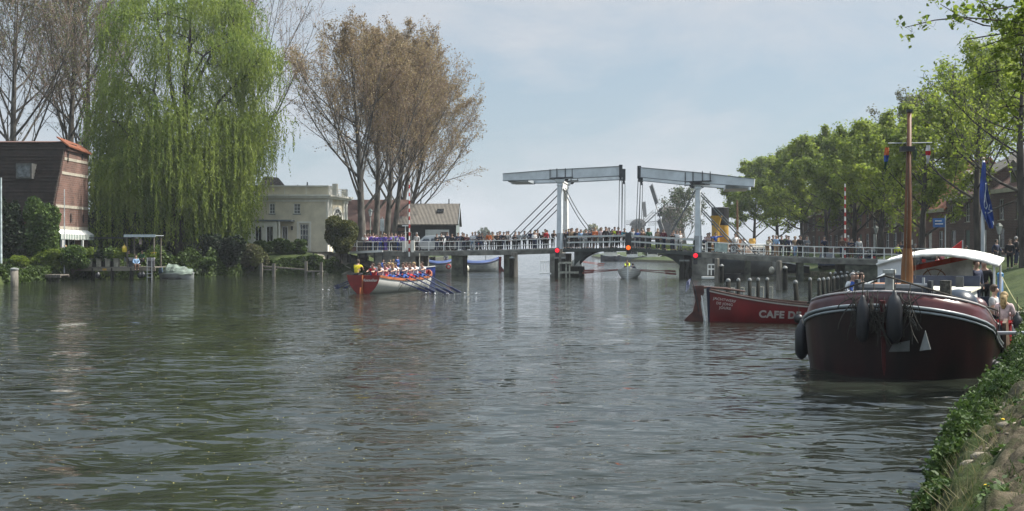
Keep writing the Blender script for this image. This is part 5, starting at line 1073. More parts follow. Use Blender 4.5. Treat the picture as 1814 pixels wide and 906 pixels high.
def sub_skin(j, keep, grow, name, m, sub=1, cut=None):
    ks = [k for k in j if k in keep]; idx_ = {k: i for i, k in enumerate(ks)}
    V = [Vector(j[k]) for k in ks]; Rr = [rad_of(k) + grow for k in ks]
    if cut:
        for k, (frm, f) in cut.items():
            if k in idx_: V[idx_[k]] = Vector(j[frm]).lerp(Vector(j[k]), f)
    E = [(idx_[a], idx_[b]) for a, b in EDG if a in idx_ and b in idx_]
    return skin_mesh(V, E, Rr, name, m, idx_.get('pel', 0), sub)
PROTO = {}
def proto(kind, long_sleeve=True, hair='short', fine=False):
    key = (kind, long_sleeve, hair, fine)
    if key in PROTO: return PROTO[key]
    j = J(kind); V = list(j); ix = {k: i for i, k in enumerate(V)}; P = [Vector(j[k]) for k in V]; Rr = [rad_of(k) for k in V]; E = [(ix[a], ix[b]) for a, b in EDG]
    if fine:
        for q, s in (('L', -1), ('R', 1)):
            w0, h0 = Vector(j['wr' + q]), Vector(j['hd' + q]); d = (h0 - w0).normalized(); side = d.cross(Vector((0, 0, 1)));
            if side.length < .2: side = Vector((1, 0, 0))
            side.normalize(); hi = ix['hd' + q]
            for f in range(4):
                a = h0 + side * (f - 1.5) * .021 + d * .03; n0 = len(P); L = (.075, .085, .08, .062)[f]
                P += [a, a + d * L * .5 + Vector((0, 0, -.008)), a + d * L + Vector((0, 0, -.03))]; Rr += [.0095, .009, .007]; E += [(hi, n0), (n0, n0 + 1), (n0 + 1, n0 + 2)]
            n0 = len(P); a = h0 - d * .02 + side * .035 * -s; P += [a, a + d * .04 - side * .02 * s]; Rr += [.011, .009]; E += [(hi, n0), (n0, n0 + 1)]
        n0 = len(P); P += [Vector(j['h1']).lerp(Vector(j['h2']), .55) + Vector((0, -.105, 0))]; Rr += [.014]; E += [(ix['h2'], n0)]
    body = skin_mesh(P, E, Rr, 'body', skinm, ix['pel'], 1)
    tk = {'pel', 'spn', 'chs', 'shL', 'shR', 'elL', 'elR'} | ({'wrL', 'wrR'} if long_sleeve else set())
    top = sub_skin(j, tk, .022, 'shirt', CM['black'], cut=None if long_sleeve else {'elL': ('shL', .75), 'elR': ('shR', .75)})
    tro = sub_skin(j, {'pel', 'hpL', 'hpR', 'knL', 'knR', 'anL', 'anR'}, .016, 'trousers', CM['black'], cut={'anL': ('knL', .93), 'anR': ('knR', .93)})
    sh = MB()
    for q in 'LR':
        a, t_ = Vector(j['an' + q]), Vector(j['to' + q]); sh.tube([a + Vector((0, .04, -.03)), a.lerp(t_, .5) + Vector((0, 0, -.01)), t_ + (t_ - a).normalized() * .03], [.045, .052, .04], 8)
    shoes = sh.mesh('shoes', CM['black'], True)
    hb = MB(); c = Vector(j['h2']); hb.ball(c + Vector((0, .028, .028)), .108, 12, 8, (.98, 1.02, 1.02))
    if hair == 'long':
        hb.tube([c + Vector((0, .06, .03)), c + Vector((0, .095, -.08)), c + Vector((0, .11, -.22)), c + Vector((0, .1, -.34))], [.09, .085, .08, .045], 10)
    # face stays open: cut away what would cover it
    hb.v = [((p[0], p[1], p[2]) if p[1] > c.y - .055 or p[2] > c.z + .055 else (p[0] * .6 + c.x * .4, c.y + .03, p[2])) for p in hb.v]
    if hair == 'cap': hb.lathe([(.115, 0), (.112, .05), (.06, .09), (.005, .1)], c + Vector((0, 0, .045)), 12); hb.box(c + Vector((0, -.15, .05)), (.14, .1, .015))
    hm = hb.mesh('hair', HM['dark'], True)
    PROTO[key] = (body, top, tro, shoes, hm); return PROTO[key]
def person(loc, rz, kind, top, bottom, hair, label, group=None, long_sleeve=True, hs='short', scale=1.0, fine=False, skin=None, extra=None):
    pr = proto(kind, long_sleeve, hs, fine)
    b = bpy.data.objects.new('person', pr[0]); SC.collection.objects.link(b); b.location = loc; b.rotation_euler = (0, 0, rz); b.scale = (scale,) * 3
    tag(b, label, 'person', group)
    for me, nm, mm in ((pr[1], 'shirt', CM[top]), (pr[2], 'trousers', CM[bottom]), (pr[3], 'shoes', CM['black' if bottom != 'black' else 'grey']), (pr[4], 'hair', HM[hair])):
        o = bpy.data.objects.new(nm, me); SC.collection.objects.link(o); o.parent = b; o.material_slots[0].link = 'OBJECT'; o.material_slots[0].material = mm
    if skin: b.material_slots[0].link = 'OBJECT'; b.material_slots[0].material = skin
    return b
pr_ = random.Random(77)
ORD = ['first', 'second', 'third', 'fourth', 'fifth', 'sixth', 'seventh', 'eighth', 'ninth', 'tenth', 'eleventh', 'twelfth', 'thirteenth', 'fourteenth', 'fifteenth', 'sixteenth', 'seventeenth', 'eighteenth', 'nineteenth', 'twentieth']
def row_of(lst, where, group, place, ref='from left'):
    lst = [(q[0] + pr_.uniform(-1.2, 1.2), *q[1:]) for q in lst]
    for i, q in enumerate(sorted(lst, key=lambda q: q[0])):
        px, top, bot, hair, kind = q[:5]; opt = q[5] if len(q) > 5 else {}
        loc, rz = place(px, opt.get('off'))
        lab = '%s %s %s, %s top, %s trousers' % (ORD[i], ref, where, top, bot)
        person(loc, rz + pr_.uniform(-.35, .35) + opt.get('rz', 0), kind, top, bot, hair, lab, group, opt.get('ls', True), opt.get('hs', 'short'), opt.get('sc', pr_.uniform(1.0, 1.1)))
def on_bridge(lo=.55, hi=.75):
    def f(px, off):
        x = bx_of(px); o_ = off if off is not None else pr_.uniform(lo, hi); p = bp(x) + bnor * o_; k = (o_) * .38; p = bp(x - k * .6) + bnor * o_; return (p.x, p.y, p.z + .01), 0.0
    return f
G1 = 'spectators standing along the bridge'
row_of([(737, 'pale grey', 'black', 'grey', 'stand', dict(hs='cap')), (774, 'black', 'dark blue', 'dark', 'folded'), (793, 'dark blue', 'black', 'dark', 'camera', dict(sc=1.12)), (800, 'black', 'black', 'brown', 'stand'), (823, 'black', 'dark blue', 'dark', 'stand'), (829, 'maroon', 'black', 'brown', 'lean'), (837, 'white', 'light blue', 'blonde', 'folded'), (848, 'dark blue', 'black', 'dark', 'lean'), (867, 'orange', 'brown', 'brown', 'stand')],
       'between left barrier pole and first pier', G1, on_bridge())
row_of([(881, 'black', 'black', 'dark', 'lean'), (886, 'dark blue', 'black', 'brown', 'stand', dict(off=1.3)), (894, 'black', 'dark blue', 'dark', 'folded'), (898, 'grey', 'black', 'dark', 'stand', dict(off=1.2)), (911, 'black', 'black', 'brown', 'lean'), (921, 'pale grey', 'black', 'dark', 'stand'), (941, 'dark blue', 'black', 'brown', 'stand'), (947, 'white', 'dark blue', 'blonde', 'folded'), (962, 'black', 'dark blue', 'dark', 'lean'), (968, 'red', 'black', 'dark', 'stand', dict(sc=1.1)), (980, 'black', 'black', 'dark', 'lean')],
       'just left of the left tower', G1, on_bridge())
row_of([(1004, 'black', 'grey', 'brown', 'stand'), (1009, 'brown', 'pale grey', 'blonde', 'lean', dict(off=1.1)), (1015, 'tan', 'black', 'dark', 'stand', dict(sc=1.1)), (1022, 'black', 'black', 'dark', 'folded'), (1030, 'light blue', 'grey', 'brown', 'stand'), (1040, 'grey', 'pale grey', 'dark', 'camera'), (1047, 'dark blue', 'black', 'dark', 'stand'), (1057, 'orange', 'brown', 'blonde', 'folded', dict(hs='long')), (1066, 'pale pink', 'grey', 'brown', 'stand', dict(sc=1.1)), (1076, 'black', 'black', 'dark', 'stand', dict(sc=1.12)), (1085, 'dark blue', 'pale grey', 'dark', 'lean'), (1091, 'lime yellow', 'black', 'dark', 'stand', dict(sc=1.1)), (1097, 'maroon', 'black', 'brown', 'folded'), (1036, 'maroon', 'black', 'brown', 'stand', dict(off=2.2)), (1062, 'black', 'black', 'dark', 'stand', dict(off=2.4)), (1081, 'grey', 'black', 'grey', 'stand', dict(off=2.0))],
       'on the left bridge leaf', G1, on_bridge())
row_of([(1108, 'teal', 'black', 'brown', 'lean'), (1122, 'pale grey', 'grey', 'brown', 'stand'), (1131, 'blue', 'dark blue', 'brown', 'stand'), (1140, 'brown', 'black', 'grey', 'folded'), (1153, 'green', 'black', 'dark', 'stand', dict(sc=1.1)), (1167, 'tan', 'black', 'blonde', 'stand'), (1178, 'maroon', 'dark blue', 'grey', 'stand', dict(sc=1.1)), (1194, 'black', 'dark blue', 'dark', 'lean'), (1203, 'white', 'white', 'brown', 'stand', dict(ls=False)), (1208, 'white', 'pale grey', 'blonde', 'folded', dict(ls=False))],
       'on the right bridge leaf', G1, on_bridge())
row_of([(1257, 'pale pink', 'black', 'brown', 'lean'), (1272, 'blue', 'black', 'brown', 'reach'), (1318, 'white', 'grey', 'brown', 'stand', dict(off=2.5)), (1364, 'cream', 'tan', 'brown', 'lean'), (1379, 'light blue', 'tan', 'grey', 'walk', dict(sc=1.08)), (1391, 'black', 'black', 'dark', 'stand'), (1401, 'dark blue', 'black', 'dark', 'walk'), (1415, 'tan', 'light blue', 'blonde', 'walk'), (1422, 'black', 'black', 'dark', 'stand'), (1433, 'grey', 'black', 'brown', 'stand', dict(off=2.0)), (1513, 'dark blue', 'brown', 'dark', 'lean'), (1525, 'brown', 'black', 'brown', 'walk', dict(off=2.5))],
       'on the right bridge approach', G1, on_bridge())
def back_row(pxl, where, grp):
    cols = ['black', 'dark blue', 'grey', 'maroon', 'black', 'brown', 'pale grey', 'green', 'dark blue', 'blue', 'black', 'tan']; q = []
    for i, px in enumerate(pxl): q.append((px, cols[(i * 5 + int(px)) % 12], ['black', 'dark blue', 'grey'][i % 3], ['dark', 'brown', 'dark', 'grey'][i % 4], ['stand', 'folded', 'camera', 'stand'][i % 4], dict(off=1.5 + (i * 7 % 5) * .35, sc=1.06 + .02 * (i % 4))))
    row_of(q, where, grp, on_bridge())
back_row([780, 812, 819, 843, 855, 874, 888, 903, 916, 933, 951, 957, 974], 'in back row left of left tower', 'spectators in the back row on the bridge')
back_row([1001, 1012, 1019, 1027, 1044, 1053, 1070, 1088, 1103], 'in back row on left bridge leaf', 'spectators in the back row on the bridge')
back_row([1126, 1146, 1160, 1173, 1186, 1200, 1216], 'in back row on right bridge leaf', 'spectators in the back row on the bridge')
back_row([1265, 1385, 1396, 1408, 1427, 1441, 1478, 1518, 1538], 'in back row on right approach', 'spectators in the back row on the bridge')
# crowd in purple and blue on the road behind the left railing
G2 = 'crowd in purple and blue by the poplars'
cr = [(646, 'white', 'dark blue', 'grey', 'lean'), (652, 'pink', 'dark blue', 'brown', 'stand'), (655, 'purple', 'black', 'dark', 'stand'), (660, 'pale pink', 'blue', 'brown', 'folded'), (665, 'purple', 'dark blue', 'dark', 'stand'), (669, 'pale pink', 'grey', 'brown', 'camera'), (674, 'purple', 'blue', 'brown', 'stand'), (678, 'blue', 'black', 'dark', 'folded'), (684, 'purple', 'purple', 'brown', 'stand'), (689, 'purple', 'black', 'dark', 'lean'), (695, 'grey', 'black', 'brown', 'stand'), (699, 'purple', 'dark blue', 'dark', 'stand'), (706, 'white', 'blue', 'brown', 'folded'), (710, 'purple', 'grey', 'dark', 'stand'), (715, 'purple', 'black', 'brown', 'stand'), (658, 'blue', 'black', 'dark', 'stand', dict(off=2.4)), (681, 'white', 'purple', 'blonde', 'stand', dict(off=2.6)), (703, 'purple', 'black', 'brown', 'stand', dict(off=2.5))]
def crowd_place(px, off):
    o_ = off or pr_.uniform(.5, 1.6); Y = 101.9 - (px - 640) * .02 + o_; return (XX(px, Y), Y, 2.36), 0.0
row_of(cr, 'behind railing below poplars', G2, crowd_place)
# people on the stone ramp at the water left of the bridge
G3 = 'spectators sitting on the stone ramp'
rp_l = [(628, 462, 'cream', 'tan', 'blonde', 'reach'), (633, 466, 'white', 'black', 'dark', 'sit'), (637, 470, 'grey', 'dark blue', 'brown', 'sit'), (643, 468, 'black', 'black', 'dark', 'sit'), (659, 470, 'black', 'grey', 'brown', 'sit'), (664, 474, 'maroon', 'black', 'brown', 'sit'), (670, 466, 'dark blue', 'black', 'dark', 'sit'), (676, 468, 'black', 'brown', 'blonde', 'sit'), (683, 466, 'brown', 'black', 'brown', 'sit')]
for i, (px, py, a, b, hr, kd) in enumerate(rp_l):
    Y = 101.6 + pr_.uniform(-.2, .6); x = XX(px, Y); z = gz(x, Y) if kd != 'sit' else gz(x, Y) + .12; person((x, Y, z + .03), pr_.uniform(-.5, .5), kd, a, b, hr, '%s person from left on stone ramp, %s top, %s trousers' % (ORD[i], a, b), G3)
# terrace and quay people are placed with their furniture below
# ================================================================== BOATS
def hull_mesh(stations, m, name, parent, inner=None, closed_deck=None, thick=.05, smooth=True):
    """stations: list of (x, [(y,z) half section keel->gunwale])"""
    mb = MB(); rows_ = []
    for x, sec in stations:
        L = [Vector((x + (s[2] if len(s) > 2 else 0), s[0], s[1])) for s in sec]; Rr = [Vector((p.x, -p.y, p.z)) for p in reversed(L)]; rows_.append(Rr[:-1] + L if abs(sec[0][0]) < 1e-6 else Rr + L)
    mb.grid(rows_); return mb
def canoe_stations(L, B, zk, sheer, n=16, fine=1.6, stern=0.0, hollow=.6, ns=7, vstern=0.0):
    """x 0 (stern) .. L (bow). stern: half width fraction kept at stern"""
    st = []
    for i in range(n + 1):
        f = i / n; b = B / 2 * ((math.sin(math.pi * min(.5, f * .5 / .45)) if f < .45 else math.cos(math.pi / 2 * ((f - .45) / .55) ** fine)) * (1 - stern) + stern * (1 if f < .45 else math.cos(math.pi / 2 * ((f - .45) / .55) ** fine)))
        b = max(b, .012); zt = sheer(f); sec = []
        for k in range(ns + 1):
            g = k / ns; yy = b * math.sin(math.pi / 2 * g) ** (hollow + vstern * max(0, 1 - f / .3) ** 1.5); zz = lerp(zk(f), zt, 1 - math.cos(math.pi / 2 * g) ** 1.1 if False else g ** 1.35); sec.append((yy if k else 0.0, zz))
        st.append((f * L, sec))
    return st
def open_boat(name, label, loc, rz, L, B, sheer, zk, outer, inner, rail, stern=0.0, fine=1.6, group=None, cat='rowing boat', strakes=None, thwarts=5, transom=None, railh=.09, vstern=0.0):
    rt = thing(name, label, cat, loc, rz, group); st = canoe_stations(L, B, zk, sheer, 20, fine, stern, vstern=vstern)
    mb = hull_mesh(st, outer, 'hull', rt); mb.build('hull', outer, rt, smooth=True)
    # inside skin
    st2 = [(x * (1 - .06 / L) + .03, [(max(0, y - .04), z + (.05 if k < len(s) - 1 else .0)) for k, (y, z) in enumerate(s)]) for x, s in st]
    mi = hull_mesh(st2, inner, 'inside', rt); mi.f = [tuple(reversed(q)) for q in mi.f]; mi.build('inside', inner, rt, smooth=True)
    rm = MB()
    for sg in (1, -1):
        P = [Vector((x, sg * s[-1][0], s[-1][1])) for x, s in st]
        for a, b in zip(P, P[1:]): rm.bar(a + Vector((0, sg * .015, -railh / 2 + .02)), b + Vector((0, sg * .015, -railh / 2 + .02)), .06, railh)
    rm.build('gunwale', rail, rt)
    if strakes:
        sm = MB()
        for sg in (1, -1):
            for k in strakes:
                for (x0, s0), (x1, s1) in zip(st, st[1:]): sm.bar((x0, sg * (s0[k][0] + .006), s0[k][1]), (x1, sg * (s1[k][0] + .006), s1[k][1]), .02, .025)
        sm.build('plank_edge', mat('plank_edge_shade', (.33, .34, .33), .6, .1, 3), rt)
    for i in range(thwarts):
        f = lerp(.16, .82, i / max(1, thwarts - 1)); k = int(f * 20); x, s = st[k]; MB().bb((x - .13, -s[-2][0] * .95, s[-1][1] - .26), (x + .13, s[-2][0] * .95, s[-1][1] - .22)).build('thwart', mat('varnished_wood', (.22, .11, .05), .5, .2, 4, stretch=(1, 6, 6)), rt)
    if transom is not None:
        x, s = st[0]; T = [Vector((x, y, z)) for y, z in s]; T = T + [Vector((p.x, -p.y, p.z)) for p in reversed(T)]; tm = MB(); tm.prism(T, (-.05, 0, 0), (0, 0, 0)); tm.build('transom', transom, rt)
    return rt, st
def oar(parent_group, label, a, b, m, blade=.15):
    """a = handle (in the boat), b = blade tip"""
    a, b = Vector(a), Vector(b); rt = thing('oar', label, 'oar', a, 0, parent_group); d = b - a; L = d.length; u = d.normalized(); MB().tube([(0, 0, 0), u * (L * .12), u * (L * .8)], [.026, .046, .036], 8).build('shaft', m, rt)
    mb = MB(); mb.bar(u * (L * .78), u * L, .035, blade, up=(0, 0, 1)); mb.build('blade', m, rt); return rt
varn = mat('varnished_wood', (.22, .11, .05), .5, .2, 4, stretch=(1, 6, 6)); orail = mat('orange_brown_rail', (.36, .12, .05), .45, .15, 3); whull = mat('white_hull_paint', (.66, .66, .62), .35, .06, 1.3)
blueoar = mat('navy_oar_paint', (.02, .028, .09), .4, .15, 4); redins = mat('red_inside_paint', (.30, .035, .03), .5, .15, 2); letw = mat('white_lettering', (.62, .60, .55), .5, .05, 4)
darkred2 = mat('transom_red', (.20, .014, .013), .35, .15, 2)
# ---------------- main rowing boat with red transom
s0, s1 = Vector((XX(644, 58.6), 58.6, 0)), Vector((XX(760, 67.5), 67.5, 0)); dv = s1 - s0; LB = dv.length; rzb = math.atan2(dv.y, dv.x)
sheer1 = lambda f: .80 + .42 * (abs(f - .42) / .58) ** 2.2 if f > .42 else .80 + .30 * ((.42 - f) / .42) ** 1.8
b1_, st1 = open_boat('rowing_boat', 'white rowing boat with red transom and orange rail, crew in white and pink', s0, rzb, LB, 2.55, sheer1, lambda f: -.28 + .25 * max(0, f - .8) * 4 * max(0, f - .8) * 5, whull, redins, orail, stern=.84, fine=1.9, strakes=None, thwarts=7, transom=darkred2, railh=.14, vstern=.65)
m = MB(); m.box((-.14, 0, .35), (.10, .05, 1.5)); m.box((-.3, 0, -.02), (.35, .045, .8)); m.build('rudder', orail, b1_)
sf = MB()
for i in (6, 9, 12, 14):
    x, s = st1[i]; sf.tube([(x, -s[-1][0] * 1.01, s[-1][1] - .1), (x - .12, -s[-3][0] * 1.03, s[-3][1]), (x - .2, -s[-5][0] * 1.04, s[-5][1])], .012, 5)
sf.build('side_rope', rope, b1_)
me = text_mesh('Mosselier', .24, letw, .004, .004, shear=.3); me.transform(plane_matrix((-.06, -.42, .80), (0, -1, 0), (0, 0, 1))); link('boat_name', me, b1_)
def in_boat(root, x, y, z): return root.matrix_basis @ Vector((x, y, z))
crew = [('white', 'dark', .1, 7.6, 'short'), ('pale pink', 'blonde', .5, 4.6, 'short'), ('white', 'brown', -.45, 5.7, 'long'), ('pale pink', 'brown', -.35, 1.6, 'long'), ('red', 'brown', .45, 2.3, 'short'), ('white', 'blonde', -.38, 3.3, 'long'), ('pink', 'brown', .42, 3.9, 'short'), ('white', 'brown', -.38, 4.9, 'short'), ('white', 'dark', .42, 5.4, 'short'), ('white', 'blonde', -.36, 6.5, 'short'), ('pink', 'brown', .38, 6.9, 'short'), ('white', 'brown', -.2, 8.1, 'short'), ('pale grey', 'brown', .3, 2.9, 'short')]
bpy.context.view_layer.update()
for i, (tp, hr, yy_, xx_, hs) in enumerate(crew):
    p = in_boat(b1_, xx_, yy_, .74); side = 'near' if yy_ < 0 else 'far'
    person(p, rzb - R(90), 'row', tp, 'blue' if i % 2 else 'red', hr, 'rower on %s side of the red transom boat, %s from stern, %s top' % (side, ORD[[q[3] for q in sorted(crew, key=lambda q: q[3]) if (q[2] < 0) == (yy_ < 0)].index(xx_)], tp), 'rowers of the red and white boat', False, hs, 1.16)
p = in_boat(b1_, .12, .55, 1.02); person(p, rzb + R(90), 'cox', 'yellow', 'black', 'brown', 'steersman in a yellow shirt sitting on the stern of the red and white boat', None, False, 'short', 1.08)
names = ['nearest', 'second nearest', 'middle', 'second farthest', 'farthest']
for i, (hpx, hpy, tpx, tpy) in enumerate([(668, 484, 759, 520), (686, 479, 772, 521), (702, 477, 794, 524), (724, 478, 804, 523), (736, 476, 817, 521)]):
    Ya = lerp(60.2, 66.0, i / 4); a = W(hpx, hpy, Ya); Yb = H * F / (tpy - 2.5 - HY); oar('oars of the red and white boat', '%s dark blue oar on the right side of the red and white rowing boat' % names[i], a, W(tpx, tpy, Yb) + Vector((0, 0, .05)), blueoar)
for i, (hpx, hpy, tpx, tpy) in enumerate([(640, 489, 588.5, 510), (648, 488, 590, 514), (655, 489, 606, 513)]):
    Ya = [66, 63.5, 61.5][i]; oar('oars of the red and white boat', '%s dark blue oar on the left side of the red and white rowing boat' % ['farthest', 'middle', 'nearest'][i], W(hpx, hpy, Ya), W(tpx, tpy, H * F / (tpy - 2.5 - HY)), blueoar)
# ---------------- blue crew boat moored behind it
s0 = Vector((-14.0, 97.6, 0)); open_boat('rowing_boat', 'blue and white rowing boat lying at the stone ramp behind the red and white boat', s0, R(3), 6.4, 1.7, lambda f: .72 + .3 * abs(f - .45) ** 1.6 * 2, lambda f: -.2, mat('blue_hull', (.03, .06, .28), .4, .15, 2), mat('pale_inside', (.35, .36, .36), .6), white, stern=.3, thwarts=4)
p = Vector((-13, 97.8, .6))
for i, (px, tp, kd, hr) in enumerate([(679, 'blue', 'sit', 'brown'), (691, 'blue', 'sit', 'brown'), (697, 'pale pink', 'sit', 'blonde'), (704, 'blue', 'stand', 'brown')]):
    Y = 97.9; person((XX(px, Y), Y, .62 if kd == 'sit' else .3), R(40), kd, tp, 'blue', hr, ['left person in blue top', 'middle person in blue top', 'person in pale pink top', 'boy standing in blue'][i] + ' in the blue boat behind the rowers', 'crew of the blue boat', True, 'short', 1.0 if kd == 'sit' else .9)
thin_mast('jetty_pole', 'slim pale pole standing by the bow of the blue boat near the bridge', 'pole', 743, 96.5, -.3, 449, .07, mat('pale_pole', (.5, .48, .4), .6))
# ---------------- rowing boat under the bridge, coming towards us
yb = 91.0 - 6.5; yb = 4725 / (493.5 - 440)
def facing_boat(px, py, L, B, label, hullm, rail, turn, crew_l, oars, capt=None, group=None):
    Y = H * F / (py - HY); x = XX(px, Y); d = Vector((math.sin(turn), -math.cos(turn), 0)); o_ = Vector((x, Y, 0)) - d * L
    rt, st = open_boat('rowing_boat', label, o_, math.atan2(d.y, d.x), L, B, lambda f: .62 + .55 * max(0, f - .35) ** 1.8 * 1.6, lambda f: -.2, hullm, varn, rail, stern=.45, fine=1.5, thwarts=5, strakes=(3, 4, 5, 6), transom=hullm)
    MB().box((L + .02, 0, .45), (.06, .10, 1.5)).build('stem', white, rt); bpy.context.view_layer.update()
    for k, (f, y_, tp, hr, kd, lab) in enumerate(crew_l):
        q = in_boat(rt, L * f, y_, .42 if kd != 'cox' else .75); face = math.atan2(d.y, d.x) + (R(90) if kd in ('cox',) else R(90)); 
        person(q, math.atan2(d.y, d.x) + (R(-90) if kd == 'row' else R(90)) + (0 if kd == 'row' else 0), kd, tp, 'dark blue', hr, lab, None, True)
    for k, (f, y_, tipx, tipy, lab, mm) in enumerate(oars):
        a = in_boat(rt, L * f, y_, .78); Yt = a.y - .3; b_ = W(tipx, tipy, Yt); oar('oars of the boat under the bridge' if py > 490 else 'oars of the far rowing boat', lab, a, b_, mm, .16)
    return rt
redoar = mat('red_brown_oar', (.20, .06, .05), .5, .2, 4)
facing_boat(1112, 494, 7.5, 2.1, 'white clinker rowing boat with bow towards us coming through the bridge', whull, whull, R(-9), [(.80, -.1, 'lime yellow', 'dark', 'cox', 'person in lime yellow vest standing out at the bow of the boat under the bridge'), (.62, .35, 'dark blue', 'brown', 'row', 'rower in dark blue behind the yellow vest in the boat under the bridge'), (.45, -.3, 'maroon', 'dark', 'row', 'rower in maroon half hidden in the boat under the bridge')],
            [(.62, .2, 1034, 480, 'upper oar reaching left from the boat under the bridge', redoar), (.55, .3, 1032, 484, 'lower oar reaching left from the boat under the bridge', redoar), (.6, -.3, 1197, 481, 'upper oar reaching right from the boat under the bridge', redoar), (.66, -.3, 1198, 486, 'lower oar reaching right from the boat under the bridge', redoar)])
facing_boat(1031, 471, 7.0, 2.0, 'far white rowing boat behind the left bascule pier', whull, whull, R(20), [(.6, .3, 'tan', 'blonde', 'row', 'rower in tan leaning forward in the far white boat'), (.4, -.2, 'cream', 'brown', 'row', 'rower in cream in the far white boat'), (.8, 0, 'orange', 'brown', 'row', 'rower in orange at the bow of the far white boat')],
            [(.7, -.3, 1071, 468, 'upper red brown oar of the far rowing boat', mat('bright_oar', (.42, .10, .06), .5)), (.6, -.3, 1070, 471, 'lower red brown oar of the far rowing boat', MATS['bright_oar'])])
# ---------------- blue covered sloops moored beyond the left approach
def covered_boat(label, pxa, pxb, Y, py_w, cov, hullm, rudder=False, h=.95):
    xa, xb = XX(pxa, Y), XX(pxb, Y); L = xb - xa; sh = lambda f: h + .5 * (abs(f - .5) * 2) ** 2.4
    rt, st = open_boat('covered_boat', label, (xa, Y, 0), 0, L, 2.3, sh, lambda f: -.3, hullm, varn, mat('dark_rail', (.05, .045, .045), .5), fine=1.3, cat='boat', thwarts=2, strakes=(4, 6))
    mb = MB(); rows_ = []
    for x, s in st: b = s[-1][0] + .03; z = s[-1][1] + .03; rows_.append([(x, -b, z - .16), (x, -b, z), (x, -b * .5, z + .20), (x, 0, z + .27), (x, b * .5, z + .20), (x, b, z), (x, b, z - .16)])
    mb.grid(rows_); mb.build('cover', cov, rt, smooth=True)
    if rudder: MB().prism([(0, 0, 1.7), (.35, 0, 1.7), (.3, 0, .6), (.7, 0, .1), (.75, 0, -.4), (0, 0, -.4)], (0, -.04, 0), (0, .04, 0)).build('rudder', darkred, rt).location = (L - .05, 0, 0)
    return rt
bluecov = mat('blue_tarpaulin', (.05, .085, .21), .55, .2, 1.2, bump=.5, bscale=4)
covered_boat('grey boat under a blue tarpaulin, moored under the left approach near the poplars', 748, 808, 113, 478, bluecov, mat('grey_hull', (.28, .30, .29), .5, .15, 2))
covered_boat('long grey boat under a blue tarpaulin with dark rudder between the two left piers', 806, 884, 115, 480, bluecov, MATS['grey_hull'], True)
person((XX(790, 116.6), 116.6, 1.2), 0, 'sit', 'grey', 'black', 'grey', 'grey haired person sitting behind the blue tarpaulin boats', None)
# quay wall piece with boats beyond left approach
m = thing('fender_buoy', 'white round fender hanging at the pier between the blue covered boats', 'fender', (XX(826, 113), 112.6, .35)); MB().ball((0, 0, 0), .36, 12, 8, (1, 1, 1.25)).build('float', mat('cream_fender', (.6, .58, .45), .5), m); MB().tube([(0, 0, .4), (0, 0, .9)], .03, 6).build('rope', rope, m)
m = thing('life_buoy', 'red round buoy on the side of the left blue covered boat', 'life buoy', (XX(794, 111), 111.6, .62)); mb = MB(); k = 16
mb.grid([[(math.cos(2 * math.pi * i / k) * (.22 + .08 * math.cos(2 * math.pi * j / 8)), .08 * math.sin(2 * math.pi * j / 8), math.sin(2 * math.pi * i / k) * (.22 + .08 * math.cos(2 * math.pi * j / 8))) for j in range(9)] for i in range(k + 1)]); mb.build('ring', red, m, smooth=True)
MB().tube([(0, 0, .28), (0, .1, .6)], .015, 5).build('rope', rope, m)
# ---------------- far moored boats and barges beyond the bridge
def cabin_boat(label, pxa, pxb, Y, h, hullm, cabm, cab=(.3, .8), cabh=1.3, name='motor_boat', rz=0):
    xa, xb = XX(pxa, Y), XX(pxb, Y); L = xb - xa; sh = lambda f: h + .35 * (abs(f - .5) * 2) ** 2.2
    rt, st = open_boat(name, label, (xa, Y, 0), rz, L, L * .3, sh, lambda f: -.3, hullm, varn, white, stern=.5, fine=1.4, cat='boat', thwarts=0, group='boats moored beyond the bridge')
    x0, x1 = L * cab[0], L * cab[1]; c = MB(); c.box(((x0 + x1) / 2, 0, h + cabh / 2 - .1), (x1 - x0, L * .2, cabh), taper=.92); co = c.build('cabin', cabm, rt); n_ = 4
    for i in range(n_): xx = lerp(x0 + .3, x1 - .5, i / (n_ - 1)); MB().bb((xx - .25, -L * .1 - .01, h + cabh * .4), (xx + .35, -L * .1 + .04, h + cabh * .75)).build('window', glass, co)
    MB().box(((x0 + x1) / 2, 0, h + cabh - .06), (x1 - x0 + .3, L * .22, .08)).build('cabin_roof', cabm, co)
    return rt
dkhull = mat('dark_blue_hull', (.025, .03, .045), .4, .2, 2)
cabin_boat('dark hulled cabin boat with white wheelhouse, left of the row seen under the bridge', 1064, 1098, 205, 1.1, dkhull, creamtrim, (.15, .85), 1.9)
cabin_boat('white motor boat with dark windows moored behind the middle of the bridge', 1098, 1140, 202, .9, mat('grey_green_hull', (.10, .12, .11), .5), white, (.3, .75), 1.5)
cabin_boat('pale motor boat seen under the right bridge leaf', 1138, 1172, 200, .9, MATS['grey_green_hull'], creamtrim, (.25, .8), 1.5)
cabin_boat('small grey boat farthest left of the moored row beyond the bridge', 1020, 1062, 420, 1.2, greyp, mat('grey_cover', (.3, .3, .32), .6), (.3, .8), 2.0)
for i, (px, tp) in enumerate([(1128, 'black'), (1145, 'dark blue'), (1150, 'black'), (1180, 'orange'), (1120, 'white')]):
    Y = 206; x = XX(px, Y); person((x, Y, gz(x, Y)), 0, 'stand', tp, 'black', 'dark', '%s person from left on the far bank under the right bridge leaf, in %s' % (ORD[[1120, 1128, 1145, 1150, 1180].index(px)], tp), 'people on the far bank')
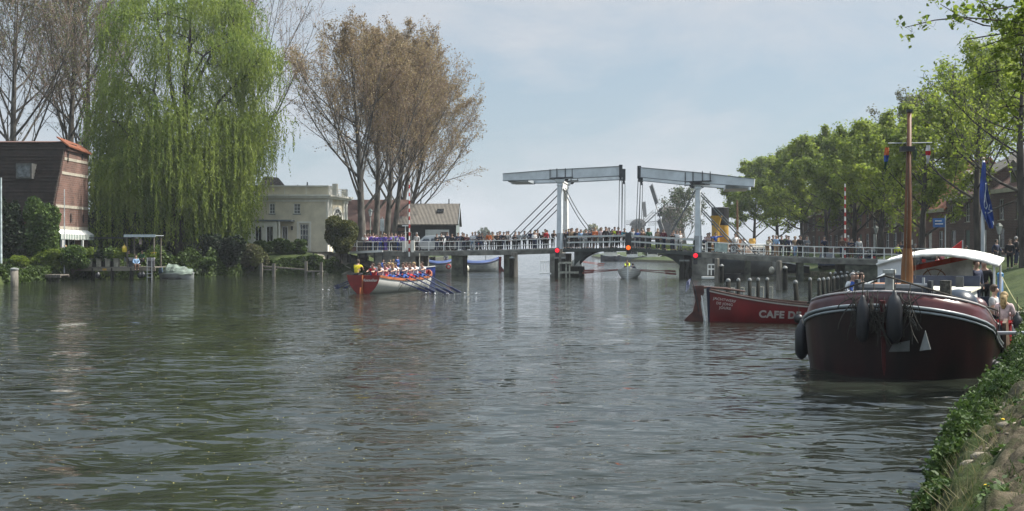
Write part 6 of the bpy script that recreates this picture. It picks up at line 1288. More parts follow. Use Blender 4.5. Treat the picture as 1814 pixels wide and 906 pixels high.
for k, (px, Y, Lm, lab) in enumerate([(900, 430, 15, 'distant low reed bank behind the left approach'), (760, 260, 16, 'dark hedge above the blue covered boats'), (1220, 212, 18, 'green bank plants seen under the right bridge leaf')]):
    x = XX(px, Y); shrub('bank_plants', lab, (x, Y, gz(x, Y) - .1), (Lm / 2, 2, .8 if k != 1 else 1.4), 4500, .4, lf_far if k == 0 else lf_dark if k == 1 else lf_mid, 60 + k, 14, group='plants on the far banks')
# ---------------- steamship with yellow funnel
def steamship():
    a = Vector((17.2, 96.8, 0)); b_ = Vector((28.2, 104.6, 0)); d = b_ - a; L = d.length; rt = thing('steamship', 'moored grey steamship with tall black topped yellow funnel behind the right bridge approach', 'ship', a, math.atan2(d.y, d.x))
    st = canoe_stations(L, 4.6, lambda f: -.4, lambda f: 2.1 + .5 * (1 - f) ** 3, 16, 1.6, .25, hollow=.45); hull_mesh(st, None, '', rt).build('hull', mat('ship_hull_paint', (.055, .065, .075), .4, .25, .8), rt, smooth=True)
    dk = MB(); rows_ = [[(x, -s[-1][0], s[-1][1] - .25), (x, s[-1][0], s[-1][1] - .25)] for x, s in st]; dk.grid(rows_); dk.build('deck', varn, rt)
    st_ = MB(); [st_.bar((x0, -s0_[-1][0] - .02, s0_[-1][1]), (x1, -s1_[-1][0] - .02, s1_[-1][1]), .06, .12) for (x0, s0_), (x1, s1_) in zip(st, st[1:])]; st_.build('rubbing_strake', mat('pale_strake', (.34, .36, .36), .5), rt)
    yf = mat('funnel_yellow', (.50, .30, .055), .5, .1, 2)
    fx = 4.6; f = MB().lathe([(.86, 1.9), (.84, 5.0), (.84, 5.02)], (fx, 0, 0), 20).build('funnel', yf, rt, smooth=True); MB().lathe([(.87, 5.0), (.87, 6.75), (.80, 6.8)], (fx, 0, 0), 20).build('funnel_top', mat('funnel_black', (.02, .02, .022), .5), f)
    MB().lathe([(.30, 1.9), (.30, 4.8), (.42, 5.3), (.62, 5.9)], (fx - 1.5, -.9, 0), 12).build('ventilator', yf, rt); MB().lathe([(.25, 1.9), (.25, 3.0), (.38, 3.4), (.3, 3.7)], (8.8, -.5, 0), 12).build('ventilator', yf, rt)
    MB().tube([(7.2, 0, 1.9), (7.1, 0, 7.6)], [.14, .09], 8).build('mast', mat('mast_brown', (.20, .12, .06), .6), rt)
    c = MB(); c.bb((5.6, -1.3, 1.95), (7.0, 1.3, 3.6)); c.build('wheelhouse', varn, rt); c = MB(); c.bb((7.6, -1.4, 1.95), (10.4, 1.4, 2.95)); co = c.build('deck_house', creamtrim, rt); MB().bb((7.8, -1.44, 2.3), (10.2, -1.405, 2.8)).build('window', glass, co)
    r = MB(); n_ = 16
    for sg in (-1,):
        for i in range(n_ + 1):
            f_ = 1 + (L - 2) * i / n_; k = f_ / L * 16; x, s = st[int(k)]; yq = sg * (s[-1][0] - .1); r.tube([(f_, yq, 2.0), (f_, yq, 3.1)], .022, 5)
        for z in (2.7, 3.1): r.tube([(1 + (L - 2) * i / n_, sg * (st[int((1 + (L - 2) * i / n_) / L * 16)][1][-1][0] - .1), z) for i in range(n_ + 1)], .022, 5)
    r.build('railing', white, rt); bpy.context.view_layer.update()
    person(in_boat(rt, 2.9, -.9, 2.05), R(60), 'stand', 'pink', 'pink', 'dark', 'dark haired person in pink standing on the steamship left of the yellow funnel', None, False, 'long')
    person(in_boat(rt, 1.8, -.6, 2.05), R(0), 'reach', 'dark blue', 'black', 'brown', 'person in dark blue with arms out at the end of the steamship', None)
    person(in_boat(rt, 6.3, -1.6, 2.0), R(20), 'stand', 'white', 'black', 'brown', 'person in white beside the wheelhouse of the steamship', None)
steamship()
# little dark dinghies by the bridge
open_boat('dinghy', 'small black dinghy right of the mooring post next to the right red lamp', (XX(1278, 80), 80.6, 0), 0, 1.7, 1.0, lambda f: .62, lambda f: -.1, rubber, rubber, rubber, stern=.9, thwarts=1, cat='boat')
open_boat('dinghy', 'dark dinghy pulled up at the green bank beyond the bridge', (XX(1388, 97), 97.5, .25), R(-15), 2.6, 1.2, lambda f: .7 + .4 * (1 - f), lambda f: 0, mat('tarred_hull', (.02, .022, .024), .5), rubber, mat('pale_rail', (.4, .4, .4), .5), stern=.3, thwarts=1, cat='boat')
m = thing('fender_buoy', 'pale round fender on the stern of the steamship', 'fender', (XX(1369, 96), 96.4, .55)); MB().ball((0, 0, 0), .28, 10, 8, (1, 1, 1.3)).build('float', MATS['pale_pole'], m); MB().tube([(0, 0, .3), (0, .2, 1.0)], .02, 5).build('rope', rope, m)
# ---------------- red sloop with lettering
def red_sloop():
    Y = 36.6; xs_ = XX(1257, Y); L = 7.8; rt = thing('red_sloop', 'red wooden sloop with white CAFE lettering and small stern flag behind the barge', 'boat', (xs_, Y, 0), R(-4))
    sh = lambda f: .60 + .55 * max(0, (.62 - f) / .62) ** 2.0 + .35 * max(0, f - .62) ** 2 * 4
    st = canoe_stations(L, 2.5, lambda f: -.45 + .25 * max(0, .25 - f), sh, 24, 1.5, .06, hollow=.42, ns=9); hull_mesh(st, None, '', rt).build('hull', sloopred, rt, smooth=True)
    mi = hull_mesh([(x, [(max(0, y - .05), z + .04) for y, z in s]) for x, s in st], None, '', rt); mi.f = [tuple(reversed(q)) for q in mi.f]; mi.build('inside', mat('brown_inside', (.10, .07, .05), .6, .2, 3), rt, smooth=True)
    g = MB(); w2 = MB(); bl = MB()
    for (x0, a), (x1, b) in zip(st, st[1:]):
        for sg in (1, -1):
            g.bar((x0, sg * a[-1][0], a[-1][1] + .02), (x1, sg * b[-1][0], b[-1][1] + .02), .12, .06); w2.bar((x0, sg * (a[-1][0] + .01), a[-1][1] - .035), (x1, sg * (b[-1][0] + .01), b[-1][1] - .035), .10, .045)
            za, zb_ = -.02, -.02
    g.build('gunwale', mat('brown_rail', (.10, .055, .04), .45, .2, 3), rt); w2.build('pale_stripe', mat('pale_rail2', (.38, .34, .30), .5, .1, 3), rt)
    hy = lambda x, z: -max(.02, interp_sec(st, x, z))
    s_ = MB(); s_.prism([(-.12, 0, sh(0) + .1), (.04, 0, sh(0) + .12), (.10, 0, -.3), (-.04, 0, -.3)], (0, -.05, 0), (0, .05, 0)); s_.build('stern_post', mat('navy_post', (.015, .02, .04), .4), rt)
    rd = MB(); rd.prism([(-.62, 0, 1.30), (-.22, 0, 1.32), (-.20, 0, 1.05), (-.34, 0, .7), (-.18, 0, -.3), (-.98, 0, -.3), (-.98, 0, -.05), (-.86, 0, .12), (-.62, 0, .35), (-.52, 0, .75)], (0, -.045, 0), (0, .045, 0)); rd.build('rudder', mat('brown_rudder', (.085, .035, .028), .5, .25, 4), rt)
    rd = MB(); rd.bar((-.30, -.0, .95), (-.13, 0, -.25), .1, .045); rd.build('white_edge', white, rt)
    MB().tube([(-.4, 0, 1.26), (.6, 0, 1.20), (1.3, 0, 1.10)], [.05, .045, .03], 8).build('tiller', MATS['brown_rail'], rt)
    MB().tube([(-.40, -.06, .35), (-.52, -.06, 1.1), (-.68, -.06, 1.62)], [.018, .018, .014], 6).build('flag_staff', dkmetal, rt)
    fl = MB(); rows_ = []
    for i in range(7):
        f = i / 6; rows_.append([(-.68 - .10 * f - .055 * j * (1 - .3 * f), -.06 + .04 * math.sin(f * 6 + j * 2), 1.60 - .42 * f - .04 * j) for j in range(4)])
    fl.grid(rows_); fm_ = mat('flag_cloth', (.5, .5, .55), .8, .3, 2, col2=(.06, .07, .2)); fl.build('flag', fm_, rt)
    # lettering follows the planking
    def put(txt, size, x, z, nm, bold=.0, rot=0.0, wdt=1.0):
        me = text_mesh(txt, size, letw, .002, bold, nm, wdt); c_, s__ = math.cos(rot), math.sin(rot)
        for v in me.vertices:
            u, v2 = v.co.x * c_ - v.co.y * s__, v.co.x * s__ + v.co.y * c_; X, Z = x + u, z + v2; v.co = (X, -interp_sec(st, X, Z) - .008 - abs(v.co.z), Z)
        link(nm, me, rt)
    put('JACHTWERF', .13, .50, .80, 'lettering', .003, -.14); put('DE JONG', .13, .50, .65, 'lettering', .003, -.10); put('JOURE', .13, .52, .50, 'lettering', .003, -.08)
    put('CAFE DE S', .35, 2.50, .30, 'lettering', .016, -.02, 0.98)
    fd = MB().ball((0, 0, 0), .17, 14, 10); o = fd.build('fender', rubber, rt, smooth=True); o.location = (2.95, -1.36, .20); MB().tube([(0, 0, .15), (.05, .15, .5)], .012, 5).build('rope', rope, o)
    m = MB(); m.lathe([(.16, 0), (.20, .12), (.12, .16)], (4.05, -.9, .62), 10); m.build('orange_cloth', mat('orange_cloth_m', (.6, .09, .02), .7), rt)
def interp_sec(st, x, z):
    xs_ = [q[0] for q in st]; x = min(max(x, xs_[0]), xs_[-1]); i = min(len(st) - 2, max(0, int(np.searchsorted(xs_, x) - 1))); f = (x - xs_[i]) / (xs_[i + 1] - xs_[i]); r = []
    for k in (i, i + 1): s = st[k][1]; r.append(np.interp(z, [q[1] for q in s], [q[0] for q in s]))
    return float(lerp(r[0], r[1], f))
red_sloop()
# ---------------- row of thin mooring posts
def mpost(px, py_top, Y, wpx, label, lean=0.0, line=False, capm=palecap, gp='slim mooring posts in the small marina'):
    x = XX(px, Y); rt = thing('mooring_post', label, 'mooring post', (x, Y, -1.0), 0, gp); h = ZZ(py_top, Y) + 1; r_ = wpx * Y / F / 2
    MB().tube([(lean, 0, 0), (0, 0, h - .06)], [r_ * 1.05, r_], 10).build('pile', darkwood, rt, smooth=True); MB().lathe([(r_ * 1.06, h - .07), (r_ * 1.06, h - .01), (r_ * .6, h + .05), (.01, h + .06)], (0, 0, 0), 10).build('pile_cap', capm, rt)
    if line: MB().tube([(r_ + .02, -.02, h - .35), (r_ + .16, -.03, h - .35), (r_ + .14, -.03, h - .95), (r_ + .02, -.02, h - 1.1)], .018, 5).build('mooring_rod', mat('pale_rod', (.33, .32, .25), .6), rt)
for i, (px, w_) in enumerate([(1290, 8), (1308, 6.5), (1328, 6.5), (1343, 6), (1359, 6)]):
    mpost(px, 496 - i * .5, 43 + i * .3, w_, '%s slim post from left in the row behind the red sloop' % ORD[i], line=True)
mpost(1409, 499, 39.5, 8, 'leaning dark post rising behind the red sloop with orange cloth at its foot', lean=.16)
mpost(1435, 494, 46, 6, 'lone slim post between the leaning post and the dense group of posts')
for i, (px, py) in enumerate([(1451, 495), (1459, 494), (1467, 493), (1477, 491.5), (1484, 490.5), (1492, 489), (1499, 488), (1507, 486.5)]):
    mpost(px, py, 47 + i * 2.0, 6 - i * .2, '%s post of the dense front row left of the barge wheelhouse' % ORD[i])
for i, (px, py) in enumerate([(1471, 484), (1480, 483), (1490, 482), (1501, 482), (1512, 481), (1520, 482)]):
    mpost(px, py, 64 + i * 1.5, 4.6, '%s post of the dense back row left of the barge' % ORD[i])
for i, (px, tp, hr) in enumerate([(1511, 'white', 'grey'), (1517, 'blue', 'brown'), (1526, 'white', 'brown')]):
    Y = 34; person((XX(px, Y), Y, .95), R(20 * i - 10), 'sit', tp, 'dark blue', hr, '%s person from left sitting behind the barge bow, in %s top' % (ORD[i], tp), 'people sitting in the marina', True, 'short', .95)
# ================================================================== BARGE
def barge():
    o_ = Vector((XX(1564, 20.4), 20.4, 0)); rz = R(60.5); rt = thing('river_barge', 'dark red steel barge with bluff bow, brown mast and white canopy at the right bank', 'barge', o_, rz)
    L = 15.5; Bm = 1.96
    def hb(x, p=2.3, x0=0, l=1.9): u = max(0, min(1, (x - x0) / l)); f = (1 - (1 - u) ** p) ** .5; t = max(0, (x - 11.5) / 4); return Bm * f * (1 - .45 * t * t)
    zs = lambda x: .26 + 1.26 * max(0, 1 - x / 7.2) ** 2.0 + .25 * max(0, (x - 10) / 5.5) ** 2
    zt = lambda x: zs(x) + .27 + .22 * min(1, x / 2.6)
    X = [0, .008, .025, .055, .1, .17, .27, .4, .57, .8, 1.1, 1.5, 2.0, 2.4, 2.9, 3.5, 4.2, 5, 6, 7, 8.5, 10, 11.5, 13, 14.3, 15.5]
    NS = [(-.55, .0), (-.5, .65), (-.35, .88), (-.05, .945), (.25, .97), (.55, .985), (.8, .995), (1.0, 1.0)]
    def sec(x):
        z1 = zs(x); out_ = []
        for i, (q, w_) in enumerate(NS):
            z = q * z1 if q > 0 else q; rake = .16 * (1 - max(-.3, min(1, z / 1.5))) * max(0, 1 - x / 3.0); b = hb(x) * (w_ if i else 0); out_.append((b, z, rake))
        return out_
    st = [(x, sec(x)) for x in X]; hull_mesh(st, None, '', rt).build('hull', mat('barge_hull_paint', (.020, .006, .006), .34, .45, 1.6, bump=.15, bscale=5, stretch=(1.3, 1.3, .35)), rt, smooth=True)
    def loft(fn, name, m, smooth=True, parent=None):
        mb = MB(); rows_ = []
        for x in X: rows_.append([Vector((q[0], -q[1], q[2])) for q in reversed(fn(x))])
        rows2 = [[Vector(q) for q in fn(x)] for x in X]
        mb.grid(rows_); mb.grid(rows2); return mb.build(name, m, parent or rt, smooth)
    # bulwark leaning inwards, cap rail, double rubbing strake
    def inn(x, d): return max(0.0, hb(x) - d)
    bwk = lambda x: [(x + .10 * max(0, 1 - x), inn(x, .0), zs(x)), (x + .14 * max(0, 1 - x), inn(x, .05), lerp(zs(x), zt(x), .5)), (x + .18 * max(0, 1 - x), inn(x, .13), zt(x)), (x + .24 * max(0, 1 - x), inn(x, .17), zt(x)), (x + .2, inn(x, .14), zs(x) - .1)]
    loft(bwk, 'bulwark', mat('bulwark_paint', (.062, .012, .013), .28, .22, 1.4), True)
    def bead(zf, xo, yo, r_, name, m):
        P = [(x + xo * max(0, 1 - x), hb(x) + yo if x > 0 else 0, zf(x)) for x in X]; P2 = [(x, -y, z) for x, y, z in reversed(P)]
        MB().tube(P2[:-1] + P, r_, 8).build(name, m, rt, smooth=True)
    pstr = mat('pale_blue_grey_strake', (.27, .30, .31), .35, .12, 3)
    bead(zs, -.03, .02, .034, 'rubbing_strake', pstr); bead(lambda x: zs(x) - .085, -.02, .015, .026, 'rubbing_strake', pstr); bead(lambda x: zt(x) + .01, .2, -.14, .028, 'cap_rail', mat('pale_cap_rail', (.33, .31, .30), .4, .15, 3))
    P = [(x + .30 * max(0, 1 - x / 3), hb(x) * .945 + .008, .13) for x in X]; P2 = [(x, -y, z) for x, y, z in reversed(P)]; MB().tube(P2[:-1] + P, .014, 6).build('waterline_stripe', mat('dull_pale_line', (.30, .22, .20), .5, .2, 6), rt)
    MB().tube([(-.05, 0, 1.62), (.0, 0, 1.2), (.12, 0, .5), (.25, 0, -.2)], [.06, .055, .05, .05], 8).build('stem_bar', mat('stem_paint', (.08, .02, .02), .3), rt)
    d = MB(); d.grid([[(x + .15, -max(.01, inn(x, .2)), zs(x) - .02) for x in X], [(x + .15, max(.01, inn(x, .2)), zs(x) - .02) for x in X]]); d.build('deck', mat('deck_paint', (.12, .11, .10), .7, .2, 3), rt)
    def LP(px, py, Y):  # world pixel point -> local
        return inv(rt) @ W(px, py, Y)
    def wbuild(mb, name, m, parent=None, smooth=False):
        Mi = inv(rt); mb.v = [tuple(Mi @ Vector(p)) for p in mb.v]; return mb.build(name, m, parent or rt, smooth)
    # mast
    mastm = mat('varnished_mast', (.14, .055, .022), .6, .2, 2.2, stretch=(3, 3, .5)); Ym = 25.2
    b_ = W(1606, 505, Ym); b_.z = 1.0; t_ = W(1611, 200, Ym)
    m = MB(); m.tube([b_, b_.lerp(t_, .5), t_], [.105, .085, .05], 14); ms = wbuild(m, 'mast', mastm, None, True)
    m = MB(); m.tube([b_, W(1607, 470, Ym), W(1607.4, 440, Ym)], [.16, .145, .11], 12); wbuild(m, 'mast_foot', mat('mast_foot_wood', (.14, .058, .018), .4, .15, 3), ms)
    m = MB(); m.tube([W(1573, 254, Ym), W(1651, 253, Ym)], .014, 6); wbuild(m, 'yard', greyp, ms)
    m = MB(); c = W(1608, 262, Ym); m.box(c + Vector((-.06, -.1, -.04)), (.34, .16, .12)); m.tube([W(1611, 200, Ym), W(1611, 194, Ym)], .06, 8); m.box(W(1581, 222, Ym - .02) * 0 + W(1611, 197, Ym), (.12, .12, .05)); wbuild(m, 'mast_fitting', dkmetal, ms)
    def pennant(px, py, wpx, hpx, cols, sw=0.0):
        y0 = 0
        for k, (cm, f0, f1) in enumerate(cols):
            m = MB(); rows_ = []
            for i in range(5):
                f = lerp(f0, f1, i / 4); rows_.append([W(px + (j / 4 - .5) * wpx * (1 - .45 * f) + sw * f * 6, py + hpx * f, Ym) + Vector((0, .05 * math.sin(j * 2.1 + f * 5), 0)) for j in range(5)])
            m.grid(rows_); wbuild(m, 'signal_flag', cm, ms)
    cr, cb, cw, cg = CM['red'], CM['blue'], CM['white'], CM['green']
    pennant(1572, 262, 8, 38, [(CM['orange'], 0, .35), (cb, .35, .65), (cg, .65, 1)], -.8); pennant(1620, 262, 8, 22, [(mat('dull_green_cloth', (.16, .22, .16), .8), 0, 1)]); pennant(1645, 258, 8, 32, [(cw, 0, .3), (cr, .3, .55), (cw, .55, 1)], -.4)
    for px0, py0, Y0, px1, py1, Y1 in ((1611, 215, Ym, 1604, 500, Ym - .2), (1611, 230, Ym, 1622, 495, Ym)):
        m = MB(); m.tube([W(px0, py0, Y0), W(px1, py1, Y1)], .008, 5); wbuild(m, 'halyard', rope, ms)
    # canopy over the wheelhouse
    a = Vector((8.3, 0, 0)); rows_ = []; cv = mat('white_canopy', (.74, .73, .66), .6, .08, 2.5, bump=.15)
    for i in range(9):
        u = lerp(-1, 1, i / 8); y = -u * 1.62; arch = .30 * (1 - u * u); rows_.append([(lerp(9.2, 12.2, j / 6), y, 2.24 + arch + .17 * j / 6 + .012 * math.sin(j * 3)) for j in range(7)])
    m = MB(); m.grid(rows_); m.grid([[(p[0], p[1] * .995, p[2] - .05) for p in r] for r in reversed(rows_)]); co = m.build('canopy', cv, rt, smooth=True)
    m = MB(); m.tube([(9.2, r[0][1], r[0][2] - .03) for r in rows_], .045, 6); m.build('canopy_edge', mat('canopy_edge_m', (.6, .6, .56), .5), co)
    for x_, y_ in ((9.3, 1.5), (9.3, -1.5), (12.1, 1.5), (12.1, -1.5)): MB().tube([(x_, y_, .5), (x_, y_, 2.2)], .03, 8).build('canopy_post', white, rt)
    # wheelhouse panel, cabin
    m = MB(); m.bb((9.25, .65, .7), (9.32, 1.6, 2.36)); m.build('white_screen', mat('white_gloss', (.66, .67, .66), .35, .06, 2), rt)
    m = MB(); m.box((6.3, .1, 1.18), (2.9, 2.7, .85), taper=.95); cab = m.build('cabin', MATS['white_gloss'], rt); m = MB(); m.box((6.3, .1, 1.64), (3.05, 2.75, .05)); m.build('cabin_top', mat('cream_deck_paint', (.62, .60, .50), .6, .08, 2), cab)
    m = MB(); m.box((5.9, .75, 1.72), (.8, .8, .12)); m.build('hatch', mat('hatch_wood', (.35, .16, .07), .5), cab); m = MB(); m.box((7.3, -.8, 1.8), (.25, .18, .28)); m.build('vent_box', dkmetal, cab)
    for q in (-.7, .1, .9): m = MB(); m.bb((4.79, q - .22, 1.1), (4.84, q + .22, 1.36)); m.build('window', glass, cab)
    for q in (5.4, 6.3, 7.2): m = MB(); m.bb((q - .22, -1.31, 1.12), (q + .22, -1.26, 1.38)); m.build('window', glass, cab)
    m = MB(); m.bb((7.75, -1.25, .5), (7.85, 1.3, 1.95)); m.bb((9.9, -1.4, .5), (10.0, 1.4, 1.3)); m.build('wheelhouse_wall', mat('dark_blue_panel', (.02, .03, .06), .4), rt)
    m = MB(); k = 20; wc = Vector((9.7, .1, 1.75)); m.grid([[wc + Vector((.02 * math.cos(2 * math.pi * j / 6), math.cos(2 * math.pi * i / k) * (.34 + .02 * math.sin(2 * math.pi * j / 6)), math.sin(2 * math.pi * i / k) * (.34 + .02 * math.sin(2 * math.pi * j / 6)))) for j in range(7)] for i in range(k + 1)])
    for i in range(6): a_ = math.pi * i / 3; m.tube([wc, wc + Vector((0, math.cos(a_) * .4, math.sin(a_) * .4))], .012, 5)
    m.build('steering_wheel', mastm, rt)
    # big flag hanging at the stern: orange red, white, blue
    for k, (cm, f0, f1) in enumerate(((mat('flag_red', (.50, .06, .03), .8), 0, .14), (mat('flag_white', (.6, .6, .6), .8), .14, .68), (mat('flag_blue', (.03, .06, .22), .8), .68, 1.0))):
        m = MB(); rows_ = []
        for i in range(5):
            f = lerp(f0, f1, i / 4); rows_.append([(11.9 + .06 * math.sin(j * 1.7), .95 - 1.7 * j / 8 , 2.35 - 1.2 * f - .35 * (j / 8) * (1 - f) * 0 + .4 * (j / 8 - .5)) for j in range(9)])
        m.grid(rows_); m.build('stern_flag', cm, rt)
    MB().tube([(12.0, .98, .6), (11.9, .98, 2.6)], .025, 6).build('flag_staff', MATS['varnished_mast'], rt)
    # windlass, bitts, posts and rope netting at the bow
    m = MB(); m.box((.85, 0, 1.85), (.16, .16, .75)); m.box((.85, 0, 2.2), (.24, .24, .08)); m.build('bow_post', mat('pale_iron', (.30, .32, .30), .6, .2, 5), rt)
    m = MB(); m.tube([(1.4, -.7, 1.75), (1.4, .7, 1.75)], [.17, .17], 12); m.box((1.4, .75, 1.65), (.35, .08, .7)); m.box((1.4, -.75, 1.65), (.35, .08, .7)); m.build('windlass', dkmetal, rt)
    m = MB(); m.tube([(2.3, .0, 1.55), (2.3, -.9, 1.5)], [.20, .22], 10); m.tube([(2.2, .2, 1.6), (2.3, .65, 1.55)], [.2, .16], 10); m.build('dark_bundle', mat('dark_bundle_m', (.03, .025, .022), .8, .3, 8, bump=.8, bscale=12), rt)
    m = MB(); m.tube([(2.4, -.95, 1.0), (2.4, -.95, 1.98)], [.14, .12], 10); bt = m.build('bitt', mat('rope_wrapped', (.09, .085, .07), .9, .3, 12, bump=1, bscale=30), rt)
    m = MB(); m.tube([(1.9, -.55, 1.3), (1.9, -.55, 2.05)], [.03, .03], 6); m.tube([(1.9, -.62, 1.9), (1.9, -.3, 1.9)], [.03, .03], 6); m.build('rail_stanchion', greyp, rt)
    m = MB(); m.tube([(1.6, .9, 1.7), (2.9, .25, 2.2)], .025, 6); m.build('boat_hook', pstr, rt)
    # ropes from bow post down to both rails with hanging loops
    rr = random.Random(4); m = MB()
    for sg, ex in ((1, 2.0), (-1, 2.4)):
        A = Vector((.3, 0, 2.12)); B = Vector((ex, sg * (hb(ex) + .02), zt(ex) + .06)); C_ = A.lerp(B, .5) + Vector((-.35, sg * .45, -.1)); P = bez(A, C_, B, 12); m.tube(P, .022, 6)
        for p in P[1:10]:
            q = p + Vector((-.12, rr.uniform(-.05, .05), -rr.uniform(.25, .6))); m.tube([p, p.lerp(q, .5) + rvec(rr) * .03, q], .010, 4)
    for z0_, z1_, dy in ((1.75, 1.35, .75), (1.6, 1.12, .6), (1.45, .95, .45), (1.3, .85, .3)):
        P = bez(Vector((-.0, -dy, z0_)), Vector((-.28, 0, z1_ - .35)), Vector((-.0, dy, z0_)), 12); m.tube(P, .012, 5)
    for y_ in (-.6, -.4, -.2, .2, .4, .6): m.tube([(-.0, y_, 1.8), (-.16, y_ * .8, 1.3), (-.1, y_ * .6, 1.05)], .009, 4)
    for k in range(85):
        a = Vector((-.02, rr.uniform(-.65, .65), rr.uniform(1.3, 1.85))); b_ = a + Vector((-.12, rr.uniform(-.3, .3), -rr.uniform(.2, .7))); m.tube(bez(a, a.lerp(b_, .5) + Vector((-.12, rr.uniform(-.15, .15), 0)), b_, 4), rr.uniform(.007, .014), 4)
    m.build('rope_netting', mat('dark_rope', (.045, .042, .034), .9, .3, 20), rt)
    P = bez(Vector((1.6, -(hb(1.6)) - .03, zt(1.6))), Vector((1.7, -hb(1.7) - .1, 1.15)), Vector((1.9, -hb(1.9) - .02, .75)), 8); MB().tube(P, .012, 5).build('hanging_rope', rope, rt)
    # bow fenders and the anchor fluke
    def fender(c, r_, h, tilt=(0, 0), top=None, name='fender'):
        m = MB(); prof = [(.02, -h / 2), (r_ * .55, -h / 2 + .04), (r_ * .95, -h * .33), (r_, 0), (r_ * .95, h * .3), (r_ * .6, h / 2 - .05), (.05, h / 2), (.04, h / 2 + .06), (.01, h / 2 + .08)]; m.lathe(prof, (0, 0, 0), 16); o = m.build(name, rubber, rt, smooth=True); o.location = c; o.rotation_euler = (tilt[0], tilt[1], 0)
        m = MB(); tp = Vector(top) - Vector(c) if top else Vector((0, 0, h / 2 + .5)); m.tube([(0, 0, h / 2), tp], .012, 5) if not (tilt[0] or tilt[1]) else m.tube([(0, 0, h / 2), (0, 0, h / 2 + .3)], .012, 5); m.build('fender_rope', rope, o)
    fender((-.22, .36, 1.20), .13, .90); fender((-.24, -.26, 1.26), .16, 1.0); 
    fender((2.0, hb(2.0) + .16, .52), .155, .86, (0, 0), (2.0, hb(2) - .05, 1.35))
    c1 = LP(1757, 660, 21.6); fender((c1.x, c1.y, c1.z), .22, .62, (R(25), 0)); c1 = LP(1771, 616, 23.6); fender((c1.x, c1.y, c1.z), .17, .95); c1 = LP(1792, 608, 25.5); fender((c1.x, c1.y, c1.z), .15, .8); c1 = LP(1802, 585, 27.5); fender((c1.x, c1.y, c1.z), .16, .85)
    m = MB(); m.prism([(0, 0, .42), (.02, .11, 0), (0, -.10, .04)], (-.02, 0, 0), (.02, 0, 0)); o = m.build('anchor_fluke', mat('pale_fluke', (.24, .25, .24), .6, .15, 5), rt); o.location = (-.04, -.82, .62); m = MB(); m.prism([(0, -.1, .2), (0, .22, .12), (0, .3, -.05), (0, -.1, -.02)], (-.02, 0, 0), (.02, 0, 0)); o2 = m.build('anchor_fluke', mat('dull_fluke', (.08, .085, .08), .6, .15, 5), rt); o2.location = (-.04, -.42, .62)
    m = MB(); m.tube([(.15, -.25, 1.5), (.15, -.45, .9)], .035, 8); m.build('anchor_shank', dkmetal, rt)
    # big dark ball fender on the foredeck, leeboard, side deck details
    c = LP(1698, 541, 23.2); m = MB().ball((0, 0, 0), .43, 20, 14, (1, 1.0, .88)); o = m.build('ball_fender', mat('navy_rubber', (.018, .028, .045), .35, .2, 3), rt, smooth=True); o.location = c
    m = MB(); m.ball((0, 0, 0), .25, 14, 10, (1, 1.1, 1)); o = m.build('ball_fender', mat('maroon_rubber', (.07, .02, .02), .4, .2, 3), rt, smooth=True); o.location = LP(1728, 545, 24)
    m = MB(); m.prism([(4.2, -hb(5) - .06, .95), (5.1, -hb(5) - .06, 1.0), (6.2, -hb(5) - .06, .1), (5.4, -hb(5) - .06, -.15), (4.4, -hb(5) - .06, .3)], (0, -.04, 0), (0, .04, 0)); m.build('leeboard', mat('leeboard_wood', (.11, .07, .045), .6, .25, 3), rt)
    m = MB(); m.tube([(3.7, -1.85, .75), (3.7, -2.5, .78)], .04, 8); m.build('rail_pole', greyp, rt)
    bpy.context.view_layer.update()
    def P_(px, py, Y, foot): v = W(px, py, Y); v.z = foot; return v
    person(P_(1761, 500, 25.4, -.02 + .02), R(50), 'folded', 'pale grey', 'dark blue', 'brown', 'brown haired person in pale grey shirt bending at the side of the red barge', None, False, 'short', 1.0, True)
    person(P_(1779, 500, 24.9, -.06 + .02), R(140), 'folded', 'pale pink', 'red', 'blonde', 'person with long blonde hair standing at the right side of the red barge', None, True, 'long', .93, True)
    person(P_(1729, 470, 31.0, .58), R(20), 'stand', 'dark blue', 'black', 'brown', 'left person in dark clothes standing under the white canopy of the barge', None, True, 'short', 1.0)
    person(P_(1743, 470, 31.3, .58), R(-30), 'stand', 'black', 'black', 'dark', 'right person in black standing under the white canopy of the barge', None, True, 'short', 1.0)
    person(P_(1718, 470, 29.0, .9), R(20), 'sit', 'brown', 'black', 'brown', 'person sitting low beside the cabin under the white canopy', None, True, 'short', 1.0)
barge()
# gangboard the two people stand on, at the side of the barge
def jetty(name, label, loc, rz, L, wd, z, piles=(), m=oldwood, cat='jetty', board=.09):
    rt = thing(name, label, cat, loc, rz); mb = MB(); n_ = max(3, int(L / .28))
    for i in range(n_): x = L * (i + .5) / n_; mb.box((x, 0, z - board / 2), (L / n_ * .92, wd, board))
    mb.build('planks', m, rt); mb = MB(); 
    for s in (-1, 1): mb.bb((0, s * (wd / 2 - .06) - .05, z - board - .16), (L, s * (wd / 2 - .06) + .05, z - board - .003))
    mb.build('bearers', m, rt)
    for x, y, top, r_ in piles: MB().lathe([(r_ * 1.05, -1.2), (r_, top - .02), (r_ * .8, top)], (x, y, 0), 10).build('pile', darkwood if top < z else m, rt, smooth=True)
    return rt
gj = W(1792, 552, 31); jetty('gangplank', 'weathered grey gangplank from the right bank behind the two people at the barge', (gj.x - .3, gj.y, 0), R(-12), 3.4, .7, .72, ((.3, 0, .6, .07),))
jetty('jetty', 'narrow plank staging beside the barge on which two people stand', (XX(1752, 24.6), 24.3, 0), R(38), 2.4, 1.0, 0.0 + .0, ((.4, .3, -.1, .06),)) 
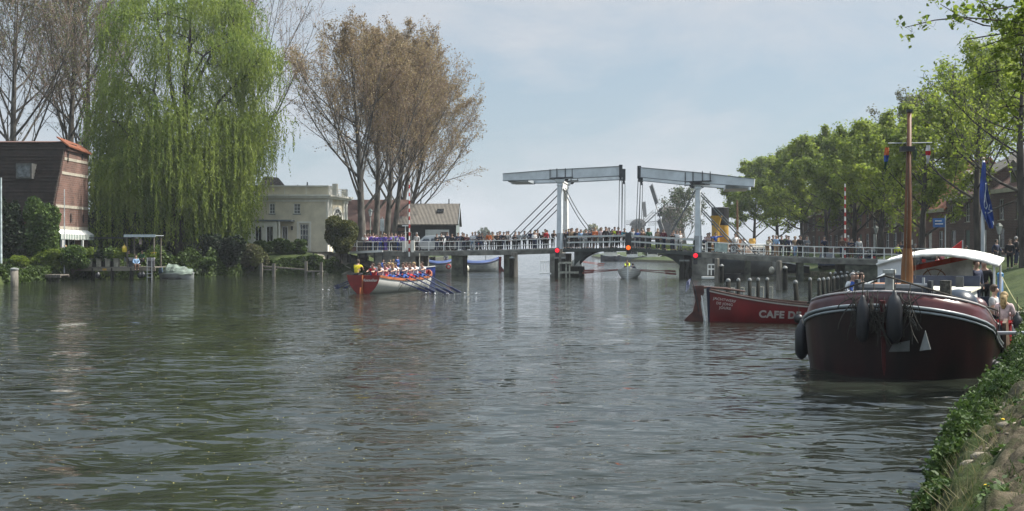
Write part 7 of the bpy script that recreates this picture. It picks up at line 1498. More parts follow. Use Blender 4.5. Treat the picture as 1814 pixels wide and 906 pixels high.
# flag pole with blue flag
def flag_pole():
    Y = 38; x = XX(1740, Y); rt = thing('flag_pole', 'pale flag pole with drooping blue flag bearing white marks on the right bank', 'flag pole', (x, Y, gz(x, Y) - .1)); zt_ = ZZ(284, Y) - rt.location.z; xo = XX(1742, Y) - x
    MB().tube([(0, 0, 0), (xo * .5, 0, zt_ / 2), (xo, 0, zt_)], [.085, .07, .045], 12).build('pole', mat('pole_grey', (.42, .44, .45), .4, .08, 2), rt, smooth=True); MB().ball((xo, 0, zt_ + .05), .07, 10, 6).build('pole_cap', mat('pole_cap_m', (.3, .25, .15), .4), rt)
    px = lambda p, q: (XX(p, Y) - x, 0, ZZ(q, Y) - rt.location.z)
    prof = [(288, 1739, 1741.5), (305, 1738, 1743), (325, 1736.5, 1746), (345, 1734.5, 1748), (362, 1733.5, 1751), (378, 1737, 1753), (392, 1743, 1756), (405, 1750, 1756.5)]
    def fp(u, v):     # u across, v down 0..1
        k = v * (len(prof) - 1); i = min(len(prof) - 2, int(k)); f = k - i; q = [lerp(prof[i][j], prof[i + 1][j], f) for j in range(3)]; p = px(lerp(q[1], q[2], u), q[0]); return Vector((p[0], -.12 + .09 * math.sin(u * 7 + v * 6) + .05 * math.sin(u * 15 + 2), p[2]))
    fm_ = mat('blue_flag_cloth', (.02, .055, .24), .75, .2, 2); m = MB(); m.grid([[fp(j / 10, i / 24) for j in range(11)] for i in range(25)]); fo = m.build('flag', fm_, rt, smooth=True)
    def stroke(pts, w_):
        m = MB()
        for (a, b) in zip(pts, pts[1:]):
            A, B = fp(*a) + Vector((0, -.03, 0)), fp(*b) + Vector((0, -.03, 0)); m.bar(A, B, .01, w_, up=(1, 0, 0)) if False else m.tube([A, B], w_ / 2, 5)
        m.build('white_mark', mat('flag_white_mark', (.45, .50, .56), .7), fo)
    stroke([(.5, .42), (.72, .52), (.78, .60), (.55, .65), (.28, .62), (.25, .55), (.5, .42)], .035); stroke([(.5, .42), (.62, .36), (.5, .3), (.7, .27)], .03); stroke([(.9, .58), (.8, .66), (.95, .68), (.6, .72)], .03); stroke([(.2, .7), (.45, .76), (.3, .79)], .03); stroke([(.85, .86), (.95, .93)], .03)
flag_pole()
def post(name, label, cat, px, Y, py_top, r_, m, cap=None, zb=None):
    x = XX(px, Y); z = gz(x, Y) - .3 if zb is None else zb; rt = thing(name, label, cat, (x, Y, z)); h = ZZ(py_top, Y) - z; MB().tube([(0, 0, 0), (0, 0, h)], [r_, r_ * .97], 14).build('pole', m, rt, smooth=True)
    if cap: MB().lathe([(r_ * 1.08, h - .08), (r_ * 1.08, h + .02), (r_ * .5, h + .06), (.01, h + .07)], (0, 0, 0), 14).build('pole_cap', cap, rt)
    return rt
post('mooring_post', 'blue painted mooring post on the right bank behind the canopy of the barge', 'mooring post', 1772, 33, 486, .095, mat('blue_post_paint', (.03, .11, .24), .5, .25, 3), mat('blue_cap', (.06, .2, .38), .5))
m = thing('mooring_line', 'pale yellow mooring line from the blue post down to the bank', 'rope', W(1774, 489, 33)); e = W(1808, 548, 30) - m.location; MB().tube(bez(Vector((0, 0, 0)), e * .5 + Vector((0, 0, -.1)), e, 8), .015, 6).build('line', mat('yellow_line', (.35, .33, .15), .8), m); MB().ball(e, .04, 8, 6).build('knot', MATS['yellow_line'], m)
# ================================================================== LEFT BANK FURNITURE
def terrace():
    Y = 83.6; xa, xb = XX(133, Y), XX(275, Y); z = 1.12; L = xb - xa; rt = thing('terrace_deck', 'long wooden terrace deck on piles over the water in front of the brick tower house', 'deck', (xa, Y, 0)); mb = MB(); n_ = 26
    for i in range(n_): mb.box((L * (i + .5) / n_, 1.3, z - .04), (L / n_ * .93, 2.6, .07))
    mb.build('planks', oldwood, rt); MB().bb((0, -.03, z - .34), (L, .06, z - .08)).build('edge_beam', mat('edge_beam_wood', (.19, .17, .13), .85, .2, 2, stretch=(.5, 6, 6)), rt)
    for px in (164, 198, 232, 267): x = XX(px, Y) - xa; MB().tube([(x, .1, -1), (x, .1, z - .1)], .15, 10).build('pile', darkwood, rt, smooth=True)
    MB().bb((XX(182, Y) - xa, -.05, z - .3), (XX(189, Y) - xa, -.032, z - .14)).build('yellow_plate', mat('orange_yellow_plate', (.45, .26, .04), .6), rt)
    for k, px in enumerate((140, 157, 173, 189, 204)):
        x = XX(px, Y); p = thing('planter', '%s square pale concrete planter with plants along the terrace edge' % ['leftmost', 'second', 'middle', 'fourth', 'rightmost'][k], 'planter', (x, Y + .35, z), 0, 'planters on the terrace'); m = MB(); m.box((0, 0, .34), (.36, .4, .66), taper=1.12); m.box((0, 0, .70), (.48, .48, .07)); m.build('pot', mat('planter_concrete', (.30, .28, .22), .8, .2, 4), p)
        rg = np.random.default_rng(k); C = rg.normal(size=(900, 3)) * (.26, .2, .24) + (0.1, 0, 1.05); C = C[C[:, 2] > .7]; link('plant', leaves_mesh(C, .11, [lf_bush, lf_mid, lf_dark, lf_bush, lf_mid][k], 'plant', k), p)
    for k in range(4):
        x = XX(148.5 + 16 * k, Y); p = thing('trough', '%s dark wooden trough between the pale planters' % ['first', 'second', 'third', 'fourth'][k], 'planter', (x, Y + .5, z), 0, 'dark troughs on the terrace'); MB().box((0, 0, .25), (.44, .4, .5)).build('box', darkwood, p); rg = np.random.default_rng(k + 9); C = rg.normal(size=(700, 3)) * (.2, .15, .2) + (0, 0, .72); link('plant', leaves_mesh(C[C[:, 2] > .45], .1, lf_bush, 'plant', k), p)
    # pergola
    p = thing('pergola', 'small pergola with pale corrugated roof at the right end of the terrace', 'pergola', (XX(222, 84), 84.0, z)); wp__ = XX(276, 84) - XX(222, 84); h = ZZ(420, 84) - z
    m = MB(); m.box((wp__ / 2, .8, h + .12), (wp__ + .1, 2.0, .05)); ro = m.build('roof', wavemat('pale_corrugated', (.42, .46, .46), (.28, .31, .31), 3.0, 'X', .5, .6, .03), p); MB().bb((-.05, -.22, h - .02), (wp__ + .05, -.18, h + .2)).build('fascia', mat('pale_fascia2', (.45, .50, .50), .6, .1, 4), ro)
    for xx, yy in ((.15, 0), (wp__ - .15, 0), (.15, 1.6), (wp__ - .15, 1.6)): MB().bb((xx - .05, yy - .05, 0), (xx + .05, yy + .05, h + .08)).build('post', mat('post_wood2', (.16, .14, .11), .8), p)
    MB().bb((-3.6, 1.2, h - .12), (.1, 2.6, h - .02)).build('dark_awning', mat('dark_awning_m', (.03, .032, .035), .8), p)
    def pot(px, py, Y, r_, h, col, lab, plant=True, name='flower_pot', cat='flower pot'):
        c = W(px, py, Y); q = thing(name, lab, cat, (c.x, c.y, z)); MB().lathe([(r_ * .7, 0), (r_, h), (r_ * 1.08, h), (r_ * 1.08, h + .04)], (0, 0, 0), 12).build('pot', col, q, smooth=True)
        if plant: rg = np.random.default_rng(int(px)); C = rg.normal(size=(350, 3)) * (.16, .16, .15) + (0, 0, h + .2); link('plant', leaves_mesh(C, .08, lf_bush, 'plant', 3), q)
        return q
    tall = mat('dark_pedestal', (.05, .05, .055), .7); wpot = mat('pale_lilac_pot', (.55, .52, .56), .6)
    for px, lab in ((232, 'pale pot on a dark pedestal under the left part of the pergola'), (265, 'pale pot on a dark pedestal, left one of the right pair'), (270.5, 'pale pot on a dark pedestal, right one of the right pair')):
        c = W(px, 465, 83.9 + (.4 if px == 265 else 0)); q = thing('flower_pot', lab, 'flower pot', (c.x, c.y, z), 0, 'pale pots on dark pedestals'); MB().box((0, 0, .25), (.26, .26, .5)).build('pedestal', tall, q); MB().lathe([(.15, .5), (.2, .75), (.21, .78)], (0, 0, 0), 12).build('pot', wpot, q, smooth=True); rg = np.random.default_rng(int(px)); link('plant', leaves_mesh(rg.normal(size=(200, 3)) * (.12, .12, .1) + (0, 0, .92), .08, lf_mid, 'plant', 3), q)
    pot(272, 447, 84.2, .26, .2, yellow, 'yellow bowl of greenery at the right post of the pergola', True).location.z = ZZ(452, 84.2)
    q = thing('lantern', 'yellow bird house shaped lantern hanging at the left pergola post', 'lantern', W(220.5, 441, 83.8)); MB().lathe([(.18, -.28), (.22, -.05), (.16, .1)], (0, 0, 0), 8).build('body', yellow, q); MB().lathe([(.24, .1), (.04, .3), (.01, .45)], (0, 0, 0), 8).build('cap', mat('lantern_cap', (.4, .28, .05), .6), q)
    q = thing('bird_feeder', 'small pale pink bird feeder hanging under the pergola roof', 'bird feeder', W(249, 427, 84.4)); MB().lathe([(.12, -.3), (.1, -.02), (.15, .0), (.02, .25)], (0, 0, 0), 8).build('body', mat('feeder_pink', (.5, .40, .38), .6), q); MB().tube([(0, 0, .2), (0, 0, .45)], .01, 5).build('wire', dkmetal, q)
    q = thing('ladder', 'pale metal bathing ladder down from the terrace into the water', 'ladder', (XX(262, 83), 83.35, -.3)); m = MB()
    for s in (-1, 1): m.tube([(s * .2, 0, 0), (s * .2, 0, 2.2)], .025, 6)
    q_ = m.build('rails', greyp, q)
    for k in range(5): MB().tube([(-.2, 0, .25 + k * .3), (.2, 0, .25 + k * .3)], .02, 6).build('rung', greyp, q)
    for px, py, s in ((173.5, 488, 1), (248, 488, .9), (253.5, 487, .9)):
        q = thing('fender_buoy', {173.5: 'shiny black ball fender hanging under the left half of the terrace', 248: 'left black ball fender of the pair under the pergola', 253.5: 'right black ball fender of the pair under the pergola'}[px], 'fender', W(px, py, 83.3), 0, 'black ball fenders under the terrace'); MB().lathe([(.01, -.3 * s), (.16 * s, -.26 * s), (.25 * s, -.08 * s), (.23 * s, .08 * s), (.10 * s, .26 * s), (.03, .33 * s)], (0, 0, 0), 14).build('float', rubber, q, smooth=True); MB().tube([(0, 0, .3 * s), (0, .1, .75)], .015, 5).build('rope', rope, q)
    # table and chairs
    def chair(px, Y_, lab, rz_, m_=white):
        x = XX(px, Y_); c = thing('garden_chair', lab, 'chair', (x, Y_, z), rz_, 'garden chairs on the terrace'); MB().box((0, 0, .44), (.44, .42, .04)).build('seat', m_, c); MB().box((0, .2, .70), (.44, .03, .45)).build('backrest', m_, c)
        for sx in (-.19, .19):
            for sy in (-.18, .18): MB().tube([(sx, sy, 0), (sx, sy, .43)], .018, 6).build('leg', m_, c)
    chair(146, 84.9, 'white garden chair with a seated person behind the leftmost planter', R(200)); chair(153, 85.1, 'white garden chair behind the second planter', R(150)); chair(227, 84.8, 'dark garden chair at the left post of the pergola', R(60), greyp)
    t = thing('garden_table', 'round pale garden table between the seated people on the terrace', 'table', (XX(149.5, 85.5), 85.6, z)); MB().lathe([(.45, .70), (.45, .73)], (0, 0, 0), 18).build('table_top', white, t); MB().tube([(0, 0, 0), (0, 0, .7)], .035, 8).build('leg', greyp, t)
    GP = 'people on the terrace'
    person((XX(146, 84.9), 84.9, z + .47), R(10), 'sit', 'dark blue', 'light blue', 'grey', 'grey haired person in dark blue seated on the terrace left of the garden table', GP)
    person((XX(154, 85.1), 85.1, z + .47), R(-30), 'sit', 'maroon', 'dark blue', 'brown', 'person in maroon seated on the terrace right of the garden table', GP)
    person((XX(127, 85.5), 85.5, z + .35), R(20), 'sit', 'white', 'black', 'grey', 'white haired person in white sitting behind the light grey shrub', GP)
    person((XX(108, 84.2), 84.2, z - .1), R(200), 'stand', 'teal', 'blue', 'brown', 'person in teal top and blue trousers seen from behind under the awning', GP)
    person((XX(117, 84.8), 84.8, z - .1), R(120), 'folded', 'pink', 'grey', 'brown', 'person in pink top standing in front of the glass doors', GP)
    person((XX(116, 87), 87.0, z + .0), R(20), 'stand', 'brown', 'black', 'blonde', 'person in brown in the shade of the striped awning', GP, scale=1.05)
    person((XX(229, 84.8), 84.7, z + .47), R(30), 'sit', 'black', 'black', 'dark', 'person in black sitting at the left post of the pergola', GP)
    person((XX(240, 83.4), 83.5, z + .05), R(30), 'sit', 'light blue', 'brown', 'brown', 'person in light blue sitting on the deck edge with legs over the water', GP)
    person((XX(252, 85), 85.0, z + .47), R(-20), 'sit', 'green', 'black', 'dark', 'person in green sitting in the shade in the middle of the pergola', GP)
terrace()
shrub('bush', 'pale grey leaved shrub left of the first planter under the awning', (XX(128, 84.6), 84.3, 1.0), (.65, .5, .6), 2500, .09, leafmat('grey_leaves', (.14, .16, .12), (.38, .40, .34), .2), 33, 7)
thin_mast('garden_pole', 'thin white pole with ball top in front of the tower house gable', 'pole', 114, 82.6, .6, 336, .06, mat('thin_pole_grey', (.40, .42, .42), .5))
thin_mast('garden_pole', 'white pole at the very left edge of the picture', 'pole', 2, 78, .9, 315, .09, mat('left_pole_white', (.48, .54, .54), .5))
# left jetties
jetty('jetty', 'small low plank jetty between the capped post and the terrace', (XX(48, 81), 81.2, 0), 0, XX(113, 81) - XX(48, 81), 1.6, .55, ((.3, -.6, .5, .07), (2.1, -.7, .5, .08), (2.8, -.7, .5, .08)))
def capped(px, py_top, py_w, wpx, lab, capm, lm=oldwood):
    Y = H * F / (py_w - HY); x = XX(px, Y); q = thing('mooring_post', lab, 'mooring post', (x, Y, -1.0), 0, 'posts of the left bank'); r_ = wpx * Y / F / 2; h = ZZ(py_top, Y) + 1; MB().tube([(0, 0, 0), (0, 0, h - .08)], [r_, r_ * .97], 12).build('pile', lm, q, smooth=True); MB().lathe([(r_ * 1.1, h - .1), (r_ * 1.1, h), (r_ * .5, h + .05), (.01, h + .06)], (0, 0, 0), 12).build('pile_cap', capm, q)
capped(25.5, 476, 507, 13, 'thick wooden post with white cap at the left edge of the water', palecap)
capped(40, 475, 497, 9, 'stout wooden post right of the white capped post', oldwood); capped(12, 475, 500, 8, 'slim wooden post left of the white capped post', oldwood)
q = thing('bulkhead', 'weathered plank bulkhead at the left edge of the picture', 'wall', (XX(-20, 79), 79.2, 0)); MB().bb((0, 0, -.5), (XX(42, 79) - XX(-20, 79), .12, 1.15)).build('planks', oldwood, q); MB().bb((0, -.1, .45), (XX(42, 79) - XX(-20, 79), -.003, .62)).build('rail', darkwood, q)
for k, px in enumerate((8, 16)):
    q = thing('flower_pot', ['brown plant pot on the bulkhead at the left edge', 'small clay pot right of the brown pot on the bulkhead'][k], 'flower pot', (XX(px, 79.5), 79.6, 1.1)); MB().lathe([(.12, 0), (.2, .35), (.22, .38)], (0, 0, 0), 10).build('pot', mat('clay%d' % k, [(.16, .11, .08), (.24, .12, .07)][k], .8), q); rg = np.random.default_rng(k); link('plant', leaves_mesh(rg.normal(size=(160, 3)) * (.14, .14, .12) + (0, 0, .55), .08, lf_bush, 'plant', 3), q)
# covered motor boat by the willow
def tarp_boat():
    Y = 87.0; xa, xb = XX(288, Y), XX(346, Y); L = xb - xa; rt, st = open_boat('covered_boat', 'small white motor boat under a grey green tarpaulin moored below the willow', (xa, Y, 0), R(-6), L, 1.6, lambda f: .46 + .10 * f, lambda f: -.2, mat('dull_white_hull', (.36, .37, .35), .5, .15, 2), whull, mat('dull_white_rail', (.42, .43, .41), .5, .1, 2), stern=.75, fine=1.3, cat='boat', thwarts=0)
    m = MB(); rows_ = []; rr = random.Random(2)
    for i in range(19):
        f = i / 18; x = L * (.10 + f * .88); k = min(20, int(f * 20)); b = st[k][1][-1][0] + .05; hh = .78 * min(1, (f + .02) / .10) ** .8 * (1 - .72 * f ** 1.6) + .05 * math.sin(f * 21) + .08
        lo = .40 + .10 * abs(math.sin(f * 9)) - .06 * f
        rows_.append([(x + rr.uniform(-.02, .02), -b * 1.0, lo), (x, -b * .86, .50 + hh * .30), (x, -b * .52 + rr.uniform(-.04, .04), .50 + hh * .70), (x, 0, .50 + hh + rr.uniform(-.02, .02)), (x, b * .5, .50 + hh * .72), (x, b, .5)])
    m.grid(rows_); m.add(rows_[0], [(5, 4, 3, 2, 1, 0)]); m.build('tarpaulin', mat('grey_green_tarpaulin', (.15, .19, .155), .6, .25, 2.5, bump=.9, bscale=4), rt)
    m = MB(); [m.tube([(L * f, -st[int(f * 20)][1][-1][0] - .04, .44), (L * f, 0, 1.26 - .6 * f ** 1.6)], .012, 5) for f in (.25, .5, .75)]; m.build('lashing', rope, rt)
    m = MB(); m.box((-.15, 0, .75), (.3, .3, .5), taper=.8); m.box((-.15, 0, .3), (.12, .12, .7)); m.build('outboard_motor', mat('navy_motor', (.06, .09, .13), .35), rt)
    m = MB(); [m.bb((L * f, -.84, .04), (L * f + .5, -.70, .12)) for f in (.12, .55)]; m.build('fender_strip', rubber, rt)
tarp_boat()
# jetty, fences near cream house
def guard(name, label, pts, zoff, h, m_top, m_post, topw=.16, posts=.9, cat='fence'):
    a = Vector(pts[0]); rt = thing(name, label, cat, a); P = [Vector(p) - a for p in pts]; mb = MB()
    for p, q in zip(P, P[1:]): mb.bar(p + Vector((0, 0, h)), q + Vector((0, 0, h)), .09, topw)
    mb.build('top_rail', m_top, rt); 
    for p, q in zip(P, P[1:]):
        n_ = max(1, int((q - p).length / posts))
        for i in range(n_ + 1):
            c = p.lerp(q, i / n_); MB().bb((c.x - .07, c.y - .07 + .1, c.z - .3), (c.x + .07, c.y + .07 + .1, c.z + h - topw * .3)).build('post', m_post, rt)
    return rt
dp = mat('dark_post_paint', (.03, .035, .032), .7, .2, 3)
def GP(px, py, Y): return tuple(W(px, py, Y))
guard('guard_rail', 'low guard rail with white top beam running down the ramp left of the bridge', [GP(620, 461, 103), GP(648, 459.5, 102), GP(678, 458, 101)], 0, .75, white, dp, .22, .75)
guard('wooden_fence', 'weathered wooden fence along the lane in front of the cream house', [GP(530, 455, 104.5), GP(580, 461, 103.6), GP(616, 460, 103.4)], 0, .62, oldwood, darkwood, .16, 1.3)
m = thing('water_jetty', 'long low weathered jetty in front of the cream house, sloping to the right', 'jetty', GP(463, 490, 94)); 
def jl(px, py, Y): return W(px, py, Y) - m.location
mb = MB(); mb.bar(jl(465, 472, 94), jl(541, 478, 94), .5, .12); mb.build('walkway', oldwood, m); mb = MB(); mb.bar(jl(541, 481, 93.5), jl(572, 481, 93.5), .6, .14); mb.build('landing', oldwood, m)
for px, a, b in ((463, 467, 492), (485, 467, 491), (542, 463, 495), (555, 480, 493), (569, 465, 493)): mb = MB(); mb.bar(jl(px, a, 93.4), jl(px, b, 93.4), .24, .24, up=(0, 1, 0)); mb.build('pile', oldwood, m)
mb = MB(); mb.bar(jl(465, 478, 93.6), jl(490, 478, 93.6), .2, .1); mb.build('step', oldwood, m)
# stone ramp sheet and its rounded stone
rs = MB(); rows_ = []
for j in range(9):
    Y = lerp(101.2, 106.0, j / 8); rows_.append([(x, Y, gz(x, Y) + .03) for x in np.linspace(-20.5, -12.9, 16)])
rs.grid(rows_); tag(rs.build('stone_ramp', mat('ramp_stone', (.24, .225, .18), .9, .25, 1.5, bump=.5, bscale=5), smooth=True), kind='structure')
# lamps and signs by the poplars
def street_lamp(px, Y, py_top, zb, label, grp='street lamps'):
    x = XX(px, Y); rt = thing('street_lamp', label, 'street lamp', (x, Y, zb), 0, grp); h = ZZ(py_top, Y) - zb; MB().lathe([(.14, 0), (.12, .5), (.06, .8), (.045, h - .8)], (0, 0, 0), 10).build('pole', mat('lamp_green', (.04, .06, .05), .5), rt, smooth=True); MB().lathe([(.10, h - .8), (.24, h - .25)], (0, 0, 0), 6).build('lantern_glass', mat('lamp_glass', (.4, .42, .42), .2), rt); MB().lathe([(.28, h - .25), (.12, h - .05), (.03, h)], (0, 0, 0), 6).build('lantern_cap', MATS['lamp_green'], rt)
street_lamp(656, 104.5, 370, 2.25, 'street lamp with lantern between the first two poplar trunks'); street_lamp(1770, 70, 395, 2.0, 'street lamp with pale lantern on the quay right of the blue flag'); street_lamp(1552, 100, 400, 2.0, 'street lamp in front of the quay houses left of the barge mast')
def sign(px, Y, zb, py0, py1, wpx, bm, label, post_px=None, name='sign_post', poleh=0.2):
    x = XX(post_px or px, Y); rt = thing(name, label, 'sign', (x, Y, zb)); MB().tube([(0, .05, 0), (0, .05, ZZ(py0, Y) - zb + poleh)], .045, 8).build('pole', greyp, rt); w_ = wpx * Y / F; xo = XX(px, Y) - x; MB().bb((xo - w_ / 2, -.04, ZZ(py1, Y) - zb), (xo + w_ / 2, 0.0, ZZ(py0, Y) - zb)).build('board', bm, rt); return rt
sign(677, 103.2, 2.25, 388, 410, 7, mat('pale_sign', (.45, .48, .46), .5), 'narrow pale information board on a pole among the poplar trunks')
s_ = sign(1663, 74, 2.0, 387, 403, 21, mat('blue_sign', (.03, .12, .36), .4), 'blue direction sign on a pole right of the barge mast', 1675)
m = MB(); [m.bb((XX(1663, 74) - XX(1675, 74) + a, -.052, ZZ(395, 74) - 2.0 + b), (XX(1663, 74) - XX(1675, 74) + a + w_, -.042, ZZ(395, 74) - 2.0 + b + .07)) for a, b, w_ in ((-.3, .1, .5), (-.3, -.12, .6))]; m.build('white_lines', white, s_)
sign(1610, 92, 2.0, 425, 434, 14, white, 'small white board partly hidden behind the barge mast')
post('signal_post', 'thin pale post with small head beside the right barrier pole', 'post', 1503, 86, 417, .07, mat('pale_post2', (.42, .43, .40), .6), zb=1.9)
for k, (px, tp, bt, Y) in enumerate([(1590, 'lime yellow', 'dark blue', 88), (1596, 'dark blue', 'black', 89), (1622, 'black', 'black', 84), (1661, 'red', 'black', 62), (1667, 'maroon', 'black', 66), (1697, 'purple', 'black', 60), (1765, 'dark blue', 'black', 62), (1789, 'black', 'black', 58), (1800, 'black', 'dark blue', 60), (1712, 'white', 'black', 64)]):
    x = XX(px, Y); person((x, Y, gz(x, Y)), R([20, -40, 60, -80, 10, 0, 30, -20, 90, -60][k]), 'walk' if k % 3 == 0 else 'stand', tp, bt, ['dark', 'brown', 'grey'][k % 3], '%s person from left on the quay behind the barge, in %s' % (ORD[[1590, 1596, 1622, 1661, 1667, 1697, 1712, 1765, 1789, 1800].index(px)], tp), 'people on the right quay')
q = thing('red_sail_tent', 'triangular red cloth standing behind the crest of the white barge canopy', 'awning', (XX(1690, 47), 47, gz(XX(1690, 47), 47))); m = MB(); a, b, c = W(1678, 447, 47), W(1705, 426, 47), W(1704, 450, 47); m.prism([p - q.location for p in (a, b, c)], (0, 0, 0), (0, .06, 0)); m.build('cloth', mat('red_cloth2', (.50, .025, .02), .7), q); m = MB(); b2 = b - q.location; m.tube([(b2.x, b2.y, 0), b2], .03, 6); m.build('pole', greyp, q)
# ---------------- cars
def car(label, loc, rz, paint, L=3.9, wd=1.65, hh=1.46, van=False):
    rt = thing('parked_car', label, 'car', loc, rz, 'cars on the bridge road and quay'); k = L / 3.9
    low = [(-1.95, .32), (-1.93, .62), (-1.86, .86), (-1.2, .93), (1.35, .93), (1.86, .82), (1.95, .55), (1.93, .30), (1.55, .22), (-1.6, .22)]
    top = [(-1.75, .92), (-1.52, 1.38), (-1.0, hh), (.35, hh - .02), (.75, 1.25), (1.15, .93)] if not van else [(-1.88, .92), (-1.80, hh), (-.9, hh + .05), (.6, hh), (1.1, 1.2), (1.4, .93)]
    def ext(poly, w0, w1, name, m, par=None):
        mb = MB(); n = len(poly); A = []; 
        for s in (-1, 1): A += [(x * k, s * (w0 if z < .95 else lerp(w0, w1, (z - .95) / .5)), z) for x, z in poly]
        mb.add(A, [tuple(range(n)), tuple(range(2 * n - 1, n - 1, -1))] + [(i, n + i, n + (i + 1) % n, (i + 1) % n) for i in range(n)]); o = mb.build(name, m, par or rt)
        bv = o.modifiers.new('b', 'BEVEL'); bv.width = .035; bv.segments = 2; return o
    ext(low, wd / 2, wd / 2, 'body', paint); ext(top, wd / 2 - .05, wd / 2 - .22, 'cabin', paint)
    for s in (-1, 1):
        for a, b in (((-1.45, .97), (-.35, 1.36)), ((-.25, .97), (.75, 1.34))):
            y0, y1 = s * (wd / 2 - .045), s * (wd / 2 - .20); m = MB(); m.prism([(a[0] * k, y0, a[1]), (b[0] * k * (1.2 if b[0] > 0 else 1), y0, a[1]), (b[0] * k * .85, y1, b[1]), ((a[0] + .22) * k, y1, b[1])], (0, s * .01, 0), (0, s * .02, 0)); m.build('side_window', glass, rt)
    m = MB(); m.prism([(1.16 * k, -.6, .96), (1.16 * k, .6, .96), (.78 * k, .5, 1.26), (.78 * k, -.5, 1.26)], (0, 0, 0), (.05, 0, .03)); m.build('windscreen', glass, rt)
    m = MB(); m.prism([(-1.76 * k, -.6, .96), (-1.76 * k, .6, .96), (-1.58 * k, .5, 1.34), (-1.58 * k, -.5, 1.34)], (0, 0, 0), (-.04, 0, .02)); m.build('rear_window', glass, rt)
    for s in (-1, 1):
        MB().bb((-1.95 * k, s * .58 - .13, .65), (-1.90 * k, s * .58 + .13, .9)).build('tail_light', mat('tail_red', (.45, .02, .02), .3), rt); MB().bb((1.87 * k, s * .55 - .16, .58), (1.94 * k, s * .55 + .16, .74)).build('headlight', mat('lamp_clear', (.5, .5, .5), .1), rt)
        for x in (-1.2, 1.22):
            w_ = MB().lathe([(.20, -.1), (.31, -.09), (.32, 0), (.31, .09), (.20, .1)], (0, 0, 0), 18, axis='Y').build('wheel', rubber, rt, smooth=True); w_.location = (x * k, s * (wd / 2 - .09), .32); MB().lathe([(.19, -.105), (.19, .105)], (0, 0, 0), 12, axis='Y').build('rim', mat('rim_grey', (.35, .36, .37), .35, metal=.6), w_)
    return rt
silver = mat('silver_car_paint', (.36, .38, .40), .25, .04, 1, metal=.3); dkcar = mat('dark_car_paint', (.02, .03, .06), .2, .05, 1); pgcar = mat('pale_car_paint', (.40, .42, .42), .25, .04, 1)
def car_at(px, off, rzd, pt, lab, L=3.9, van=False, x=None):
    x = bx_of(px); p = bp(x) + bnor * off; return car(lab, (p.x, p.y, p.z + .01), math.atan2(bdir.y, bdir.x) + R(rzd), pt, L, 1.65, 1.62 if van else 1.46, van)
car_at(800, 3.6, 172, silver, 'silver hatchback with red tail light on the bridge road in front of the dark shed', 3.8); car_at(748, 3.7, 182, pgcar, 'pale car nearest the left barrier pole on the bridge road', 3.5, True)
for px, Y, rz_, pt, lab in ((1466, 96, 70, dkcar, 'dark blue car parked on the quay left of the right barrier pole'), (1530, 92, 80, dkcar, 'dark car parked behind the railing between barrier pole and barge mast'), (1640, 78, 80, mat('black_car', (.015, .015, .017), .2), 'black car parked on the quay right of the barge mast')):
    x = XX(px, Y); car(lab, (x, Y, gz(x, Y)), R(rz_), pt)
# ---------------- bicycles
def bicycle(label, loc, rz, col):
    rt = thing('bicycle', label, 'bicycle', loc, rz, 'bicycles on the bridge'); 
    for x in (-.52, .52):
        k = 20; m = MB(); m.grid([[(x + math.cos(2 * math.pi * i / k) * (.32 + .018 * math.cos(2 * math.pi * j / 5)), .018 * math.sin(2 * math.pi * j / 5), .34 + math.sin(2 * math.pi * i / k) * (.32 + .018 * math.cos(2 * math.pi * j / 5))) for j in range(6)] for i in range(k + 1)])
        for i in range(8): a = math.pi * i / 4; m.tube([(x, 0, .34), (x + .31 * math.cos(a), 0, .34 + .31 * math.sin(a))], .004, 3, cap=False)
        m.build('wheel', rubber, rt)
    m = MB()
    for a, b in (((-.52, 0, .34), (-.1, 0, .32)), ((-.1, 0, .32), (-.22, 0, .86)), ((-.52, 0, .34), (-.2, 0, .74)), ((-.1, 0, .32), (.34, 0, .80)), ((-.2, 0, .74), (.34, 0, .84)), ((.32, 0, .92), (.52, 0, .34))): m.tube([a, b], .02, 6)
    m.build('frame', col, rt); m = MB(); m.tube([(.18, -.26, 1.05), (.32, 0, 1.0), (.18, .26, 1.05)], .016, 6); m.tube([(.32, 0, 1.0), (.32, 0, .9)], .016, 6); m.build('handlebar', greyp, rt); m = MB(); m.box((-.23, 0, .92), (.26, .14, .06), taper=.8); m.build('saddle', rubber, rt)
bcol = [dkmetal, mat('blue_bike', (.03, .07, .2), .4), mat('grey_bike', (.3, .3, .3), .4), dkmetal, mat('red_bike', (.3, .03, .03), .4), dkmetal, MATS['grey_bike']]
for k, (px, off, lab) in enumerate([(832, .45, 'dark bicycle left of the person in white on the left bridge approach'), (846, .4, 'blue bicycle leaning at the left bridge rail beside the person in dark blue'), (858, .5, 'grey bicycle left of the person in orange on the bridge'), (873, .45, 'dark bicycle right of the person in orange on the bridge'), (1410, .6, 'red bicycle beside the person in tan on the right approach'), (1524, 1.6, 'dark bicycle right of the right barrier pole'), (1548, 1.4, 'grey bicycle farthest right on the bridge approach')]):
    p = bp(bx_of(px)) + bnor * off; bicycle(lab, (p.x, p.y, p.z + .08), math.atan2(bdir.y, bdir.x) + R((-1) ** k * 4), bcol[k])
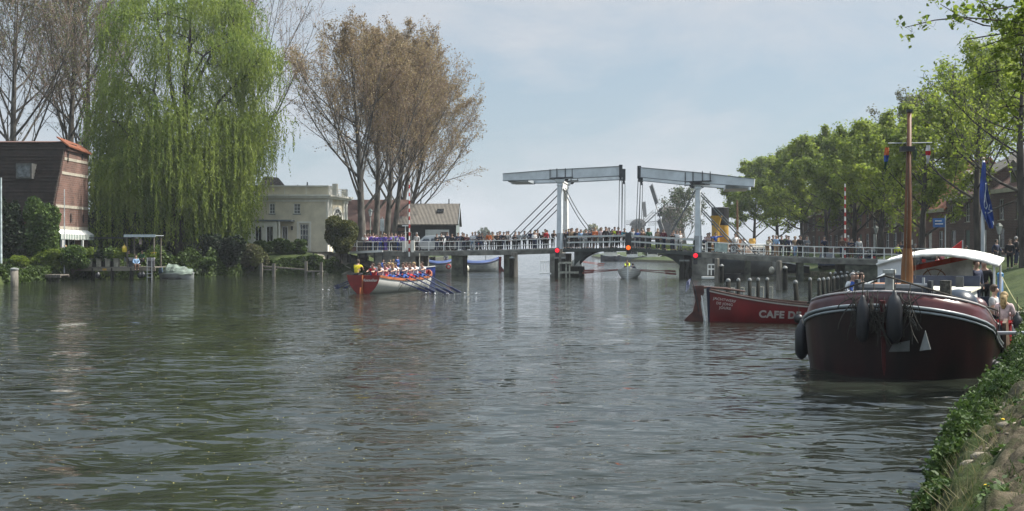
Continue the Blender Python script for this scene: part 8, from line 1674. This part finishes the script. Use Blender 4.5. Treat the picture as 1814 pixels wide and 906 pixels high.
# ================================================================== FOREGROUND BANK
def near_plants():
    rg = np.random.default_rng(31); C = []; S = []
    n_ = 230000; y = 7.5 + 24.5 * rg.uniform(0, 1, n_) ** 1.6; d = rg.uniform(-.12, 3.6, n_); x = Rs(y) + d
    wlim = np.interp(y, [7, 9, 11, 13, 16, 20, 32], [.18, .22, .36, .72, 1.7, 2.8, 3.6]) + .18 * sines(x, y, 41, 1.3)
    h = .22 * (1 + .6 * sines(x, y, 42, .9)) * np.interp(y, [7, 10, 12, 32], [.5, 1.0, 1.25, .9]); h = np.clip(h, .05, .75) * np.clip((wlim - d) / .4, 0, 1)
    keep = (d < wlim) & (h > .03); x, y, h, d = x[keep], y[keep], h[keep], d[keep]
    z = ground_z(x, y) + h * rg.uniform(.05, 1, len(x)) ** .7 + .01; x = x + rg.normal(size=len(x)) * .03 - .10 * (d < .3)
    P = np.stack([x, y, z], -1); me = leaves_mesh(P, .036, lf_weed, 'leaves', 5, aspect=1.7, flat=.35, jit=.55)
    o = link('nettles', me); tag(o, kind='stuff')
    # scattered low leaves on the bare earth
    n_ = 5200; y = rg.uniform(6.3, 17, n_); x = Rs(y) + rg.uniform(.6, 6.5, n_); m_ = sines(x, y, 51, .9) + .6 * sines(x, y, 52, .35) > .75; x, y = x[m_], y[m_]; x = np.repeat(x, 6) + rg.normal(size=len(x) * 6) * .05; y = np.repeat(y, 6) + rg.normal(size=len(y) * 6) * .05
    P = np.stack([x, y, ground_z(x, y) + .03 + rg.uniform(0, .06, len(x))], -1); tag(link('ground_cover', leaves_mesh(P, .04, lf_weed, 'gc', 6, aspect=2.0, flat=.8)), kind='stuff')
    # grass blades
    n_ = 42000; y = rg.uniform(6.2, 26, n_); x = Rs(y) + rg.uniform(-.05, 6.5, n_); m_ = sines(x, y, 61, 1.2) + .7 * sines(x, y, 62, .35) > .95; x, y = x[m_], y[m_]; n_ = len(x); z = ground_z(x, y) - .01
    B = np.stack([x, y, z], -1); h = rg.uniform(.04, .15, (n_, 1)); lean = rg.normal(size=(n_, 3)) * .35; lean[:, 2] = 1; tip = B + lean * h; s = rg.normal(size=(n_, 3)); s[:, 2] = 0; s /= np.linalg.norm(s, axis=1, keepdims=True); s *= .006
    V = np.stack([B - s, B + s, B * .4 + tip * .6 + s * .7, tip], 1).reshape(-1, 3); tag(link('grass', fastmesh('grass', V, np.arange(4 * n_).reshape(n_, 4), lf_weed, np.repeat(rg.uniform(.2, 1, n_), 4))), kind='stuff')
    # dead stems and long grass leaning over the water's edge
    n_ = 1500; y = 7.2 + 16 * rg.uniform(0, 1, n_) ** 1.2; x = Rs(y) + rg.uniform(-.08, .9, n_) * np.interp(y, [7, 12, 23], [.5, .9, 2.4]); z = ground_z(x, y); B = np.stack([x, y, z], -1); h = rg.uniform(.08, .30, (n_, 1)) * rg.uniform(.5, 1, (n_, 1)); ln = rg.normal(size=(n_, 3)) * .55; ln[:, 0] -= .15; ln[:, 2] = 1; tip = B + ln * h; s = rg.normal(size=(n_, 3)); s[:, 2] = 0; s /= np.linalg.norm(s, axis=1, keepdims=True); s *= .0045
    V = np.stack([B - s, B + s, B * .45 + tip * .55 + s * .8, tip], 1).reshape(-1, 3); tag(link('long_grass', fastmesh('long_grass', V, np.arange(4 * n_).reshape(n_, 4), leafmat('long_grass_green', (.03, .06, .012), (.09, .13, .03), .35, (.20, .18, .09)), np.repeat(rg.uniform(0, 1, n_), 4))), kind='stuff')
    # small stones
    mb = MB(); r = random.Random(5)
    for i in range(420):
        y = r.uniform(6.3, 15); x = float(Rs(y)) + r.uniform(.5, 5); s = r.uniform(.012, .05) * (2.0 if r.random() < .08 else 1); mb.ball((x, y, gz(x, y) + s * .15), s, 6, 4, (r.uniform(.9, 1.5), r.uniform(.8, 1.3), .55))
    for i in range(170):
        y = 6.3 + 9 * r.random() ** 1.2; x = float(Rs(y)) + r.uniform(.35, 4.5); s = r.uniform(.04, .12); mb.ball((x, y, gz(x, y) - s * .12), s, 7, 5, (r.uniform(1.0, 1.8), r.uniform(.7, 1.2), r.uniform(.35, .6)))
    tag(mb.build('gravel', mat('stone_grey', (.17, .145, .105), .9, .45, 9, bump=.8, bscale=25), smooth=True), kind='stuff')
near_plants()
# dandelions and taller weeds
dand = mat('dandelion_yellow', (.65, .42, .01), .7, .1, 20)
for k, (px, py, Y) in enumerate([(1688, 862, 8.0), (1800, 640 + 170, 8.9), (1745, 842, 8.4), (1775, 738, 11.5), (1640, 880, 8.2), (1790, 870, 7.6)]):
    x = XX(px, Y); z = gz(x, Y); q = thing('dandelion', ['yellow dandelion on the bare earth nearest the water, lower right', 'yellow dandelion at the right edge above the bare earth', 'yellow dandelion in the middle of the bare earth', 'yellow dandelion highest up on the bank', 'yellow dandelion lowest beside the shore weeds', 'yellow dandelion in the bottom right corner'][k], 'flower', (x, Y, z), 0, 'dandelions on the near bank'); MB().tube([(0, 0, 0), (.01, 0, .07)], .003, 5).build('stem', mat('stem_green', (.08, .14, .04), .7), q); MB().lathe([(.004, .065), (.022, .078), (.018, .086), (.004, .09)], (.01, 0, 0), 10).build('flower_head', dand, q)
def weed(label, px, Y, h, seed, n=9, leafy=True):
    r = random.Random(seed); x = XX(px, Y); q = thing('tall_weed', label, 'weed', (x, Y, gz(x, Y) - .03), 0, 'tall weeds at the waterline'); mb = MB(); C = []
    for i in range(n):
        a = r.uniform(0, 6.3); l_ = r.uniform(.02, .12); t_ = Vector((math.cos(a) * l_ * 1.6, math.sin(a) * l_, h * r.uniform(.6, 1))); P = bez(Vector((0, 0, 0)), t_ * .5 + Vector((0, 0, h * .1)), t_, 5); mb.tube(P, [.004, .0035, .003, .003, .002, .0015], 4)
        for p in P[1:]: 
            for _ in range(7 if leafy else 3): C.append(p + rvec(r) * .035)
    mb.build('stem', MATS['stem_green'], q); link('leaves', leaves_mesh(C, .035 if leafy else .016, lf_weed, 'leaves', seed, aspect=1.8), q)
weed('leafy weed clump at the waterline, lower right of the river', 1578, 10.2, .36, 3, 16); weed('slim tall weed stalk standing above the clump at the waterline', 1575, 10.6, .62, 4, 2, False); weed('thin weed stalks at the bottom of the picture left of the clump', 1543, 9.7, .40, 5, 3, False); weed('leafy weed beside the foot of the near bank', 1612, 10.9, .42, 6, 14)
# low quay wall beyond the bridge on the left, below the shed
q = thing('quay_wall', 'dark low quay wall behind the blue covered boats', 'wall', (-11.8, 119, 0)); MB().bb((0, 0, -.5), (.4, 60, 1.3)).build('wall_face', algaeconc, q)
for k in range(9): MB().bb((.42, 1 + k * 3, -.5), (.62, 1.25 + k * 3, 1.5)).build('timber_pile', darkwood, q)

def flecks():
    rg = np.random.default_rng(8); n_ = 1500; y = 6 + 34 * rg.uniform(0, 1, n_) ** 1.5; x = -.52 * y + rg.uniform(0, 1, n_) ** 1.3 * .62 * y; P = np.stack([x, y, .045 + 0 * x], -1)
    tag(link('floating_petals', leaves_mesh(P, .018, mat('petal_yellow', (.34, .30, .10), .8, .3, 30), 'petals', 8, flat=4.0)), kind='stuff')
    n_ = 0; Q = []
    for px, py in [(759, 520), (772, 521), (794, 524), (804, 523), (817, 521), (588, 511), (590, 515), (606, 514), (838, 521), (1110, 493), (1122, 494), (1196, 487), (1034, 485)]:
        Y = H * F / (py - HY); c = W(px, py, Y)
        for _ in range(7): Q.append((c.x + rg.normal() * .35, c.y + rg.normal() * .6, .03 + abs(rg.normal()) * .025))
    for _ in range(14): f = rg.uniform(); c = W(lerp(640, 790, f), lerp(523, 524, f), lerp(57.4, 57.0, f)); Q.append((c.x, c.y + rg.normal() * .5, .05))
    tag(link('water_splashes', leaves_mesh(np.array(Q), .045, mat('foam_white', (.75, .77, .78), .6, .03, 10), 'foam', 9, flat=1.2)), kind='stuff')
flecks()
